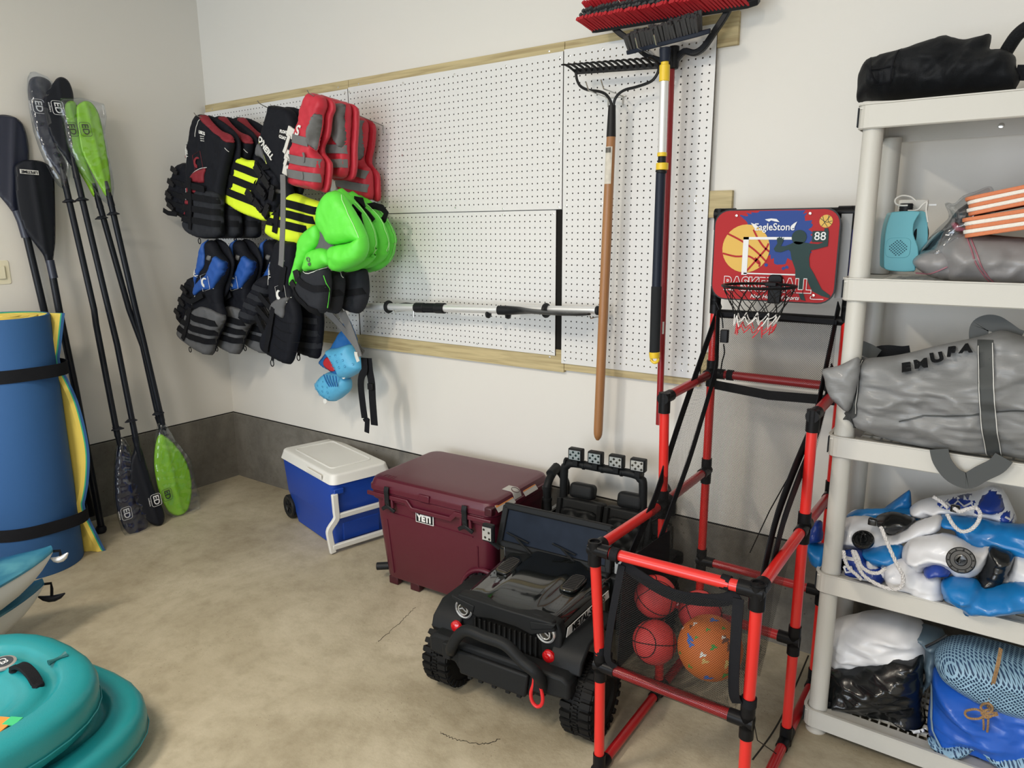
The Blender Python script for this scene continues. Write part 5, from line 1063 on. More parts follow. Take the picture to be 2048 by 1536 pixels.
# recessed front panel edges
for a, b_ in (((-0.235, 0.30), (-0.225, 0.06)), ((0.235, 0.29), (0.225, 0.06)), ((-0.215, 0.315), (0.215, 0.31))):
    k = lambda z: 0.82 + (z - 0.042) / 0.258 * 0.085
    MB().tube([W(a[0], FrY * k(a[1]) - 0.0005, a[1]), W(b_[0], FrY * k(b_[1]) - 0.0005, b_[1])], 0.0035, 6).build('panel_edge', M_mar, t)
for x in (-0.205, 0.195):
    lt = MB().tube(spline([W(x, FrY - 0.004, 0.440), W(x, FrY - 0.009, 0.415), W(x, FrY - 0.007, 0.385), W(x, FrY - 0.006, 0.350), W(x, FrY * 0.95 - 0.010, 0.325)], 4, False), 0, flat=(0.024, 0.007), up=tuple(nf)).build('latch', M_blkp, t, bevel=0.002)
    MB().tube([W(x - 0.034, FrY * 0.95 - 0.010, 0.322), W(x - 0.02, FrY * 0.95 - 0.013, 0.326), W(x, FrY * 0.95 - 0.014, 0.330), W(x + 0.02, FrY * 0.95 - 0.013, 0.326), W(x + 0.034, FrY * 0.95 - 0.010, 0.322)], 0, flat=(0.016, 0.011), up=tuple(nf)).build('latch_pull', M_blkp, lt, bevel=0.003)
    MB().lathe([(0.010, 0), (0.010, 0.008), (0.004, 0.010)], W(x, FrY * 0.96 - 0.010, 0.345), tuple(nf), 12).build('latch_ball', M_blkp, lt)
    for s_ in (-1, 1): MB().prism([(0, 0.018), (0.010, 0.0), (0.014, -0.028), (0, -0.028)] if s_ > 0 else [(0, 0.018), (0, -0.028), (-0.014, -0.028), (-0.010, 0)], W(x + s_ * 0.017, FrY * 0.965, 0.352), u, v_, nf, 0.012).build('latch_guard', M_mar, t, bevel=0.002)
F_ = Frame(W(0, FrY * 0.925, 0), u, v_); a, b_ = F_.hit(850, 1037)
bp = MB().prism([(-0.047, -0.023), (0.047, -0.023), (0.047, 0.023), (-0.047, 0.023)], F_.pt(a, b_, 0.000), u, v_, F_.n, 0.004).build('badge_rim', M_tag, t, bevel=0.002)
MB().prism([(-0.043, -0.019), (0.043, -0.019), (0.043, 0.019), (-0.043, 0.019)], F_.pt(a, b_, 0.003), u, v_, F_.n, 0.002).build('badge_face', M_blkp, bp, bevel=0.001)
letters('YETI', F_.pt(a, b_, 0.0065), u, v_, 0.038, M_tag, bp, bold=0.0022, th=0.0006, sx=0.95)
letters('YETI', W(-0.235, FrY * 0.80, 0.4755), u, Mm @ Vector((0, 1, 0)), 0.035, M_mar, t, bold=0.001, th=0.001)
# centre notch of the lid, corner slot
MB().box(W(-0.01, FrY - 0.0005, 0.420), (0.055, 0.008, 0.030), Mm).build('lid_notch', M_mar, t, bevel=0.003)
sl = MB().box(W(Lx / 2 - 0.022, FrY + 0.012, 0.432), (0.034, 0.03, 0.032), Mm).build('lid_corner_slot', M_mard, t, bevel=0.004)
# tow bar end and wheels
MB().tube([W(-Lx / 2 * 0.80, FrY * 0.62, 0.065), W(-Lx / 2 * 1.02, FrY * 0.80, 0.060)], 0.017, 16).build('tow_bar', M_blkp, t, bevel=0.002)
for s_ in (-1, 1):
    c = W(Lx / 2 * 0.80, s_ * Ly / 2 * 0.93, 0.093); a_ = Mm @ Vector((0, s_, 0)); u_ = Mm @ Vector((1, 0, 0))
    wh = MB().lathe([(0.085, -0.035), (0.092, -0.03), (0.092, 0.016), (0.084, 0.022), (0.05, 0.016), (0.03, 0.010), (0.002, 0.010)], c, a_, 30).build('wheel', M_blkp, t)
    tr = MB()
    for k in range(22):
        q = 2 * PI * k / 22; d = u_ * math.cos(q) + Vector((0, 0, math.sin(q))); M_ = Matrix((a_, a_.cross(d), d)).transposed(); tr.box(c + d * 0.093 + a_ * (0.006 if k % 2 else -0.016), (0.024, 0.018, 0.008), M_)
    tr.build('tread', M_blkp, wh, smooth=False)
    MB().tube([c + u_ * (0.108 * math.cos(q)) + Vector((0, 0, 0.108 * math.sin(q))) - a_ * 0.012 for q in np.linspace(0.2, PI - 0.1, 16)], 0.010, 8).build('wheel_arch', M_mar, t)
for x in (-0.24, -0.12, 0.1): MB().box(W(x, FrY * 0.72, 0.018), (0.05, 0.03, 0.036), Mm).build('foot', M_mard, t, bevel=0.004)
# warning labels along the right lid edge
M_lor = mat('label_orange', (0.65, 0.25, 0.06), 0.5); M_lgr = mat('label_grey', (0.45, 0.44, 0.42), 0.5)
e = W(Lx / 2 * 0.998, 0, 0.445); nx = (Mm @ Vector((0.80, 0, 0.60))).normalized(); uu = Mm @ Vector((0, 1, 0)); vv = nx.cross(uu) * -1
vv = uu.cross(nx) * -1
for y0, y1 in ((-0.20, -0.075), (0.0, 0.10)):
    c = W(Lx / 2 * 0.985, (y0 + y1) / 2, 0.4385); b0 = MB().box(c, (y1 - y0, 0.030, 0.0015), Matrix((uu, nx.cross(uu), nx)).transposed()).build('warning_label', M_lgr, t)
    c2 = c + nx.cross(uu) * 0.009 + nx * 0.0008; MB().box(c2, (y1 - y0 - 0.004, 0.009, 0.001), Matrix((uu, nx.cross(uu), nx)).transposed()).build('label_band', M_lor, b0)
lpts = [W(Lx / 2 * k + 0.0012, -0.045, z_ + 0.0012) for k, z_ in ((0.80, 0.4765), (0.90, 0.4755), (0.93, 0.474), (0.955, 0.467), (0.97, 0.453), (0.985, 0.431))]
sq = MB().tube(lpts, 0, flat=(0.052, 0.0015), up=(0, 0, 1)).build('round_emblem_label', M_lgr, t); nn = (Mm @ Vector((0.35, 0, 0.93))).normalized(); c = (lpts[2] + lpts[3]) / 2 + nn * 0.002
MB().tube([c + nn * 0.001 + uu * (0.017 * math.cos(a)) + nn.cross(uu) * (0.017 * math.sin(a)) for a in [2 * PI * i / 20 for i in range(20)]], 0.0014, 5, closed=True).build('emblem_ring', M_mard, sq)
rebase(t)
# ------------------------------------------------------------------ ride-on toy off-roader
M_jg = mat('toy_gloss_black', (0.006, 0.007, 0.007), 0.10, coat=0.6); M_js = mat('toy_satin_black', (0.013, 0.014, 0.015), 0.45, bump=0.05, bscale=300, spec=0.3)
M_rub = mat('toy_tyre', (0.009, 0.009, 0.009), 0.6, spec=0.3); M_glass = mat('windshield_film', (0.012, 0.017, 0.028), 0.32, spec=0.15, coat=0.0, var=0.5, vscale=12)
M_lens = mat('lamp_lens', (0.60, 0.62, 0.64), 0.15, 0.6); M_redl = mat('red_lens', (0.48, 0.004, 0.008), 0.15, coat=0.6); M_redh = mat('shackle_red', (0.60, 0.015, 0.02), 0.35)
JO = Vector((2.725, -0.842, 0)); ja = math.radians(4.0); js = Vector((math.cos(ja), math.sin(ja), 0)); jf = Vector((math.sin(ja), -math.cos(ja), 0)); jz = Vector((0, 0, 1))
J = lambda s_, f_, z_: JO + js * s_ + jf * f_ + jz * z_
JM = Matrix((js, -jf, jz)).transposed()
t = thing('toy_car', 'black ride-on toy off-road car with windshield, two seats and four-lamp roll bar', 'toy car', JO)
jeep = t
def jfrm(f_=0.0): return Frame(J(0, f_, 0), js, jz)
def JH(f_, pts): fr_ = jfrm(f_); return [fr_.pt(*fr_.hit(*q)) for q in pts]
def wheel(s_, f_, turn=0.0):
    side = 1 if s_ > 0 else -1; c = J(s_, f_, 0.122); ax = (js * math.cos(turn) + jf * math.sin(turn)) * side; u = (jf * math.cos(turn) - js * math.sin(turn)); hw = 0.047
    w_ = MB().lathe([(0.06, -hw), (0.100, -hw), (0.111, -hw * 0.85), (0.114, 0.0), (0.111, hw * 0.85), (0.100, hw), (0.068, hw), (0.062, hw * 0.8)], c, ax, 40).build('wheel', M_rub, t)
    mb = MB(); n = 26
    for k in range(n):
        for row in range(2):
            a = 2 * PI * (k + 0.5 * row) / n; d = u * math.cos(a) + jz * math.sin(a); tn = ax.cross(d); x = (0.030 if row else -0.030)
            M_ = Matrix((ax, tn, d)).transposed(); mb.box(c + d * 0.1145 + ax * x, (0.031, 0.0175, 0.013), M_); mb.box(c + d * 0.107 + ax * (x * 1.56), (0.008, 0.015, 0.020), M_)
            if k % 2: mb.box(c + d * 0.1142 + ax * (x * 0.45), (0.017, 0.008, 0.011), M_)
    for k in range(64):
        a = 2 * PI * k / 64; d = u * math.cos(a) + jz * math.sin(a); mb.box(c + d * 0.1145, (0.016, 0.005, 0.009), Matrix((ax, ax.cross(d), d)).transposed())
    mb.build('tread', M_rub, w_, smooth=False)
    MB().lathe([(0.062, 0.0), (0.061, 0.026), (0.048, 0.016), (0.026, 0.022), (0.024, 0.034), (0.004, 0.036)], c, ax, 24).build('rim', M_js, w_)
    for k in range(6):
        a = 2 * PI * k / 6; d = u * math.cos(a) + jz * math.sin(a); MB().tube([c + ax * 0.03 + d * 0.02, c + ax * 0.028 + d * 0.060], 0.007, 6).build('spoke', M_jg, w_)
for s_, f_ in ((-0.243, 0.0), (0.270, 0.0), (-0.243, -0.60), (0.262, -0.60)): wheel(s_, f_)
for f_ in (0.0, -0.60): MB().tube([J(-0.22, f_, 0.12), J(0.22, f_, 0.12)], 0.012, 8).build('axle', M_js, t)
# chassis and tub
MB().box(J(0, -0.33, 0.165), (0.32, 0.86, 0.07), JM).build('chassis', M_js, t, bevel=0.01)
# hood: lofted across, glossy, with raised centre
rings = []
for k in range(13):
    q = k / 12; f_ = 0.040 - 0.338 * q; hw = 0.176 + 0.028 * q; zt = 0.374 + 0.009 * q - (0.006 if k == 0 else 0)
    row = []
    for j in range(25):
        x = -1 + 2 * j / 24; ax_ = abs(x); z = zt - 0.012 * ax_ ** 3 - (0.05 * max(0, ax_ - 0.93) / 0.07 * 0.3)
        dome = 0.014 / (1 + math.exp((ax_ - 0.50) * 40)) * min(1, q * 3.5); z += dome
        row.append(J(x * hw, f_ + 0.022 * (1 - x * x) * (1 - q), z))
    row += [J(hw + 0.004, f_, zt - 0.05), J(hw + 0.006, f_, 0.19), J(-hw - 0.006, f_, 0.19), J(-hw - 0.004, f_, zt - 0.05)]
    rings.append(row)
MB().ring_loft(rings).build('hood', M_jg, t, ang=50)
for s_ in (-1, 1):   # vents in the hood
    c = J(s_ * 0.125, -0.165, 0.388); u1 = (js * 0.98 + jf * (-0.12 * s_)).normalized(); v1 = (-jf * 0.99 + jz * 0.055).normalized(); n1 = u1.cross(v1)
    o = [(0.030 * math.copysign(abs(math.cos(a)) ** 0.5, math.cos(a)), 0.058 * math.copysign(abs(math.sin(a)) ** 0.5, math.sin(a))) for a in [2 * PI * i / 28 for i in range(28)]]
    vn = MB().prism(o, c - n1 * 0.009, u1, v1, n1, 0.009).build('hood_vent', M_jg, t, bevel=0.002)
    MB().prism([(x * 0.8, y * 0.86) for x, y in o], c - n1 * 0.002, u1, v1, n1, 0.003).build('vent_insert', mat('vent_grey', (0.045, 0.040, 0.038), 0.5), vn)
    for k in range(9): MB().box(c + v1 * (-0.040 + k * 0.010) + n1 * 0.0015, (0.040, 0.0035, 0.002), Matrix((u1, v1, n1)).transposed()).build('louver', M_js, vn)
# angry-eye grille
fg = jfrm(0.078); gp = lambda a, b: (a, b)
face = [(-0.195, 0.335), (-0.182, 0.368), (-0.120, 0.376), (0, 0.370), (0.120, 0.376), (0.182, 0.368), (0.195, 0.335), (0.192, 0.245), (0.160, 0.185), (-0.160, 0.185), (-0.192, 0.245)]
MB().prism(face, J(0, 0.022, 0), js, jz, jf, 0.036).build('grille_panel', M_js, t, bevel=0.006)
gb = MB().prism([(-0.125, 0.297), (-0.095, 0.315), (0.095, 0.315), (0.125, 0.297), (0.130, 0.205), (-0.130, 0.205)], J(0, 0.0565, 0), js, jz, jf, 0.003).build('grille_opening', mat('deep_black', (0.003, 0.003, 0.003), 0.8), t)
for k in range(13):
    x = -0.112 + k * 0.0187; MB().box(J(x, 0.063, 0.256), (0.0065, 0.012, 0.100), JM).build('grille_bar', M_js, t, bevel=0.002)
MB().prism([(-0.182, 0.348), (-0.172, 0.375), (0, 0.372), (0.172, 0.375), (0.182, 0.348), (0.100, 0.312), (0.045, 0.322), (-0.045, 0.322), (-0.100, 0.312)], J(0, 0.048, 0), js, jz, jf, 0.026).build('brow_panel', M_js, t, bevel=0.005)
for s_ in (-1, 1):
    c = JH(0.060, [ZZ(840, 880, 2.56, [(228, 862)])[0] if s_ < 0 else ZZ(840, 880, 2.56, [(646, 985)])[0]])[0]
    hl = MB().lathe([(0.033, -0.01), (0.033, 0.006), (0.029, 0.010), (0.026, 0.006)], c, jf, 28).build('headlight', M_lens, t)
    MB().lathe([(0.026, 0.0065), (0.022, 0.008), (0.002, 0.0085)], c, jf, 24).build('headlight_core', M_jg, hl)
    MB().tube([c + jf * 0.009 + js * (0.017 * math.cos(a)) + jz * (0.018 * math.sin(a)) for a in [2 * PI * i / 20 for i in range(20)]], 0.002, 5, closed=True).build('headlight_ring', M_lens, hl)
    MB().tube([c + jf * 0.010 + js * (-0.012), c + jf * 0.011 + jz * 0.006, c + jf * 0.010 + js * 0.013 - jz * 0.004], 0.0022, 5).build('lamp_filament', M_lens, hl)
    MB().prism([(s_ * -0.044, 0.004), (s_ * 0.030, 0.028), (s_ * 0.040, 0.045), (s_ * -0.05, 0.030)], c + jf * 0.004, js, jz, jf, 0.014).build('eyelid', M_js, t, bevel=0.003)
    c = JH(0.075, [ZZ(840, 880, 2.56, [(190, 953)])[0] if s_ < 0 else ZZ(840, 880, 2.56, [(662, 1105)])[0]])[0]; MB().lathe([(0.021, 0), (0.020, 0.008), (0.013, 0.014), (0.002, 0.016)], c, jf, 20).build('marker_lamp', M_redl, t)
# fenders
for s_ in (-1, 1):
    o = [(-0.235, 0.205), (-0.215, 0.268), (-0.150, 0.302), (0.035, 0.300), (0.088, 0.262), (0.100, 0.225), (0.085, 0.220), (0.065, 0.255), (0.025, 0.286), (-0.145, 0.288), (-0.200, 0.255), (-0.220, 0.205)]
    MB().prism(o, J(s_ * 0.165, -0.01, 0.012), jf, jz, js * s_, 0.108).build('fender', M_js, t, bevel=0.005)
    MB().prism([(x - 0.60, z) for x, z in o], J(s_ * 0.20, 0, 0.0), jf, jz, js * s_, 0.09).build('fender', M_js, t, bevel=0.005)
# bumper
MB().prism([(-0.250, 0.232), (-0.228, 0.246), (0.235, 0.246), (0.258, 0.232), (0.262, 0.178), (0.150, 0.168), (0.135, 0.145), (-0.135, 0.145), (-0.150, 0.168), (-0.250, 0.178)], J(0, 0.070, 0), js, jz, jf, 0.062).build('bumper', M_js, t, bevel=0.010)
MB().prism([(-0.130, 0.225), (0.130, 0.225), (0.120, 0.148), (-0.120, 0.148)], J(0, 0.131, 0), js, jz, jf, 0.016).build('bumper_plate', M_js, t, bevel=0.006)
for x in (-0.09, -0.05, 0.0, 0.05, 0.09): MB().box(J(x, 0.11, 0.140), (0.016, 0.05, 0.018), JM).build('bumper_tab', M_js, t, bevel=0.002)
for s_ in (-1, 1): MB().box(J(s_ * 0.165, 0.145, 0.215), (0.030, 0.02, 0.055), JM).build('tow_mount', M_js, t, bevel=0.004)
zq = lambda q: ZZ(840, 880, 2.56, q)
bar = spline([J(-0.165, 0.125, 0.20)] + JH(0.165, zq([(160, 1065), (195, 1003), (245, 975), (330, 1008), (415, 1037), (462, 1068), (530, 1140), (598, 1195)])) + [J(0.17, 0.125, 0.19)], 3, False)
MB().tube(bar, 0.0180, 14).build('bull_bar', M_js, t)
P = JH(0.15, zq([(598, 1235)]))[0]; sh = [P + jf * 0.0 + js * x + jz * z for x, z in ((-0.009, 0.015), (-0.011, -0.012), (-0.020, -0.045), (-0.016, -0.072), (0, -0.084), (0.016, -0.072), (0.020, -0.045), (0.011, -0.012), (0.009, 0.015))]
MB().tube(spline(sh, 4, False), 0.0055, 8).build('shackle', M_redh, t)
for s_ in (-1, 1): MB().tube(spline([J(s_ * 0.22, 0.06, 0.20), J(s_ * 0.24, 0.04, 0.16), J(s_ * 0.22, 0.0, 0.14)], 4, False), 0.006, 6).build('steering_rod', M_js, t)
# cowl, windshield with wipers
MB().box(J(-0.01, -0.298, 0.366), (0.41, 0.04, 0.036), JM @ Matrix.Rotation(0.2, 3, 'X')).build('cowl', M_js, t, bevel=0.008)
wu, wv = js, (jz * 0.97 - jf * 0.26).normalized(); wn = wu.cross(wv); WO = J(-0.030, -0.302, 0.381)
def wpt(a, b, h=0): return WO + wu * a + wv * b + wn * h
fr_ = [(-0.218, 0.0), (-0.210, 0.150), (-0.200, 0.150), (0.200, 0.150), (0.210, 0.150), (0.218, 0.0)]
for (a0, b0), (a1, b1) in (((-0.218, -0.005), (-0.208, 0.148)), ((0.218, -0.005), (0.208, 0.148)), ((-0.214, 0.146), (0.214, 0.146)), ((-0.218, 0.006), (0.218, 0.006))):
    MB().tube([wpt(a0, b0), wpt(a1, b1)], 0, flat=(0.024, 0.022), up=tuple(wn)).build('windshield_frame', M_js, t, bevel=0.005)
MB().prism([(-0.210, 0.008), (-0.200, 0.144), (0.200, 0.144), (0.210, 0.008)], wpt(0, 0, -0.002), wu, wv, wn, 0.004).build('windshield_glass', M_glass, t)
for x in (-0.13, 0.06):
    wp = MB().tube([wpt(x + 0.07, -0.012, 0.02), wpt(x - 0.02, 0.040, 0.012)], 0.004, 6).build('wiper', M_js, t)
    MB().tube([wpt(x - 0.06, 0.050, 0.010), wpt(x + 0.035, 0.030, 0.010)], 0.003, 5).build('wiper_blade', M_js, wp)
    MB().lathe([(0.008, 0), (0.007, 0.008)], wpt(x + 0.07, -0.012, 0.012), tuple(wn), 10).build('wiper_pivot', M_js, wp)
# mirrors
for s_ in (-1, 1):
    mr = MB().rbox(J(s_ * 0.262 - 0.01, -0.265, 0.435), (0.050, 0.022, 0.066), 0.010, JM).build('mirror', M_js, t, bevel=0.003)
    MB().box(J(s_ * 0.262 - 0.01, -0.251, 0.435), (0.038, 0.003, 0.050), JM).build('mirror_sticker', M_lens, mr)
    for q in ((-0.012, 0.015), (0.01, 0.006), (-0.006, -0.014), (0.012, -0.018)): MB().lathe([(0.005, 0), (0.004, 0.001)], J(s_ * 0.262 - 0.01 + q[0], -0.249, 0.435 + q[1]), jf, 8).build('sticker_mark', M_jg, mr)
    MB().tube([J(s_ * 0.235, -0.28, 0.375), J(s_ * 0.262 - 0.01, -0.265, 0.405)], 0.008, 6).build('mirror_arm', M_js, t)
# tub with open cabin
zt = 0.378
for s_ in (-1, 1):
    MB().prism([(-0.30, 0.155), (-0.30, zt + 0.01), (-0.34, zt), (-0.42, zt - 0.035), (-0.52, zt - 0.035), (-0.58, zt + 0.012), (-0.79, zt + 0.012), (-0.80, 0.20), (-0.78, 0.155)], J(s_ * 0.222, 0, 0), jf, jz, js * s_, 0.026).build('side_panel', M_jg, t, bevel=0.005)
    MB().tube(spline([J(s_ * 0.236, -0.300, 0.370), J(s_ * 0.245, -0.42, 0.352), J(s_ * 0.245, -0.52, 0.350), J(s_ * 0.245, -0.60, 0.372)], 3, False), 0.008, 6).build('door_top', M_js, t)
MB().box(J(0, -0.785, 0.28), (0.44, 0.03, 0.22), JM).build('tailgate', M_js, t, bevel=0.005)
MB().box(J(0, -0.55, 0.20), (0.44, 0.48, 0.02), JM).build('cabin_floor', M_js, t)
MB().prism([(-0.30, 0.20), (-0.30, 0.365), (-0.345, 0.372), (-0.37, 0.33), (-0.37, 0.20)], J(-0.222, 0, 0), jf, jz, js, 0.444).build('dashboard', M_js, t, bevel=0.006)
MB().tube(spline([J(-0.2, -0.335, 0.372), J(-0.05, -0.32, 0.392), J(0.12, -0.32, 0.388), J(0.2, -0.335, 0.372)], 4, False), 0.012, 8).build('dash_hood', M_js, t)
sw = MB().tube([J(-0.11 + 0.062 * math.cos(a), -0.385 - 0.02 * math.sin(a), 0.355 + 0.058 * math.sin(a)) for a in [2 * PI * i / 24 for i in range(24)]], 0.008, 8, closed=True).build('steering_wheel', M_js, t)
MB().tube([J(-0.11, -0.36, 0.345), J(-0.11, -0.385, 0.355)], 0.018, 10).build('wheel_hub', M_js, sw)
# quilted seats
for s_ in (-0.085, 0.120):
    MB().rbox(J(s_, -0.50, 0.270), (0.20, 0.20, 0.07), 0.03, JM, rt=0.02).build('seat', M_js, t)
    sv = (jz * 0.96 - jf * 0.26).normalized(); sn = js.cross(sv); Fr_ = Frame(J(s_, -0.595, 0.280), js, sv)
    mb_ = MB().rbox(Fr_.pt(0, 0.095, -0.024), (0.196, 0.205, 0.045), 0.012, Matrix((js, sv, js.cross(sv))).transposed(), rt=0.012).build('seat_back', M_js, t)
    def q_(a, b):
        u_, v__ = (a + b) / 0.030, (a - b) / 0.030; return 0.007 * abs(math.sin(u_ * PI / 2)) * abs(math.sin(v__ * PI / 2))
    Puff(Fr_, [(-0.078, 0.02), (0.078, 0.02), (0.078, 0.150), (0.06, 0.160), (-0.06, 0.160), (-0.078, 0.150)], T=0.006, Tb=0.002, w=0.012, cell=0.004, smooth=0, hfun=q_).build('quilted_pad', M_js, t)
    for s2 in (-1, 1): MB().tube([Fr_.pt(s2 * 0.088, 0.0, 0.002), Fr_.pt(s2 * 0.088, 0.19, 0.002)], 0.012, 8).build('seat_bolster', M_js, t)
    MB().rbox(Fr_.pt(0, 0.232, -0.01), (0.105, 0.062, 0.042), 0.018, Matrix((js, sv, js.cross(sv))).transposed(), rt=0.016, seg=5).build('headrest', M_js, t, ang=60)
# roll bar
rb_f = -0.665
RB = JH(rb_f, [(1126, 985), (1126, 950), (1133, 932), (1150, 924), (1200, 934), (1300, 953)])
fr_ = jfrm(rb_f); aL, bL = fr_.hit(1150, 927); aR, bR = fr_.hit(1300, 957)
zR = bL
L0 = fr_.hit(1128, 960)[0]
pts = [J(L0, rb_f, 0.33), J(L0, rb_f, zR - 0.05), J(L0 + 0.012, rb_f, zR - 0.015), J(L0 + 0.045, rb_f, zR), J(0, rb_f, zR), J(-L0 - 0.045, rb_f, zR), J(-L0 - 0.012, rb_f, zR - 0.015), J(-L0, rb_f, zR - 0.05), J(-L0, rb_f, 0.33)]
MB().tube(spline(pts, 4, False), 0.0165, 12).build('roll_bar', M_js, t)
for i, c in enumerate(((1156, 909), (1195, 915.5), (1237, 922), (1280, 929.5))):
    a, b = fr_.hit(*c); x = a
    q = (aL, 0)
    c_ = J(x, rb_f + 0.015, zR + 0.045); lp = MB().rbox(c_, (0.060, 0.030, 0.050), 0.005, JM).build('roof_lamp', M_js, t, bevel=0.004)
    MB().box(c_ + jf * 0.0155, (0.048, 0.003, 0.038), JM).build('lamp_face', M_lens, lp)
    for r in range(3):
        for k in range(4): MB().box(c_ + jf * 0.0175 + js * (-0.0177 + k * 0.0118) + jz * (-0.0118 + r * 0.0118), (0.0075, 0.002, 0.0075), JM @ Matrix.Rotation(PI / 4, 3, 'Y')).build('lamp_cell', M_jg if (r + k) % 2 else M_lens, lp)
    MB().box(c_ - jz * 0.034, (0.022, 0.026, 0.026), JM).build('lamp_bracket', M_js, t, bevel=0.002)
for k in range(5): MB().tube([J(-0.16 + k * 0.08 - 0.004, rb_f, zR), J(-0.16 + k * 0.08 + 0.004, rb_f, zR)], 0.0185, 12).build('bar_collar', M_js, t)
# side grab hoops
for s_ in (-1, 1):
    Fh = Frame(J(-0.225, 0, 0), -jf, jz); Fh.n = -js
    hp_ = [Fh.hit(*q) for q in zq([(655, 355), (652, 300), (650, 245), (668, 190), (698, 152), (725, 175), (748, 225), (745, 275)])]
    pts = [J(s_ * 0.232 + 0.007, -a, b) for a, b in hp_]
    MB().tube(spline(pts, 4, False), 0.0165, 12).build('grab_hoop', M_js, t)
    MB().tube([pts[3] + jz * 0.012, (pts[4] + jz * 0.010), pts[5] * 0.3 + pts[4] * 0.7 + jz * 0.004], 0.0205, 10).build('hoop_cap', M_js, t)
    for k in (1, 2): MB().tube([pts[k] - jz * 0.006, pts[k] + jz * 0.006], 0.020, 12).build('bar_collar', M_js, t)
# side decal
a0, a1 = J(0.186, 0.030, 0.350), J(0.208, -0.235, 0.362)
du = (a1 - a0).normalized(); nn = js; dv = (jz - du * jz.dot(du)).normalized(); nn = du.cross(dv)
DO = (a0 + a1) / 2 + nn * 0.012 - jz * 0.022
dp = MB().prism([(-0.135, -0.014), (0.135, -0.014), (0.13, 0.014), (-0.125, 0.014)], DO, du, dv, nn, 0.0015).build('side_decal', M_tag, t)
letters('METAL-SIROSS', DO + nn * 0.003, du, dv, 0.033, M_jg, dp, bold=0.001, th=0.0005, sx=0.98)
rebase(t)
# ------------------------------------------------------------------ basketball arcade frame
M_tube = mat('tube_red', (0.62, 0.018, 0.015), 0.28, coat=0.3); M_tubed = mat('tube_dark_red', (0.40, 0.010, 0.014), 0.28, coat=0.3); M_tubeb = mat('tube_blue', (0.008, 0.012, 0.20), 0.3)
M_jnt = mat('joint_black', (0.007, 0.007, 0.008), 0.35, spec=0.35)
M_net = net('net_black', (0.010, 0.010, 0.010), 0.0062, 0.79); M_net2 = net('net_fine_black', (0.010, 0.010, 0.010), 0.0054, 0.80)
XA, XB = 3.098, 3.507; YF, YM, YK = -0.968, -0.545, -0.200; R_t = 0.0145
t = thing('basketball_arcade', 'red tube basketball arcade game with printed backboard, hoop and black return net', 'basketball game', ((XA + XB) / 2, -0.55, 0))
arc_ = t
def tb(a, b, m=M_tube, name='tube', r=R_t):
    return MB().cyl(a, b, r, n=18).build(name, m, t)
def joint(p, dirs, r=0.0178, L=0.045, cap=False):
    mb = MB(); p = Vector(p)
    for d in dirs:
        d = Vector(d); mb.cyl(p - d.normalized() * 0.016, p + d.normalized() * L * d.length, r, n=18)
    mb.sphere(p, r * 1.02, 16, 10); mb.build('joint', M_jnt, t)
U, D_, Lf, Rg, Bk, Fw = (0, 0, 1), (0, 0, -1), (-1, 0, 0), (1, 0, 0), (0, 1, 0), (0, -1, 0)
ZT, ZM = 0.700, 0.345
FLt = Vector((XA - 0.008, YF - 0.030, ZT)); FRt = Vector((XB, YF - 0.005, ZT - 0.005)); FLm = Vector((XA, YF, ZM)); FRm = Vector((XB - 0.004, YF, ZM)); FL0 = Vector((XA + 0.004, YF, 0.02)); FR0 = Vector((XB, YF, 0.02))
for a, b in ((FLt, FLm), (FLm, FL0), (FRt, FRm), (FRm, FR0)): tb(a, b)
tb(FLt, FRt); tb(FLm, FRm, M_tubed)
joint(FLt, (D_, Rg, Bk)); joint(FRt, (D_, Lf, Bk), 0.0195); joint(FLm, (U, D_, Rg)); joint(FRm, ((0, 0, 1.0), (0, 0, -1.0), Lf)); joint(FL0, (U, Bk)); joint(FR0, (U, Bk))
for P in (FLt, FRt): MB().lathe([(0.0185, 0.0), (0.0185, 0.022), (0.0140, 0.022), (0.0140, 0.004)], P + Vector((0, 0, 0.0)), (0, 0, 1), 18).build('joint_rim', M_jnt, t)
for x in (XA, XB):
    M0 = Vector((x, YM, 0.02)); Mm_ = Vector((x, YM, 0.350)); Mt = Vector((x, YM, 0.700)); Me = Vector((x, YM, 1.025)); K0 = Vector((x, YK, 0.02)); K1 = Vector((x, YK, 0.350)); K2 = Vector((x, YK, 0.690)); K3 = Vector((x, YK, 1.040)); K4 = Vector((x, YK, 1.290)); K5 = Vector((x, YK, 1.568))
    if x == XA: Me = Vector((x, YM - 0.05, 1.03)); Mt = Vector((x, YM - 0.03, 0.69)); Mm_ = Vector((x, YM - 0.01, 0.35))
    for a, b in ((M0, Mm_), (Mm_, Mt), (Mt, Me), (K0, K1), (K1, K2), (K2, K3), (K3, K4)): tb(a, b)
    tb(K4, K5, M_tubeb)
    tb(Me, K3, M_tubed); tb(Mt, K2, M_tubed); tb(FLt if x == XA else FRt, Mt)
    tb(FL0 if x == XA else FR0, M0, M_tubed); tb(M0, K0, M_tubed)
    sx = Rg if x == XA else Lf
    joint(M0, (U, Fw, Bk)); joint(Mm_, (U, D_, sx)); joint(Mt, (U, D_, Fw, Bk)); joint(Me, (D_, Bk)); joint(K0, (U, Fw)); joint(K1, (U, D_, sx)); joint(K2, (U, D_, Fw)); joint(K3, (U, D_, Fw, sx)); joint(K4, (U, D_)); joint(K5, (D_, sx), 0.0185, 0.05)
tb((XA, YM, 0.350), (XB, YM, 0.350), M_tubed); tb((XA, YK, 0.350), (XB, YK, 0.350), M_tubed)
tb((XA, YK, 1.040), (XB, YK, 1.040), M_tubed); tb((XA, YK, 1.568), (XB, YK, 1.568), M_jnt); tb((XA, YK, 1.245), (XB, YK, 1.245), M_jnt)
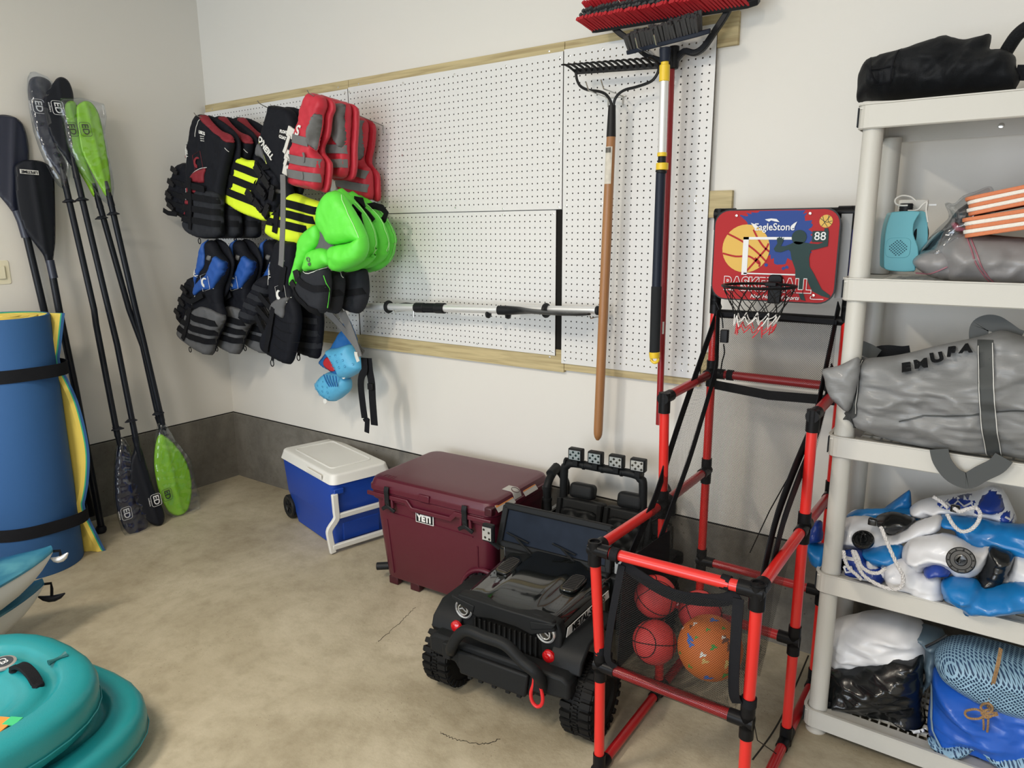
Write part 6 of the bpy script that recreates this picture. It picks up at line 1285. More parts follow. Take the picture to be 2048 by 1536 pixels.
# nets
def netsheet(name, grid, m):
    """grid[i][j] of points -> sheet with UV in metres"""
    n, k = len(grid), len(grid[0]); vs = []; uv = []
    for i in range(n):
        du = 0
        for j in range(k):
            if j: du += (Vector(grid[i][j]) - Vector(grid[i][j - 1])).length
            vs.append(grid[i][j]); uv.append((du, 0 if i == 0 else uv[(i - 1) * k + j][1] + (Vector(grid[i][j]) - Vector(grid[i - 1][j])).length))
    fs = [(i * k + j, i * k + j + 1, (i + 1) * k + j + 1, (i + 1) * k + j) for i in range(n - 1) for j in range(k - 1)]
    mb = MB(); mb.add(vs, fs, uv); o = mb.build(name, m, t); return o
def bil(a, b, c, d, n=12, k=12, sag=0.0, dirn=(0, 0, -1)):
    a, b, c, d = map(Vector, (a, b, c, d)); g = []
    for i in range(n + 1):
        q = i / n; L = a.lerp(d, q); R_ = b.lerp(c, q); g.append([L.lerp(R_, j / k) + Vector(dirn) * (sag * math.sin(PI * q) * math.sin(PI * j / k)) for j in range(k + 1)])
    return g
NL, NR = XA + 0.012, XB - 0.022
# long return slope: from under the backboard down and forward into the ball pocket
netsheet('return_net', bil((NL, YK - 0.02, 1.235), (NR, YK - 0.02, 1.235), (NR, YK - 0.02, 1.025), (NL, YK - 0.02, 1.025), 8, 10, 0.01, (0, 1, 0)), M_net)
netsheet('return_net', bil((NL, YK - 0.03, 1.02), (NR, YK - 0.03, 1.02), (NR + 0.0, YF + 0.16, 0.37), (NL, YF + 0.16, 0.37), 24, 12, 0.09), M_net2)
PL, PR = XA + 0.062, XB - 0.046
pk = -0.012
pocket = [(YF - 0.012, 0.655), (YF - 0.030, 0.56), (YF - 0.035, 0.45), (YF - 0.010, 0.375), (YF + 0.03, 0.350), (YF + 0.10, 0.335), (YF + 0.18, 0.345), (YF + 0.26, 0.40)]
netsheet('front_net', [[(PL + (PR - PL) * j / 14, y - 0.012 * math.sin(PI * j / 14), z - 0.012 * math.sin(PI * j / 14)) for j in range(15)] for y, z in spline(pocket, 3, False)], M_net)
netsheet('net_bottom_sleeve', [[(XA + 0.035 + (XB - XA - 0.085) * j / 14, YF + 0.0172 * math.cos(a), ZM + 0.0172 * math.sin(a)) for j in range(15)] for a in np.linspace(-0.5, PI * 1.5, 14)], M_net2)
# fabric side bands of the net
def band(pts, w, m=M_web, th=0.003, up=(1, 0, 0), name='net_binding', par=None):
    return MB().tube(pts, 0, flat=(w, th), up=up).build(name, m, par or t)
def hitp(x, q): return PX(x, *q)
S1 = [hitp(XA + 0.005, q) for q in ((1441, 607), (1400, 725), (1352, 865), (1316, 980), (1292, 1040), (1262, 1108))]
band(spline(S1, 3, False), 0.036, up=(1, 0, 0))
S2 = [Vector((NL + 0.03, YK - 0.05, 1.02))] + [PX(XA + 0.045, *q) for q in ((1400, 850), (1375, 930), (1345, 1010), (1318, 1085), (1303, 1120))]
S2[0] = PX(XA + 0.040, 1430, 745)
band(spline([PX(XA + 0.03, 1436, 620), PX(XA + 0.03, 1434, 700)] + S2, 3, False), 0.030)
S3 = [PX(XB - 0.03, *q) for q in ((1678, 610), (1655, 720), (1628, 840), (1588, 940), (1555, 1030), (1535, 1110), (1524, 1165))]
band(spline(S3, 3, False), 0.050); band(spline([p + Vector((0.012, 0.02, -0.02)) for p in S3[1:]], 3, False), 0.045)
# side nets between the bands and the pocket
netsheet('side_net', [[a.lerp(b, j / 6) for j in range(7)] for a, b in zip(spline([S1[0], S1[1], S1[2], S1[3], S1[4], S1[5]], 3, False), spline([PX(XA + 0.03, 1436, 620), S2[0], S2[1], S2[2], S2[3], S2[4]], 3, False)) for a, b in [(Vector(a), Vector(b))]], M_net2)
MB().prism([(0, 0), (0.35, 0), (0.33, 0.29), (0.02, 0.31)], Vector((PL - 0.012, YF + 0.005, 0.345)), (0, 1, 0), (0, 0, 1), (-1, 0, 0), 0.002).build('side_cloth', M_web, t)
netsheet('side_net', bil((PR + 0.01, YF + 0.0, 0.64), (PR + 0.01, YF + 0.30, 0.60), (PR + 0.01, YF + 0.26, 0.38), (PR + 0.01, YF + 0.0, 0.36), 8, 8), M_net2)
# pocket bindings
band(spline([Vector((PL, YF - 0.004, 0.675)), Vector((PL + 0.04, YF - 0.012, 0.655)), Vector(((PL + PR) / 2, YF - 0.022, 0.632)), Vector((PR - 0.04, YF - 0.012, 0.648)), Vector((PR, YF - 0.004, 0.675))], 4, False), 0.032, up=(0, -1, 0))
band(spline([Vector((PL, YF - 0.01, 0.665)), Vector((PL - 0.012, YF - 0.03, 0.54)), Vector((PL - 0.028, YF - 0.025, 0.40)), Vector((PL - 0.01, YF - 0.012, 0.365))], 4, False), 0.020, up=(0, -1, 0))
band(spline([Vector((PR + 0.004, YF - 0.01, 0.665)), Vector((PR + 0.010, YF - 0.03, 0.54)), Vector((PR + 0.012, YF - 0.025, 0.43)), Vector((PR + 0.020, YF - 0.015, 0.395))], 4, False), 0.026, up=(0, -1, 0))
for p, a in ((FLt + Vector((0.060, 0, 0)), Rg), (FRt - Vector((0.075, 0, 0)), Rg), (Vector((XA, YF, 0.395)), U), (Vector((XB - 0.003, YF, 0.400)), U)):
    MB().cyl(Vector(p) - Vector(a) * 0.011, Vector(p) + Vector(a) * 0.011, 0.0185, n=18).build('strap_loop', M_web, t)
band([Vector((XA + 0.015, YF - 0.005, 0.395)), Vector((PL - 0.02, YF - 0.012, 0.392))], 0.022, up=(0, -1, 0), name='tie_strap'); band([Vector((XB - 0.02, YF - 0.005, 0.40)), Vector((PR + 0.012, YF - 0.012, 0.405))], 0.022, up=(0, -1, 0), name='tie_strap')
band([Vector((XA + 0.02, YK - 0.018, 1.005)), Vector((XA + 0.2, YK - 0.02, 0.992)), Vector((XB - 0.01, YK - 0.018, 1.0))], 0.030, up=(0, -1, 0))
MB().cyl((XA + 0.055, YK, 1.04), (XA + 0.075, YK, 1.04), 0.018, n=16).build('strap_loop', M_web, t)
band(spline([Vector((NL + 0.01, YK - 0.035, 1.245)), Vector((NL + 0.08, YK - 0.03, 1.248)), Vector(((NL + NR) / 2, YK - 0.03, 1.250)), Vector((NR, YK - 0.03, 1.243))], 4, False), 0.014, up=(0, -1, 0))
# backboard, on a frame tilted slightly to the viewer
Fb_ = FY(YK - 0.055); bc = [(1436, 428), (1668, 418), (1682, 603), (1430, 596)]
LU = Fb_.hit(1430, 424); RU = Fb_.hit(1677, 416); RD = Fb_.hit(1672, 606); LD = Fb_.hit(1428, 596)
x0, x1, zb, zt_ = (LU[0] + LD[0]) / 2, (RU[0] + RD[0]) / 2, (LD[1] + RD[1]) / 2, (LU[1] + RU[1]) / 2
bw, bh = x1 - x0, zt_ - zb
def rr(x0, z0, x1, z1, r, n=6):
    o = []
    for cx_, cz_, a0 in ((x1 - r, z1 - r, 0), (x0 + r, z1 - r, 90), (x0 + r, z0 + r, 180), (x1 - r, z0 + r, 270)):
        for i in range(n + 1): a = math.radians(a0 + 90 * i / n); o.append((cx_ + r * math.cos(a), cz_ + r * math.sin(a)))
    return o
yb0 = YK - 0.055
bb = MB().prism(rr(x0 - 0.004, zb - 0.004, x1 + 0.004, zt_ + 0.004, 0.048), (0, yb0, 0), (1, 0, 0), (0, 0, 1), (0, -1, 0), 0.006).build('backboard', mat('board_edge', (0.02, 0.02, 0.022), 0.4), t)
M_bred = mat('print_board_red', (0.38, 0.018, 0.022), 0.55, spec=0.2); M_bblue = mat('print_board_blue', (0.025, 0.06, 0.25), 0.55, spec=0.2); M_bgold = mat('print_gold', (0.66, 0.42, 0.10), 0.55, spec=0.2); M_sil = mat('print_silhouette', (0.020, 0.045, 0.045), 0.55, spec=0.2); M_bwht = mat('print_board_white', (0.72, 0.73, 0.75), 0.55, spec=0.2)
y1 = yb0 - 0.006
def B2(px, py): return Fb_.hit(px, py)
def ZB(pts): return [B2(1380 + x / 3.656, 380 + y / 3.656) for x, y in pts]
def flat(name, out, m, lvl, par=bb):
    return MB().prism(out, (0, y1 - 0.0004 * lvl, 0), (1, 0, 0), (0, 0, 1), (0, -1, 0), 0.0004).build(name, m, par, smooth=False)
flat('board_print', rr(x0, zb, x1, zt_, 0.044), M_bred, 0)
random.seed(21)
# blue splash with ragged edge
core = spline(ZB([(500, 150), (640, 140), (820, 132), (850, 190), (880, 260), (900, 330), (880, 430), (830, 480), (740, 500), (640, 530), (600, 490), (540, 430), (480, 330), (420, 230), (380, 190), (440, 180)]), 5)
cc = np.mean(core, 0); rag = []
for i, p in enumerate(core):
    d = np.array(p) - cc; k = 1 + random.uniform(-0.10, 0.13); rag.append((cc[0] + d[0] * k, min(cc[1] + d[1] * k, zt_ - 0.002)))
flat('blue_splash', rag, M_bblue, 1)
for _ in range(26):
    a = random.uniform(0, 2 * PI); q = ZB([(640 + 290 * math.cos(a) * random.uniform(0.85, 1.1), 320 + 240 * math.sin(a) * random.uniform(0.85, 1.1))])[0]; r = random.uniform(0.002, 0.006)
    if q[1] < zt_ - 0.01: flat('splash_dot', [(q[0] + r * math.cos(b), q[1] + r * random.uniform(0.6, 1.2) * math.sin(b)) for b in [2 * PI * i / 8 for i in range(8)]], M_bblue if random.random() < 0.6 else M_bred, 2)
def disc(c, r, n=32): return [(c[0] + r * math.cos(2 * PI * i / n), c[1] + r * math.sin(2 * PI * i / n)) for i in range(n)]
# big ball with seams
c = ZB([(412, 428)])[0]; r = (ZB([(585, 428)])[0][0] - ZB([(240, 428)])[0][0]) / 2
ball = flat('ball_print', disc(c, r), M_bgold, 3)
def seam(pts, w, m, lvl, par, name='seam'): return MB().tube([(a, y1 - 0.0004 * lvl - 0.0002, b) for a, b in spline(ZB(pts), 4, False)], 0, flat=(w, 0.0004), up=(0, -1, 0)).build(name, m, par, smooth=False)
for pts in ([(280, 318), (380, 370), (480, 440), (560, 520)], [(245, 462), (340, 485), (440, 485), (510, 540)], [(420, 590), (500, 500), (560, 430), (580, 390)], [(470, 290), (500, 350), (540, 410), (585, 450)], [(510, 560), (515, 530), (480, 495)]): seam(pts, 0.0055, M_bred, 5, bb)
c2 = ZB([(999, 228)])[0]; r2 = 0.0185; flat('ball_print', disc(c2, r2, 20), M_bgold, 3)
for pts in ([(955, 205), (1000, 235), (1045, 225)], [(965, 265), (1000, 225), (1030, 190)], [(975, 190), (985, 230), (1010, 270)], [(1020, 185), (1015, 230), (1040, 250)]): seam(pts, 0.0013, M_sil, 5, bb)
# white rectangle
for a, b in (((398, 343), (420, 620)), ((398, 343), (760, 363)), ((398, 603), (775, 624))):
    p, q = ZB([a, b]); flat('board_line', [(p[0], p[1]), (q[0], p[1]), (q[0], q[1]), (p[0], q[1])], M_bwht, 6)
# player silhouette
head = ZB([(803, 345)])[0]
flat('silhouette', disc(head, 0.0215, 20), M_sil, 7)
flat('silhouette', ZB([(775, 375), (820, 380), (880, 390), (940, 395), (975, 385), (985, 330), (988, 280), (1015, 278), (1018, 340), (1012, 410), (940, 430), (890, 440), (875, 500), (880, 560), (910, 610), (950, 690), (968, 725), (1030, 770), (1020, 790), (960, 770), (900, 740), (870, 680), (865, 650), (850, 700), (830, 745), (850, 810), (815, 800), (790, 730), (775, 640), (775, 580), (750, 510), (740, 450), (725, 435), (670, 455), (630, 450), (618, 430), (645, 390), (640, 360), (655, 345), (680, 350), (690, 370), (670, 410), (700, 410), (740, 395)]), M_sil, 7)
for k in range(4): p, q = ZB([(652 + k * 10, 372), (644 + k * 16, 340 + abs(k - 1.5) * 6)]); MB().tube([(p[0], y1 - 0.0034, p[1]), (q[0], y1 - 0.0034, q[1])], 0, flat=(0.0022, 0.0004), up=(0, -1, 0)).build('silhouette_finger', M_sil, bb, smooth=False)
def bt(txt, c, size, m, lvl=9, **k): a, b = ZB([c])[0]; return letters(txt, (a, y1 - 0.0004 * lvl, b), (1, 0, 0), (0, 0, 1), size, m, bb, th=0.0003, **k)
bt('EagleStone', (622, 272), 0.030, M_bwht, bold=0.0004, sx=0.92)
for pts in ([(555, 215), (600, 208), (640, 212), (662, 235), (630, 230), (600, 222), (585, 232), (565, 222)], [(452, 240), (480, 250), (500, 262), (495, 285), (475, 275)], [(790, 230), (765, 245), (745, 262), (750, 285), (770, 272)]): flat('wing_logo', ZB(pts), M_bwht, 9)
bt('BASKETBALL', (560, 695), 0.056, M_bred, 9, bold=0.0014, sx=0.84); bt('BASKETBALL', (560, 695), 0.056, M_bwht, 8, bold=0.0036, sx=0.84)
bt('New Height of Sports', (620, 782), 0.0165, M_bwht, shear=0.3, bold=0.0003)
bt('88', (957, 340), 0.034, M_bwht, bold=0.0002); MB().box((ZB([(957, 340)])[0][0], y1 - 0.0026, ZB([(957, 340)])[0][1]), (0.045, 0.0006, 0.032)).build('score_window', M_sil, bb)
seam([(890, 775), (890, 795), (980, 798)], 0.0022, M_bwht, 8, bb, 'court_line')
for c in ((347, 188), (884, 172), (590, 772), (908, 770)): a, b = ZB([c])[0]; MB().lathe([(0.0045, 0), (0.004, 0.002), (0.001, 0.003)], (a, y1 - 0.002, b), (0, -1, 0), 12).build('screw', M_screw, bb)
MB().box((x1 + 0.012, YK - 0.02, (zb + zt_) / 2), (0.03, 0.02, bh * 0.9)).build('board_bracket', mat('bracket_grey', (0.25, 0.25, 0.25), 0.5), t)
# hoop and net
hc = ZB([(505, 705)])[0]; HC = Vector((0, 0, 0)); HR = 0.103
pl = PY(yb0 - 0.02, 1531, 560); HCc = Vector((pl.x, yb0 - 0.045 - HR, 0)); q = PX(HCc.x, 1518, 571)
# ring centre along the board normal through the bracket
HCc.x = PY(HCc.y, 1518, 572).x; HCc.z = PY(HCc.y, 1518, 572).z
BX = PY(y1, 1536, 590)
hp = MB().tube([HCc + Vector((HR * math.cos(a), HR * math.sin(a), 0)) for a in [2 * PI * i / 40 for i in range(40)]], 0.0042, 8, closed=True).build('hoop', M_jnt, t)
bx = HCc.x + 0.01
MB().prism([(-0.019, -0.062), (0.019, -0.062), (0.021, 0.018), (0.014, 0.026), (-0.014, 0.026), (-0.021, 0.018)], (bx, y1, HCc.z), (1, 0, 0), (0, 0, 1), (0, -1, 0), 0.014).build('hoop_bracket', M_jnt, t, bevel=0.003)
MB().box((bx, (y1 + HCc.y + HR) / 2 - 0.008, HCc.z), (0.034, abs(y1 - HCc.y - HR) + 0.03, 0.012)).build('hoop_arm', M_jnt, t, bevel=0.002)
M_nw = mat('net_cord_white', (0.75, 0.74, 0.72), 0.7); M_nr = mat('net_cord_red', (0.62, 0.05, 0.06), 0.7); M_nb = mat('net_cord_black', (0.012, 0.012, 0.012), 0.7)
lv = [(0, HR), (0.030, HR * 0.86), (0.060, HR * 0.72), (0.085, HR * 0.62), (0.112, HR * 0.56), (0.138, HR * 0.50)]; nn_ = 12
for L in range(5):
    m_ = M_nb if L < 3 else (M_nw if L == 3 else M_nr)
    for k in range(nn_):
        a0 = 2 * PI * (k + 0.5 * (L % 2)) / nn_; (z0, r0), (z1_, r1) = lv[L], lv[L + 1]
        for s_ in (-0.5, 0.5):
            a1 = a0 + s_ * 2 * PI / nn_; P = HCc + Vector((r0 * math.cos(a0), r0 * math.sin(a0), -z0)); Q = HCc + Vector((r1 * math.cos(a1), r1 * math.sin(a1), -z1_)) + Vector((-0.008 * (L > 2), 0, 0.01 * math.sin(k * 1.7) * (L > 2)))
            MB().tube([P, (P + Q) / 2 + Vector((0, 0, -0.003)), Q], 0.0017 if L > 2 else 0.0013, 5).build('net_cord', m_, hp)
# cable, sensor box, hanging lead
P = PY(YK - 0.05, 1449, 672); MB().rbox(P, (0.026, 0.018, 0.042), 0.004, rt=0.003).build('sensor_box', M_jnt, t)
for pts in ([(1432, 604), (1443, 632), (1446, 656)], [(1447, 688), (1449, 705), (1444, 725), (1441, 748)], [(1437, 690), (1435, 710)]): MB().tube(spline([PY(YK - 0.045, *q) for q in pts], 4, False), 0.0022, 6).build('cable', M_jnt, t)
for pts in ([(1345, 1010), (1350, 1000), (1330, 1015), (1326, 1030), (1300, 1046)],): MB().tube(spline([PX(XA + 0.01, *q) for q in pts], 4, False), 0.0022, 6).build('cable', M_jnt, t)
MB().tube([PX(XB - 0.04, 1585, 940), PX(XB - 0.12, 1540, 1020), PX(XB - 0.2, 1500, 1105)], 0.0018, 5).build('elastic_cord', M_jnt, t)
MB().tube([(PR, YF + 0.1, 0.40), (PR + 0.02, YF + 0.2, 0.15), (PR + 0.045, YF + 0.33, 0.03)], 0.0016, 5).build('elastic_cord', M_jnt, t)
rebase(t)
# ------------------------------------------------------------------ balls in the net pocket
M_ball = mat('ball_red', (0.62, 0.045, 0.045), 0.42, bump=0.35, bscale=420); M_seam = mat('ball_seam', (0.02, 0.01, 0.01), 0.6); M_oball = mat('ball_orange', (0.62, 0.16, 0.025), 0.5, bump=0.3, bscale=350)
def basket_ball(label, px, y, r, rot, m=None):
    c = PY(y, *px); o = MB().sphere((0, 0, 0), r, 36, 20).build('ball', m or M_ball); o.location = c; M_ = Matrix.Rotation(rot[2], 3, 'Z') @ Matrix.Rotation(rot[1], 3, 'Y') @ Matrix.Rotation(rot[0], 3, 'X')
    for u_, v_ in (((1, 0, 0), (0, 1, 0)), ((1, 0, 0), (0, 0, 1))):
        u_, v_ = Vector(u_), Vector(v_); MB().tube([M_ @ (u_ * math.cos(a) + v_ * math.sin(a)) * (r + 0.0003) for a in [2 * PI * i / 48 for i in range(48)]], 0.0014, 5, closed=True).build('seam', M_seam, o)
    for s_ in (-1, 1):
        P = [M_ @ Vector((s_ * (0.52 + 0.28 * math.cos(2 * a)), 0.0, 0.0)) for a in [0]]
        pts = []
        for i in range(48):
            a = 2 * PI * i / 48; x = s_ * (0.62 + 0.16 * math.cos(2 * a)); k = math.sqrt(max(0, 1 - x * x)); pts.append(M_ @ Vector((x, k * math.cos(a), k * math.sin(a))) * (r + 0.0003))
        MB().tube(pts, 0.0014, 5, closed=True).build('seam', M_seam, o)
    tag(o, label, 'ball'); return o
basket_ball('upper left small red basketball in the net pocket', (1311, 1193), -0.840, 0.0590, (0.3, 0.5, 0.4)); basket_ball('lower left small red basketball, resting low in the net pocket', (1309, 1284), -0.905, 0.0590, (1.2, 0.2, 0.9))
basket_ball('red basketball half hidden behind the orange ball', (1400, 1225), -0.770, 0.0600, (0.1, 0.9, 0.2))
r = 0.0830; c = PY(-0.885, 1420, 1295); o = MB().sphere((0, 0, 0), r, 40, 24).build('ball', M_oball); o.location = c
tag(o, 'large orange rubber ball printed with small coloured animal shapes', 'ball')
random.seed(11); vd = (Vector(CP) - c).normalized(); uu_ = vd.orthogonal().normalized(); ww = vd.cross(uu_)
uu_ = Vector((1, 0.3, 0)).normalized(); uu_ = (uu_ - vd * uu_.dot(vd)).normalized(); ww = vd.cross(uu_)
cols = [mat('animal_blue', (0.05, 0.16, 0.55), 0.5), mat('animal_green', (0.05, 0.32, 0.05), 0.5), mat('animal_brown', (0.13, 0.05, 0.03), 0.5), M_pipe, mat('animal_tan', (0.65, 0.45, 0.15), 0.5)]
blobs = [(-0.62, 0.15, 0, 0.20, 1.9), (-0.55, -0.02, 0, 0.12, 0.7), (0.42, 0.30, 2, 0.17, 1.2), (0.55, 0.12, 2, 0.16, 1.6), (0.36, 0.35, 3, 0.09, 0.3), (0.78, 0.35, 0, 0.16, 1.3), (-0.10, 0.50, 1, 0.09, 0.5), (-0.42, 0.22, 1, 0.08, 0.2), (0.10, 0.02, 1, 0.13, 0.9), (-0.20, -0.25, 3, 0.13, 0.2), (-0.12, -0.42, 4, 0.14, 0.1), (0.55, -0.38, 4, 0.20, 0.4), (-0.55, -0.65, 1, 0.12, 0.4), (0.0, -0.88, 0, 0.19, 0.1), (0.5, -0.72, 1, 0.16, 0.3), (-0.5, 0.62, 3, 0.10, 0.6), (-0.62, 0.52, 2, 0.10, 1.8), (0.05, 0.82, 0, 0.17, 0.1), (0.35, 0.62, 1, 0.09, 1.0), (-0.85, 0.45, 3, 0.08, 0.4), (-0.88, -0.3, 1, 0.10, 1.0), (0.85, -0.12, 3, 0.09, 0.5)]
for a, b, ci, sz, ro in blobs:
    k = math.sqrt(max(0.02, 1 - min(0.98, a * a + b * b))); ctr = (uu_ * a + ww * b + vd * k).normalized(); e1_ = (uu_ - ctr * uu_.dot(ctr)).normalized(); e2_ = ctr.cross(e1_)
    out = []
    for i in range(18):
        q = 2 * PI * i / 18; rad = sz * (0.62 + 0.30 * math.cos(3 * q + ro * 3) * 0.8 + 0.18 * math.sin(5 * q)); x, y = rad * math.cos(q) * 1.15, rad * math.sin(q) * 0.8; x, y = x * math.cos(ro) - y * math.sin(ro), x * math.sin(ro) + y * math.cos(ro); out.append((ctr + e1_ * x + e2_ * y).normalized() * (r + 0.0004))
    MB().add(out + [ctr * (r + 0.0006)], [(i, (i + 1) % 18, 18) for i in range(18)]).build('animal_print', cols[ci], o)
# ------------------------------------------------------------------ resin shelving unit
M_shelf = mat('resin_putty', (0.54, 0.53, 0.49), 0.48, bump=0.05, bscale=350); M_cap = mat('cap_dark', (0.020, 0.024, 0.030), 0.5)
SX0, SX1, SY0, SY1 = 3.530, 4.445, -0.450, -0.055
t = thing('shelving_unit', 'tall cream plastic shelving unit with five shelves at the right', 'shelving', ((SX0 + SX1) / 2, (SY0 + SY1) / 2, 0))
shelf = t
TOPS = [0.083, 0.533, 0.951, 1.391, 1.832]; HS = 0.062
for k, z in enumerate(TOPS):
    sh = MB(); r = 0.028
    def o_(i, j=0):
        o = []
        for cx_, cy_, a0 in ((SX1 - r, SY1 - r, 0), (SX0 + r, SY1 - r, 90), (SX0 + r, SY0 + r, 180), (SX1 - r, SY0 + r, 270)):
            for q in range(5): a = math.radians(a0 + 22.5 * q); o.append((cx_ + (r - i) * math.cos(a), cy_ + (r - i) * math.sin(a)))
        return o
    hh = HS
    rings = [[(x, y, zz) for x, y in o_(i)] for i, zz in ((0.004, z - hh), (0.0, z - hh + 0.003), (0.0, z - 0.004), (-0.003, z - 0.003), (-0.003, z), (0.006, z), (0.006, z - 0.004), (0.006, z - hh), (0.004, z - hh))]
    sh.ring_loft(rings, cap=False)
    # deck grid with square openings: lengthwise and cross ribs between solid borders
    zr = z - 0.008; bx0, bx1, by0, by1 = SX0 + 0.075, SX1 - 0.075, SY0 + 0.055, SY1 - 0.055
    sh.b2((SX0 + 0.005, SY0 + 0.005, zr - 0.004), (bx0, SY1 - 0.005, zr)); sh.b2((bx1, SY0 + 0.005, zr - 0.004), (SX1 - 0.005, SY1 - 0.005, zr)); sh.b2((bx0, SY0 + 0.005, zr - 0.004), (bx1, by0, zr)); sh.b2((bx0, by1, zr - 0.004), (bx1, SY1 - 0.005, zr))
    n = 30
    for i in range(1, n): x = bx0 + (bx1 - bx0) * i / n; sh.b2((x - 0.0025, by0, zr - 0.012), (x + 0.0025, by1, zr - 0.001))
    for j in range(1, 8): y = by0 + (by1 - by0) * j / 8; sh.b2((bx0, y - 0.0035, zr - 0.012), (bx1, y + 0.0035, zr))
    if k == 4: sh.b2((bx0 - 0.02, by0 - 0.02, zr - 0.006), (bx1 + 0.02, by1 + 0.02, zr - 0.002))
    s_ = sh.build('shelf', M_shelf, t, smooth=False)
    for x, sg in ((SX0, -1), (SX1, 1)):
        for y in (SY0 + 0.036, SY1 - 0.036): MB().box((x + sg * 0.0004, y, z - hh / 2), (0.003, 0.044, hh - 0.014)).build('corner_cap', M_cap, s_, bevel=0.001)
    zb_ = TOPS[k - 1] if k else 0.0
    for x in (SX0 + 0.036, SX1 - 0.036):
        for y in (SY0 + 0.034, SY1 - 0.034):
            if k: MB().tube([(x, y, zb_ - 0.006), (x, y, zb_ + 0.02), (x, y, z - hh - 0.02), (x, y, z - hh + 0.01)], [0.0270, 0.0262, 0.0250, 0.0250], 28).build('post', M_shelf, t)
            else: MB().lathe([(0.030, 0.0), (0.030, 0.004), (0.026, 0.008), (0.025, 0.03)], (x, y, 0), (0, 0, 1), 24).build('foot', M_shelf, t)
    if k == 4: MB().lathe([(0.008, 0), (0.007, 0.002), (0.003, 0.003)], (SX0 + 0.30, SY1 - 0.007, z - 0.035), (0, -1, 0), 12).build('screw', M_screw, s_)
rebase(t)
SH = lambda k: TOPS[k] - 0.008
# ------------------------------------------------------------------ contents
M_bagk = mat('bag_black', (0.007, 0.008, 0.010), 0.62, bump=0.15, bscale=300)
ZT_ = lambda q: ZZ(1680, 40, 2.845, q)
class Soft:
    """soft goods: several puffs on frames at their own depths"""
    def __init__(s, name, label, cat, loc): s.t = thing(name, label, cat, loc); s.z = loc[2] + 0.001
    def puff(s, name, y, pts, m, tilt=0.0, **k):
        fr = Frame((0, y, 0), (1, 0, 0), (0, math.sin(tilt), math.cos(tilt))) if tilt else FY(y)
        p = Puff(fr, [fr.hit(*q) for q in pts], **k)
        for v in p.vs:      # rests on the shelf deck, may hang over its front edge, stays clear of the posts
            if SY0 - 0.004 < v.y < SY1 and v.z < s.z: v.z = s.z
            elif v.y <= SY0 - 0.004 and v.z < s.z and v.y > SY0 - 0.02: v.y = SY0 - 0.006
            if 3.535 < v.x < 3.600 and -0.449 < v.y < -0.380 and v.z > s.z: v.y = -0.380
        p.build(name, m, s.t); return p
b = Soft('bag', 'crumpled black fabric bag lying on the top shelf', 'bag', (3.72, -0.28, TOPS[4]))
p = b.puff('bag_body', -0.28, ZT_([(98, 468), (100, 400), (108, 325), (150, 242), (190, 216), (270, 188), (370, 168), (450, 140), (560, 102), (615, 93), (660, 104), (720, 110), (790, 92), (850, 78), (862, 90), (858, 130), (852, 165), (900, 164), (960, 178), (1000, 212), (1002, 250), (1010, 290), (1030, 330), (1000, 390), (980, 400), (760, 425), (560, 440), (300, 458), (150, 462)]), M_bagk, T=0.105, Tb=0.10, w=0.09, wr=0.055, ws=7, seed=3, cell=0.006)
p.strap('seam', [p.fr.hit(*q) for q in ZT_([(360, 175), (340, 260), (320, 390)])], 0.004, M_web, b.t); p.strap('seam', [p.fr.hit(*q) for q in ZT_([(190, 225), (215, 330), (240, 398), (320, 392)])], 0.004, M_web, b.t)
p.strap('seam', [p.fr.hit(*q) for q in ZT_([(205, 320), (340, 300)])], 0.004, M_web, b.t)
hs = MB().tube(spline([PY(-0.28, *q) for q in ZT_([(940, 190), (970, 140), (1010, 85), (1070, 40), (1150, 30)])], 5, False), 0.016, 14).build('hose', M_bagk, b.t)
for k, q in enumerate(spline([PY(-0.28, *q) for q in ZT_([(945, 180), (970, 140), (1010, 85), (1060, 45)])], 7, False)[:-1]): MB().sphere(q, 0.0172, 12, 6, (1, 1, 0.5)).build('hose_ring', M_bagk, hs)
MB().tube([PY(-0.28, *q) for q in ZT_([(1000, 300), (1060, 300), (1150, 305)])], 0, flat=(0.035, 0.012), up=(0, -1, 0)).build('strap', M_web, b.t)
rebase(b.t)
# teal air pump
M_pump = mat('pump_teal', (0.11, 0.36, 0.43), 0.42); z = SH(3)
Pf = Frame((3.63, -0.31, 0), (0.97, 0.24, 0), (0, 0, 1)); hp_ = lambda q: [Pf.hit(*a) for a in ZT_(q)]
c = Pf.pt(*Pf.hit(*ZT_([(330, 1260)])[0])); t = thing('air_pump', 'small teal electric air pump with speaker-like grille and white cable on top', 'pump', (c.x, c.y, z))
o = spline(hp_([(252, 1415), (243, 1370), (245, 1290), (255, 1190), (280, 1110), (305, 1092), (440, 1090), (432, 1120), (412, 1160), (410, 1220), (435, 1290), (436, 1350), (420, 1400), (415, 1425), (330, 1428)]), 3)
MB().prism(o, Pf.pt(0, 0, -0.075), Pf.u, Pf.v, Pf.n, 0.105).build('housing', M_pump, t, bevel=0.009, seg=3)
MB().prism(spline(hp_([(440, 1092), (490, 1095), (500, 1150), (500, 1260), (470, 1300), (430, 1420), (415, 1425), (436, 1350), (435, 1290), (410, 1220), (412, 1160)]), 3), Pf.pt(0, 0, -0.085), Pf.u, Pf.v, Pf.n, 0.080).build('side_housing', M_pump, t, bevel=0.006)
MB().lathe([(0.034, 0), (0.034, 0.004), (0.028, 0.005)], Pf.pt(*hp_([(468, 1225)])[0], -0.03), tuple((Pf.u * 0.8 + Pf.n * 0.6).normalized()), 20).build('side_vent', M_blkp, t)
a, b_ = hp_([(322, 1295)])[0]; GO = Pf.pt(a, b_, 0.030)
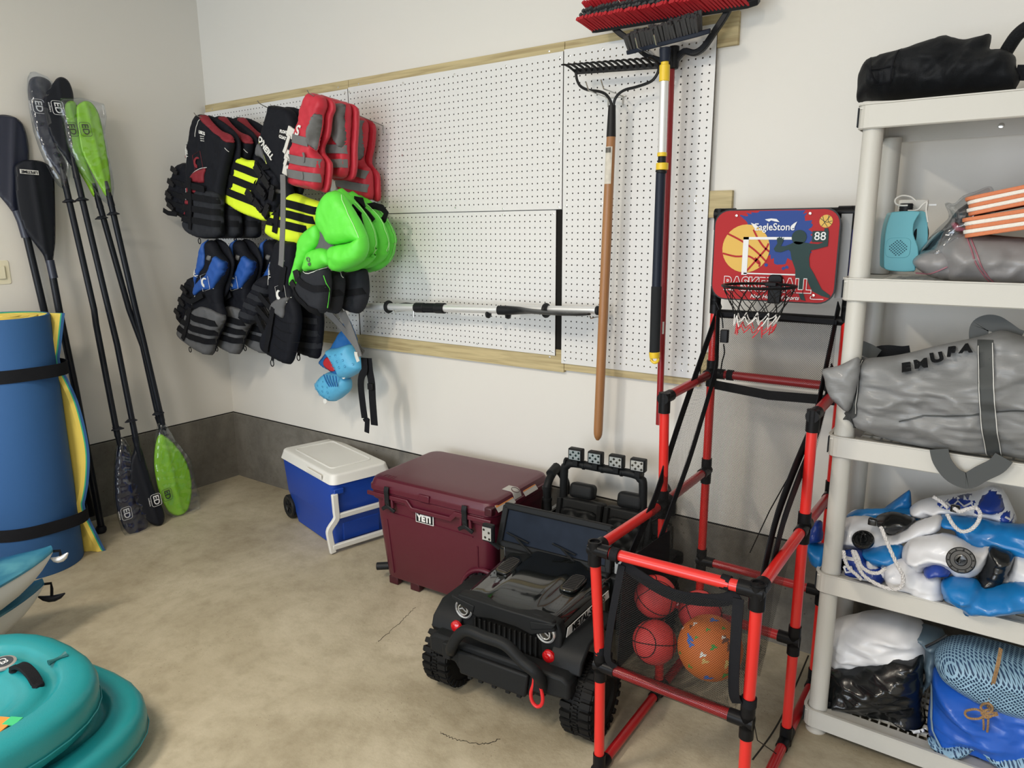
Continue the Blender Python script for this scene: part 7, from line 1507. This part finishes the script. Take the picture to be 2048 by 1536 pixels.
gr = MB().prism([(x * 0.030, y * 0.027) for x, y in [(math.copysign(abs(math.cos(q)) ** 0.5, math.cos(q)), math.copysign(abs(math.sin(q)) ** 0.5, math.sin(q))) for q in [2 * PI * i / 28 for i in range(28)]]], GO - Pf.n * 0.002, Pf.u, Pf.v, Pf.n, 0.0035).build('grille', M_pump, t, bevel=0.001)
dm = MB()
for i in range(-5, 6):
    for j in range(-5, 6):
        if (i + j) % 2 == 0 and i * i + j * j < 27: dm.lathe([(0.0019, 0), (0.0019, 0.0008)], GO + Pf.n * 0.0012 + Pf.u * (i * 0.0040) + Pf.v * (j * 0.0038), tuple(Pf.n), 6)
dm.build('grille_holes', mat('pump_dark', (0.01, 0.06, 0.09), 0.7), gr)
c = Pf.pt(*hp_([(380, 1088)])[0], -0.02); MB().lathe([(0.0165, -0.004), (0.0165, 0.018), (0.015, 0.021), (0.002, 0.021)], c, (0, 0, 1), 20).build('valve_cap', M_blkp, t)
for k in range(3): MB().lathe([(0.0172, 0.003 + k * 0.006), (0.0172, 0.006 + k * 0.006)], c, (0, 0, 1), 20).build('cap_ridge', M_blkp, t)
c = Pf.pt(*hp_([(435, 1050)])[0], -0.06); R_ = Matrix((Pf.u, -Pf.n, Pf.v)).transposed()
MB().rbox(c, (0.072, 0.028, 0.030), 0.006, R_, rt=0.004).build('power_adapter', M_bklw, t)
MB().box(c + Pf.u * 0.046, (0.020, 0.006, 0.004), R_).build('plug_blade', M_alu, t)
for pts in ([(385, 1055), (345, 1055), (318, 1045), (316, 1020), (350, 1000), (400, 1005), (430, 1028)], [(385, 1085), (440, 1080), (470, 1050), (495, 1035), (490, 1080), (500, 1150)]): MB().tube(spline([Pf.pt(*Pf.hit(*q), 0.0) for q in ZT_(pts)], 4, False), 0.0024, 6).build('cable', M_bklw, t)
rebase(t)
# clear plastic bag with dark contents
b = Soft('plastic_bag', 'clear plastic bag of dark items between the teal pump and the grey vinyl', 'bag', (3.82, -0.28, z))
b.puff('contents', -0.25, ZT_([(440, 1380), (470, 1310), (540, 1230), (600, 1170), (660, 1090), (700, 1060), (740, 1040), (760, 1120), (740, 1220), (640, 1320), (520, 1390)]), mat('contents_dark', (0.035, 0.036, 0.045), 0.4), T=0.05, Tb=0.05, w=0.05, wr=0.015, ws=14)
b.puff('pink_item', -0.30, ZT_([(630, 1160), (660, 1150), (700, 1180), (730, 1180), (720, 1200), (660, 1205)]), mat('item_pink', (0.30, 0.03, 0.08), 0.5), T=0.01, w=0.01)
b.puff('film', -0.27, ZT_([(420, 1400), (430, 1340), (480, 1270), (560, 1180), (620, 1120), (595, 1050), (610, 1035), (650, 1045), (700, 1000), (770, 975), (860, 945), (880, 1020), (880, 1150), (800, 1260), (680, 1380), (520, 1450)]), film('bag_film', (0.92, 0.94, 0.96), 0.10), T=0.09, Tb=0.05, w=0.06, wr=0.03, ws=14, seed=4)
rebase(b.t)
# grey vinyl pool float folded, with pink piping
M_gv = mat('vinyl_grey', (0.235, 0.23, 0.235), 0.40, coat=0.1); M_pk = mat('piping_pink', (0.30, 0.12, 0.15), 0.5)
b = Soft('folded_float', 'folded grey vinyl float with pink piping beneath the orange striped foam', 'pool float', (4.0, -0.29, z))
p1 = b.puff('fold', -0.33, ZT_([(415, 1390), (440, 1340), (540, 1300), (600, 1290), (700, 1350), (700, 1470), (600, 1480), (500, 1455)]), M_gv, T=0.05, Tb=0.04, w=0.05, wr=0.02, ws=10, seed=9)
p2 = b.puff('fold', -0.30, ZT_([(530, 1300), (600, 1250), (680, 1215), (800, 1215), (950, 1230), (1100, 1240), (1300, 1250), (1500, 1280), (1650, 1400), (1650, 1530), (1400, 1545), (1050, 1538), (800, 1510), (620, 1496), (575, 1400)]), M_gv, T=0.105, Tb=0.10, w=0.10, wr=0.05, ws=6, seed=12, cell=0.008)
for pl_, q in ((p2, [(725, 1222), (760, 1300), (800, 1400), (880, 1515)]), (p2, [(745, 1222), (790, 1320), (830, 1420), (905, 1515)]), (p1, [(430, 1440), (520, 1440), (620, 1400)])):
    P = spline([pl_.fr.hit(*a) for a in ZT_(q)], 4, False); MB().tube([pl_.fr.pt(a, c_, pl_.height(a, c_) + 0.001) for a, c_ in P], 0.0022, 5).build('piping', M_pk, b.t)
rebase(b.t)
# two striped foam pads
M_fo = mat('foam_orange', (0.62, 0.20, 0.09), 0.8, bump=0.3, bscale=200); M_fw = mat('foam_white', (0.78, 0.74, 0.68), 0.8, bump=0.3, bscale=200)
def foam(label, y, L0, L1, Rm, dz0):
    a, b_ = PY(y, *ZT_([L0])[0]), PY(y, *ZT_([L1])[0]); h = (a - b_).length; t = thing('foam_pad', label, 'foam pad', (a.x, y, b_.z)); cR = PY(y, *ZT_([Rm])[0]); d = (cR - (a + b_) / 2); ln = 0.62; d = d.normalized(); n5 = 5; up = Vector((-d.z, 0, d.x)).normalized()
    for k in range(n5):
        ox = [(-0.004, -0.07), (0.006, -0.09)]
        lo = b_ + up * (h * k / n5); r = 0.03; wid = 0.20; o = []
        for cx_, cy_, a0 in ((ln - r, wid - r, 0), (r, wid - r, 90), (r, r, 180), (ln - r, r, 270)):
            for q in range(5): g = math.radians(a0 + 22.5 * q); o.append((cx_ + r * math.cos(g), cy_ + r * math.sin(g)))
        MB().prism(o, lo - Vector((0, 0.055, 0)) - d * (0.003 * math.sin(k * 2)), d, (0, 1, 0), up, h / n5 * 0.995).build('foam_layer', M_fo if k % 2 == 0 else M_fw, t, bevel=0.002)
    rebase(t)
foam('upper orange and white striped foam pad on the grey vinyl float', -0.33, (722, 1012), (735, 1118), (1047, 1000), 0); foam('lower orange and white striped foam pad on the grey vinyl float', -0.34, (712, 1128), (714, 1240), (1047, 1135), 0)
# grey duffel with black handles
M_duf = mat('duffel_grey', (0.205, 0.21, 0.215), 0.42, bump=0.12, bscale=150, coat=0.05, stretch=(0.3, 1, 3)); M_dst = mat('duffel_strap', (0.050, 0.055, 0.056), 0.6); M_thr = mat('thread', (0.6, 0.6, 0.58), 0.6)
zd = lambda q: ZZ(1620, 540, 3.491, q); z = SH(2)
b = Soft('duffel_bag', 'large grey coated duffel bag with dark webbing handles, hanging over the middle shelf edge', 'bag', (3.85, -0.35, z))
b.t.location.y = -0.40
fl = b.puff('end_flap', -0.47, zd([(85, 695), (200, 668), (315, 612), (345, 615), (350, 700), (330, 800), (290, 960), (250, 990), (190, 940), (140, 890), (110, 820), (100, 760)]), M_duf, T=0.020, Tb=0.03, w=0.03, wr=0.012, ws=12, seed=2)
p = b.puff('bag_body', -0.40, zd([(330, 620), (400, 615), (560, 600), (700, 575), (900, 525), (1180, 465), (1290, 430), (1370, 425), (1480, 460), (1700, 520), (1850, 700), (1850, 1100), (1700, 1330), (1494, 1318), (1340, 1290), (1100, 1265), (840, 1240), (680, 1215), (520, 1170), (400, 1120), (330, 1090), (250, 1010), (270, 960), (300, 870), (320, 740)]), M_duf, T=0.095, Tb=0.12, w=0.10, wr=0.058, ws=5.5, seed=17, cell=0.0065, dirs=(0.6, 1.5))
H = lambda q: [p.fr.hit(*a) for a in zd(q)]
for pts, wd in (([(1230, 470), (1240, 700), (1255, 950), (1275, 1130), (1290, 1280)], 0.034), ([(350, 615), (335, 800), (330, 960), (280, 1000)], 0.024), ([(250, 960), (290, 1010), (300, 1100)], 0.030)): p.strap('webbing', H(pts), wd, M_dst, b.t, off=0.004)
for dx in (-50, 50): p.strap('stitching', H([(1232 + dx, 480), (1243 + dx, 700), (1257 + dx, 950), (1277 + dx, 1130), (1290 + dx, 1270)]), 0.0018, M_thr, b.t, off=0.008)
p.strap('stitching', H([(378, 620), (362, 800), (358, 960)]), 0.0018, M_thr, b.t, off=0.007)
p.strap('fold_seam', H([(650, 1015), (820, 970), (1050, 955), (1230, 940), (1500, 918)]), 0.003, M_dst, b.t, off=0.001)
def strp(pts, w_, y, name='handle', up=(0, -1, 0)): return MB().tube(spline([PY(y, *q) for q in zd(pts)], 5, False), 0, flat=(w_, 0.003), up=up).build(name, M_dst, b.t)
strp([(1200, 560), (1178, 470), (1185, 400), (1230, 372), (1290, 375), (1350, 410), (1420, 460), (1470, 480)], 0.042, -0.37)
strp([(900, 1250), (920, 1330), (985, 1420), (1065, 1465), (1120, 1465), (1200, 1420), (1300, 1370), (1355, 1310)], 0.042, -0.475)
MB().tube(spline([PY(-0.25, *q) for q in zd([(430, 610), (480, 580), (540, 572), (640, 580), (700, 575)])], 5, False), 0, flat=(0.04, 0.004), up=(0, -1, 0)).build('handle', M_bagk, b.t)
MB().tube(spline([PY(-0.30, *q) for q in zd([(300, 600), (330, 540), (400, 560), (470, 600)])], 5, False), 0, flat=(0.04, 0.004), up=(0, -1, 0)).build('handle', M_dst, b.t)
for ch, q in zip('EMUFA', ((705, 648), (805, 625), (910, 590), (1005, 552), (1110, 525))):
    a, c_ = p.fr.hit(*zd([q])[0]); e = 0.012
    du = Vector((2 * e, 0, 0)) + Vector((0, -(p.height(a + e, c_) - p.height(a - e, c_)), 0)) + Vector((0, 0, 2 * e * 0.30)); dv = Vector((0, -(p.height(a, c_ + e) - p.height(a, c_ - e)), 2 * e)) * 0.8
    drape(letters(ch, p.fr.pt(a, c_, max(p.height(a, c_), (p.height(a, c_ + 0.01) + p.height(a, c_ - 0.01)) / 2) + 0.003), du, dv, 0.036, M_bagk, b.t, bold=0.0022, th=0.001, shear=-0.25, sx=1.15), p)
rebase(b.t)
# pile of blue and white inflatables
M_iw = mat('vinyl_white', (0.70, 0.71, 0.74), 0.35, coat=0.15); M_ib = mat('vinyl_blue', (0.008, 0.17, 0.47), 0.33, coat=0.15); M_in = mat('vinyl_navy', (0.012, 0.045, 0.28), 0.33, coat=0.15); M_ik = mat('vinyl_black', (0.006, 0.007, 0.008), 0.25, coat=0.3)
M_rope = mat('rope_white', (0.75, 0.73, 0.72), 0.75, bump=0.8, bscale=260)
zi = lambda q: ZZ(1600, 940, 4.571, q); z = SH(1)
b = Soft('inflatable', 'folded blue and white vinyl towable with black valves and white rope', 'inflatable', (3.85, -0.30, z))
W0 = dict(cell=0.006, ws=10, dirs=(0.65, 1.35))
b.puff('end_fold', -0.36, zi([(130, 470), (200, 490), (205, 560), (200, 650), (70, 650), (75, 560)]), M_in, T=0.04, Tb=0.05, w=0.03, wr=0.018, seed=1, **W0)
b.puff('end_fold', -0.36, zi([(65, 655), (200, 680), (330, 740), (330, 900), (210, 900), (110, 850), (75, 760)]), M_ib, T=0.05, Tb=0.05, w=0.04, wr=0.018, seed=2, **W0)
b.puff('base_fold', -0.33, zi([(320, 740), (600, 700), (1000, 800), (1300, 960), (1500, 1000), (1900, 900), (2300, 900), (2600, 1100), (2400, 1280), (1600, 1290), (1250, 1190), (950, 1100), (700, 1020), (520, 985), (330, 930)]), M_iw, T=0.07, Tb=0.12, w=0.07, wr=0.040, seed=3, **W0)
b.puff('back_fold', -0.17, zi([(760, 360), (900, 250), (995, 182), (1010, 190), (1020, 330), (1000, 400), (800, 400)]), M_ib, T=0.02, Tb=0.02, w=0.03, wr=0.018, seed=4, **W0)
b.puff('back_fold', -0.19, zi([(420, 430), (500, 370), (560, 360), (700, 355), (1000, 350), (1090, 400), (1060, 470), (600, 480)]), M_ib, T=0.03, Tb=0.05, w=0.05, wr=0.022, seed=5, **W0)
b.puff('white_fold', -0.18, zi([(410, 430), (480, 370), (530, 362), (600, 400), (660, 470), (560, 500), (420, 480)]), M_iw, T=0.03, Tb=0.03, w=0.03, wr=0.027, seed=6, **W0)
pr = b.puff('printed_fold', -0.20, zi([(1060, 300), (1200, 260), (1400, 235), (1600, 205), (1700, 165), (1770, 150), (1850, 180), (1900, 250), (1940, 330), (1980, 430), (1960, 480), (1860, 490), (1640, 480), (1500, 440), (1280, 420), (1060, 420), (1000, 360)]), M_iw, T=0.06, Tb=0.08, w=0.05, wr=0.040, seed=7, **W0)
pt = b.puff('print_patch', -0.20, zi([(1240, 265), (1400, 240), (1600, 210), (1600, 290), (1480, 310), (1330, 305)]), M_in, T=0.003, w=0.01, base=pr)
b.puff('print_patch', -0.20, zi([(1700, 175), (1770, 160), (1840, 200), (1870, 290), (1860, 330), (1700, 350), (1600, 340), (1640, 250)]), M_in, T=0.006, w=0.02, base=pr); b.puff('print_patch', -0.20, zi([(1850, 350), (1930, 340), (1970, 430), (1950, 480), (1860, 480), (1830, 420)]), M_in, T=0.004, w=0.01, base=pr)
for pts in ([(1300, 290), (1350, 265), (1400, 290), (1450, 255), (1510, 285), (1590, 240)], [(1560, 215), (1600, 290)], [(1880, 370), (1930, 400), (1900, 450)]): pr.strap('print_line', [pr.fr.hit(*q) for q in zi(pts)], 0.004, M_iw, b.t, off=0.006)
b.puff('mid_fold', -0.30, zi([(340, 520), (420, 440), (520, 430), (640, 440), (760, 520), (800, 600), (900, 580), (1060, 480), (1280, 420), (1300, 520), (1200, 600), (1000, 640), (800, 700), (600, 730), (400, 700), (330, 640)]), M_iw, T=0.075, Tb=0.07, w=0.06, wr=0.040, seed=8, **W0)
b.puff('gap_fold', -0.27, zi([(680, 450), (740, 400), (860, 380), (1000, 420), (1060, 470), (900, 570), (800, 580), (730, 520)]), M_ik, T=0.05, Tb=0.03, w=0.03, wr=0.036, seed=9, **W0)
b.puff('blue_fold', -0.28, zi([(1270, 430), (1340, 415), (1560, 430), (1800, 480), (2000, 500), (2300, 520), (2500, 700), (2300, 830), (2060, 800), (1800, 740), (1650, 725), (1530, 690), (1430, 620), (1400, 540), (1290, 500)]), M_ib, T=0.085, Tb=0.07, w=0.07, wr=0.022, seed=10, **W0)
b.puff('blue_fold', -0.36, zi([(560, 720), (700, 700), (920, 690), (950, 760), (930, 860), (780, 870), (640, 830)]), M_ib, T=0.055, Tb=0.05, w=0.04, wr=0.022, seed=11, **W0)
pl = b.puff('logo_fold', -0.38, zi([(325, 790), (400, 740), (560, 740), (640, 840), (760, 880), (780, 1030), (650, 1010), (520, 985), (360, 920), (330, 860)]), M_in, T=0.045, Tb=0.05, w=0.035, wr=0.014, seed=12, **W0)
for pts, w_ in (([(345, 810), (400, 760), (520, 770)], 0.006), ([(340, 800), (360, 900), (480, 940), (700, 950), (760, 1020)], 0.007), ([(430, 830), (500, 830), (510, 870), (450, 880), (430, 830)], 0.006)): pl.strap('print_line', [pl.fr.hit(*q) for q in zi(pts)], w_, M_iw, b.t, off=0.003)
b.puff('logo_patch', -0.40, zi([(625, 795), (680, 860), (720, 900), (640, 920), (600, 880)]), M_iw, T=0.012, w=0.01, seed=1)
b.puff('white_fold', -0.40, zi([(770, 880), (900, 815), (1050, 850), (1120, 940), (1280, 975), (1310, 1100), (1330, 1180), (1180, 1185), (1000, 1120), (800, 1040)]), M_iw, T=0.045, Tb=0.05, w=0.035, wr=0.025, seed=13, **W0)
pv = b.puff('valve_fold', -0.36, zi([(935, 720), (1020, 630), (1200, 600), (1320, 590), (1480, 640), (1620, 720), (1730, 700), (1730, 780), (1640, 930), (1420, 960), (1350, 880), (1240, 850), (1160, 900), (1110, 940), (1000, 860), (940, 790)]), M_iw, T=0.085, Tb=0.07, w=0.06, wr=0.036, seed=14, **W0)
b.puff('navy_fold', -0.40, zi([(1125, 920), (1160, 860), (1240, 828), (1320, 850), (1400, 940), (1260, 960), (1180, 970)]), M_in, T=0.055, Tb=0.03, w=0.03, wr=0.018, seed=15, **W0)
b.puff('black_fold', -0.37, zi([(1730, 700), (1850, 730), (1960, 780), (1930, 900), (1860, 1010), (1760, 1050), (1680, 1070), (1600, 990), (1640, 930), (1710, 800)]), M_ik, T=0.06, Tb=0.05, w=0.04, wr=0.032, seed=16, **W0)
b.puff('white_fold', -0.35, zi([(1960, 790), (2060, 800), (2300, 840), (2300, 1040), (1900, 1040), (1780, 1040), (1900, 940)]), M_iw, T=0.06, Tb=0.05, w=0.05, wr=0.036, seed=17, **W0)
b.puff('blue_fold', -0.42, zi([(1285, 1050), (1320, 990), (1450, 980), (1600, 1000), (1700, 1075), (1900, 1040), (2100, 1030), (2300, 1060), (2350, 1250), (2048, 1270), (1700, 1290), (1580, 1305), (1500, 1290), (1460, 1220), (1320, 1160)]), M_ib, T=0.075, Tb=0.06, w=0.05, wr=0.050, seed=18, cell=0.006, ws=7, dirs=(0.6, 1.3))
for c, pl_, r in (((575, 635), None, 0.030), ((1470, 825), pv, 0.034)):
    P = PY(-0.385 if pl_ is None else -0.455, *zi([c])[0]); nrm = Vector((-0.10, -0.62, 0.78)) if pl_ is None else Vector((-0.05, -0.90, 0.42)); nrm.normalize()
    v_ = MB().lathe([(r, -0.006), (r, 0.002), (r * 0.92, 0.005), (r * 0.75, 0.005), (r * 0.70, 0.002), (r * 0.45, 0.002), (r * 0.40, 0.006), (0.002, 0.007)], P, tuple(nrm), 28).build('valve', M_ik, b.t)
    q = nrm.orthogonal().normalized(); MB().tube([P + q * -0.010, P + q * -0.008 + nrm * 0.024, P + q * 0.008 + nrm * 0.024, P + q * 0.010], 0, flat=(0.012, 0.006), up=tuple(q)).build('valve_tab', M_ik, v_, bevel=0.001)
    for k in range(10): a = 2 * PI * k / 10; w2 = nrm.cross(q); MB().box(P + (q * math.cos(a) + w2 * math.sin(a)) * r * 0.83 + nrm * 0.005, (0.004, 0.004, 0.003)).build('valve_rib', M_ik, v_)
for pts, y in (([(740, 520), (780, 620), (830, 740), (890, 870), (940, 970), (930, 1060), (860, 1090), (740, 1060), (600, 980), (540, 900), (500, 800), (480, 735)], -0.475), ([(400, 740), (410, 820), (450, 900), (520, 960), (560, 1000)], -0.465), ([(500, 740), (530, 800), (560, 880), (640, 935), (720, 940), (780, 900)], -0.47), ([(1220, 245), (1290, 290), (1350, 345)], -0.30), ([(1345, 405), (1400, 500), (1470, 560), (1550, 550), (1610, 500), (1645, 430), (1640, 380), (1600, 345), (1520, 360), (1460, 380), (1410, 350)], -0.385)):
    P = spline([PY(y, *q) for q in zi(pts)], 6, False); ro = MB()
    N = len(P)
    for st in range(3):
        Q = []
        for i in range(N):
            p_ = Vector(P[i]); tn = (Vector(P[min(i + 1, N - 1)]) - Vector(P[max(i - 1, 0)])).normalized(); u_ = tn.cross(Vector((0, 1, 0))).normalized(); w2 = tn.cross(u_); a = i * 1.1 + st * 2 * PI / 3; Q.append(p_ + u_ * 0.0028 * math.cos(a) + w2 * 0.0028 * math.sin(a))
        ro.tube(Q, 0.0029, 6)
    ro.build('rope', M_rope, b.t)
for c, y in (((665, 470), -0.40), ((1420, 350), -0.30)): MB().rbox(PY(y, *zi([c])[0]), (0.024, 0.02, 0.018), 0.006, rt=0.004).build('cord_lock', M_ik, b.t)
rebase(b.t)
# white and black vinyl on the bottom shelf
zb1 = lambda q: ZZ(1600, 1180, 4.315, q); z = SH(0)
b = Soft('inflatable', 'deflated white and glossy black vinyl inflatable at the left of the bottom shelf', 'inflatable', (3.70, -0.30, z))
p = b.puff('white_panel', -0.26, zb1([(215, 610), (235, 400), (240, 310), (330, 265), (450, 240), (540, 215), (700, 210), (850, 225), (950, 270), (1050, 310), (1100, 400), (1100, 520), (1080, 640), (900, 640), (500, 660), (230, 660)]), M_iw, T=0.10, Tb=0.12, w=0.09, wr=0.034, ws=7, dirs=(0.55, 1.5), seed=20, cell=0.006)
b.puff('black_panel', -0.30, zb1([(200, 615), (400, 570), (600, 535), (800, 512), (950, 525), (1060, 545), (1065, 700), (1060, 850), (1060, 1060), (1080, 1190), (960, 1200), (850, 1165), (780, 1085), (640, 1070), (520, 1030), (410, 985), (390, 1040), (300, 1030), (170, 995), (185, 800)]), M_ik, T=0.10, Tb=0.12, w=0.08, wr=0.050, ws=6.5, dirs=(0.55, 1.5), seed=22, cell=0.006)
b.puff('white_hem', -0.37, zb1([(410, 975), (520, 1005), (620, 1050), (640, 1075), (560, 1060), (480, 1020), (412, 1000)]), M_iw, T=0.006, w=0.008); b.puff('white_hem', -0.37, zb1([(640, 1070), (780, 1070), (790, 1090), (680, 1085)]), M_iw, T=0.005, w=0.006); b.puff('white_hem', -0.375, zb1([(890, 1205), (1000, 1210), (1080, 1190), (1090, 1215), (1000, 1240), (960, 1235)]), M_iw, T=0.012, w=0.01)
rebase(b.t)
M_gb = mat('vinyl_grey_blue', (0.10, 0.15, 0.19), 0.4)
b = Soft('folded_sack', 'crumpled grey-blue sack squeezed between the black vinyl and the mesh bundle', 'sack', (3.83, -0.25, z))
b.puff('sack_body', -0.25, zb1([(930, 270), (1050, 300), (1200, 340), (1260, 400), (1220, 600), (1230, 680), (1100, 830), (1050, 915), (1010, 870), (1080, 760), (1060, 600), (1070, 450), (1000, 380)]), M_gb, T=0.075, Tb=0.05, w=0.04, wr=0.03, ws=12, seed=24)
MB().tube([PY(-0.34, *q) for q in zb1([(1085, 492), (1170, 450), (1270, 390)])], 0.0045, 8).build('strap_end', M_ik, b.t)
rebase(b.t)
# blue bundle wrapped in mesh and tied with twine
M_bb = mat('vinyl_royal', (0.012, 0.10, 0.50), 0.36, coat=0.12); M_mesh = net('mesh_light_blue', (0.24, 0.40, 0.54), 0.0112, 0.62, 0.5)
M_mesh_in = mat('mesh_backing', (0.025, 0.07, 0.16), 0.6); M_tw = mat('twine_tan', (0.40, 0.24, 0.11), 0.85, bump=0.8, bscale=300)
b = Soft('float_bundle', 'rolled royal blue float with light blue mesh, tied with tan twine, on the bottom shelf', 'pool float', (4.05, -0.33, z))
body = b.puff('vinyl_body', -0.32, zb1([(1150, 680), (1230, 690), (1400, 720), (1700, 800), (2100, 900), (2500, 1000), (2600, 1300), (2500, 1560), (2100, 1480), (1800, 1420), (1500, 1360), (1330, 1320), (1180, 1330), (1110, 1280), (1095, 1180), (1110, 1000), (1135, 850)]), M_bb, T=0.12, Tb=0.10, w=0.09, wr=0.040, ws=6, dirs=(0.6, 1.4), seed=31, cell=0.007)
def meshpuff(name, y, pts, T, seed, wr=0.012):
    fr = FY(y); out = [fr.hit(*q) for q in pts]
    Puff(fr, out, T=T - 0.007, Tb=0.04, w=0.06, wr=wr, ws=7, seed=seed, cell=0.008).build(name + '_lining', M_mesh_in, b.t)
    p = Puff(fr, out, T=T, Tb=0.045, w=0.06, wr=wr, ws=7, seed=seed, cell=0.008); o = p.build(name, M_mesh, b.t)
    me = o.data; l = me.uv_layers.new(name='UVMap'); co = [fr_uv for fr_uv in ((v.co.x + v.co.y * 0.6, v.co.z - v.co.y * 0.8) for v in me.vertices)]
    l.data.foreach_set('uv', [c for lp in me.loops for c in co[lp.vertex_index]]); return p
m1 = meshpuff('mesh_roll', -0.30, zb1([(1160, 500), (1200, 440), (1300, 395), (1500, 400), (1800, 470), (2100, 560), (2500, 640), (2500, 1000), (2100, 1020), (1860, 1000), (1700, 940), (1500, 850), (1350, 760), (1220, 660), (1165, 570)]), 0.135, 33)
m2 = meshpuff('mesh_roll', -0.41, zb1([(1100, 1240), (1200, 1320), (1330, 1310), (1500, 1330), (1700, 1370), (2000, 1420), (2300, 1500), (2300, 1640), (1900, 1600), (1650, 1480), (1540, 1370), (1440, 1420), (1330, 1440), (1200, 1400), (1110, 1310)]), 0.05, 35, 0.014)
body.strap('mesh_seam', [body.fr.hit(*q) for q in zb1([(1145, 780), (1150, 1000), (1165, 1080), (1330, 1290)])], 0.007, mat('seam_light', (0.30, 0.42, 0.52), 0.6), b.t, off=0.003)
def twine(pts, y0=None, r=0.0028, pfs=(m1, body, m2), off=0.004):
    P = spline([zb1([q])[0] for q in pts], 5, False); Q = []
    for q in P:
        best = None
        for pf in pfs:
            a, c_ = pf.fr.hit(*q); d = pf.fr.O.y - pf.height(a, c_)
            best = d if best is None else min(best, d)
        Q.append(PY(best - off, *q))
    for k in range(1, len(Q) - 1): Q[k].y = min(Q[k].y, (Q[k - 1].y + Q[k + 1].y) / 2)
    MB().tube(Q, r, 6).build('twine', M_tw, b.t)
twine([(1725, 500), (1700, 640), (1660, 800), (1630, 930), (1620, 1010)]); twine([(1740, 510), (1715, 650), (1675, 810), (1650, 940), (1635, 1020)])
twine([(1580, 1100), (1585, 1180), (1570, 1280), (1545, 1390)]); twine([(1625, 1100), (1620, 1190), (1600, 1290), (1570, 1390)])
for pts in ([(1600, 1060), (1520, 1030), (1440, 1040), (1425, 1070), (1460, 1105), (1540, 1110), (1600, 1080)], [(1600, 1050), (1560, 1020), (1580, 985), (1630, 980), (1660, 1010), (1650, 1050), (1600, 1070)], [(1560, 1040), (1600, 1100), (1650, 1090)], [(1590, 1080), (1650, 1085), (1705, 1075)], [(1600, 1060), (1650, 1060), (1700, 1060)], [(1565, 1075), (1600, 1040), (1640, 1030)]): twine(pts, off=0.012, r=0.0032)
rebase(b.t)
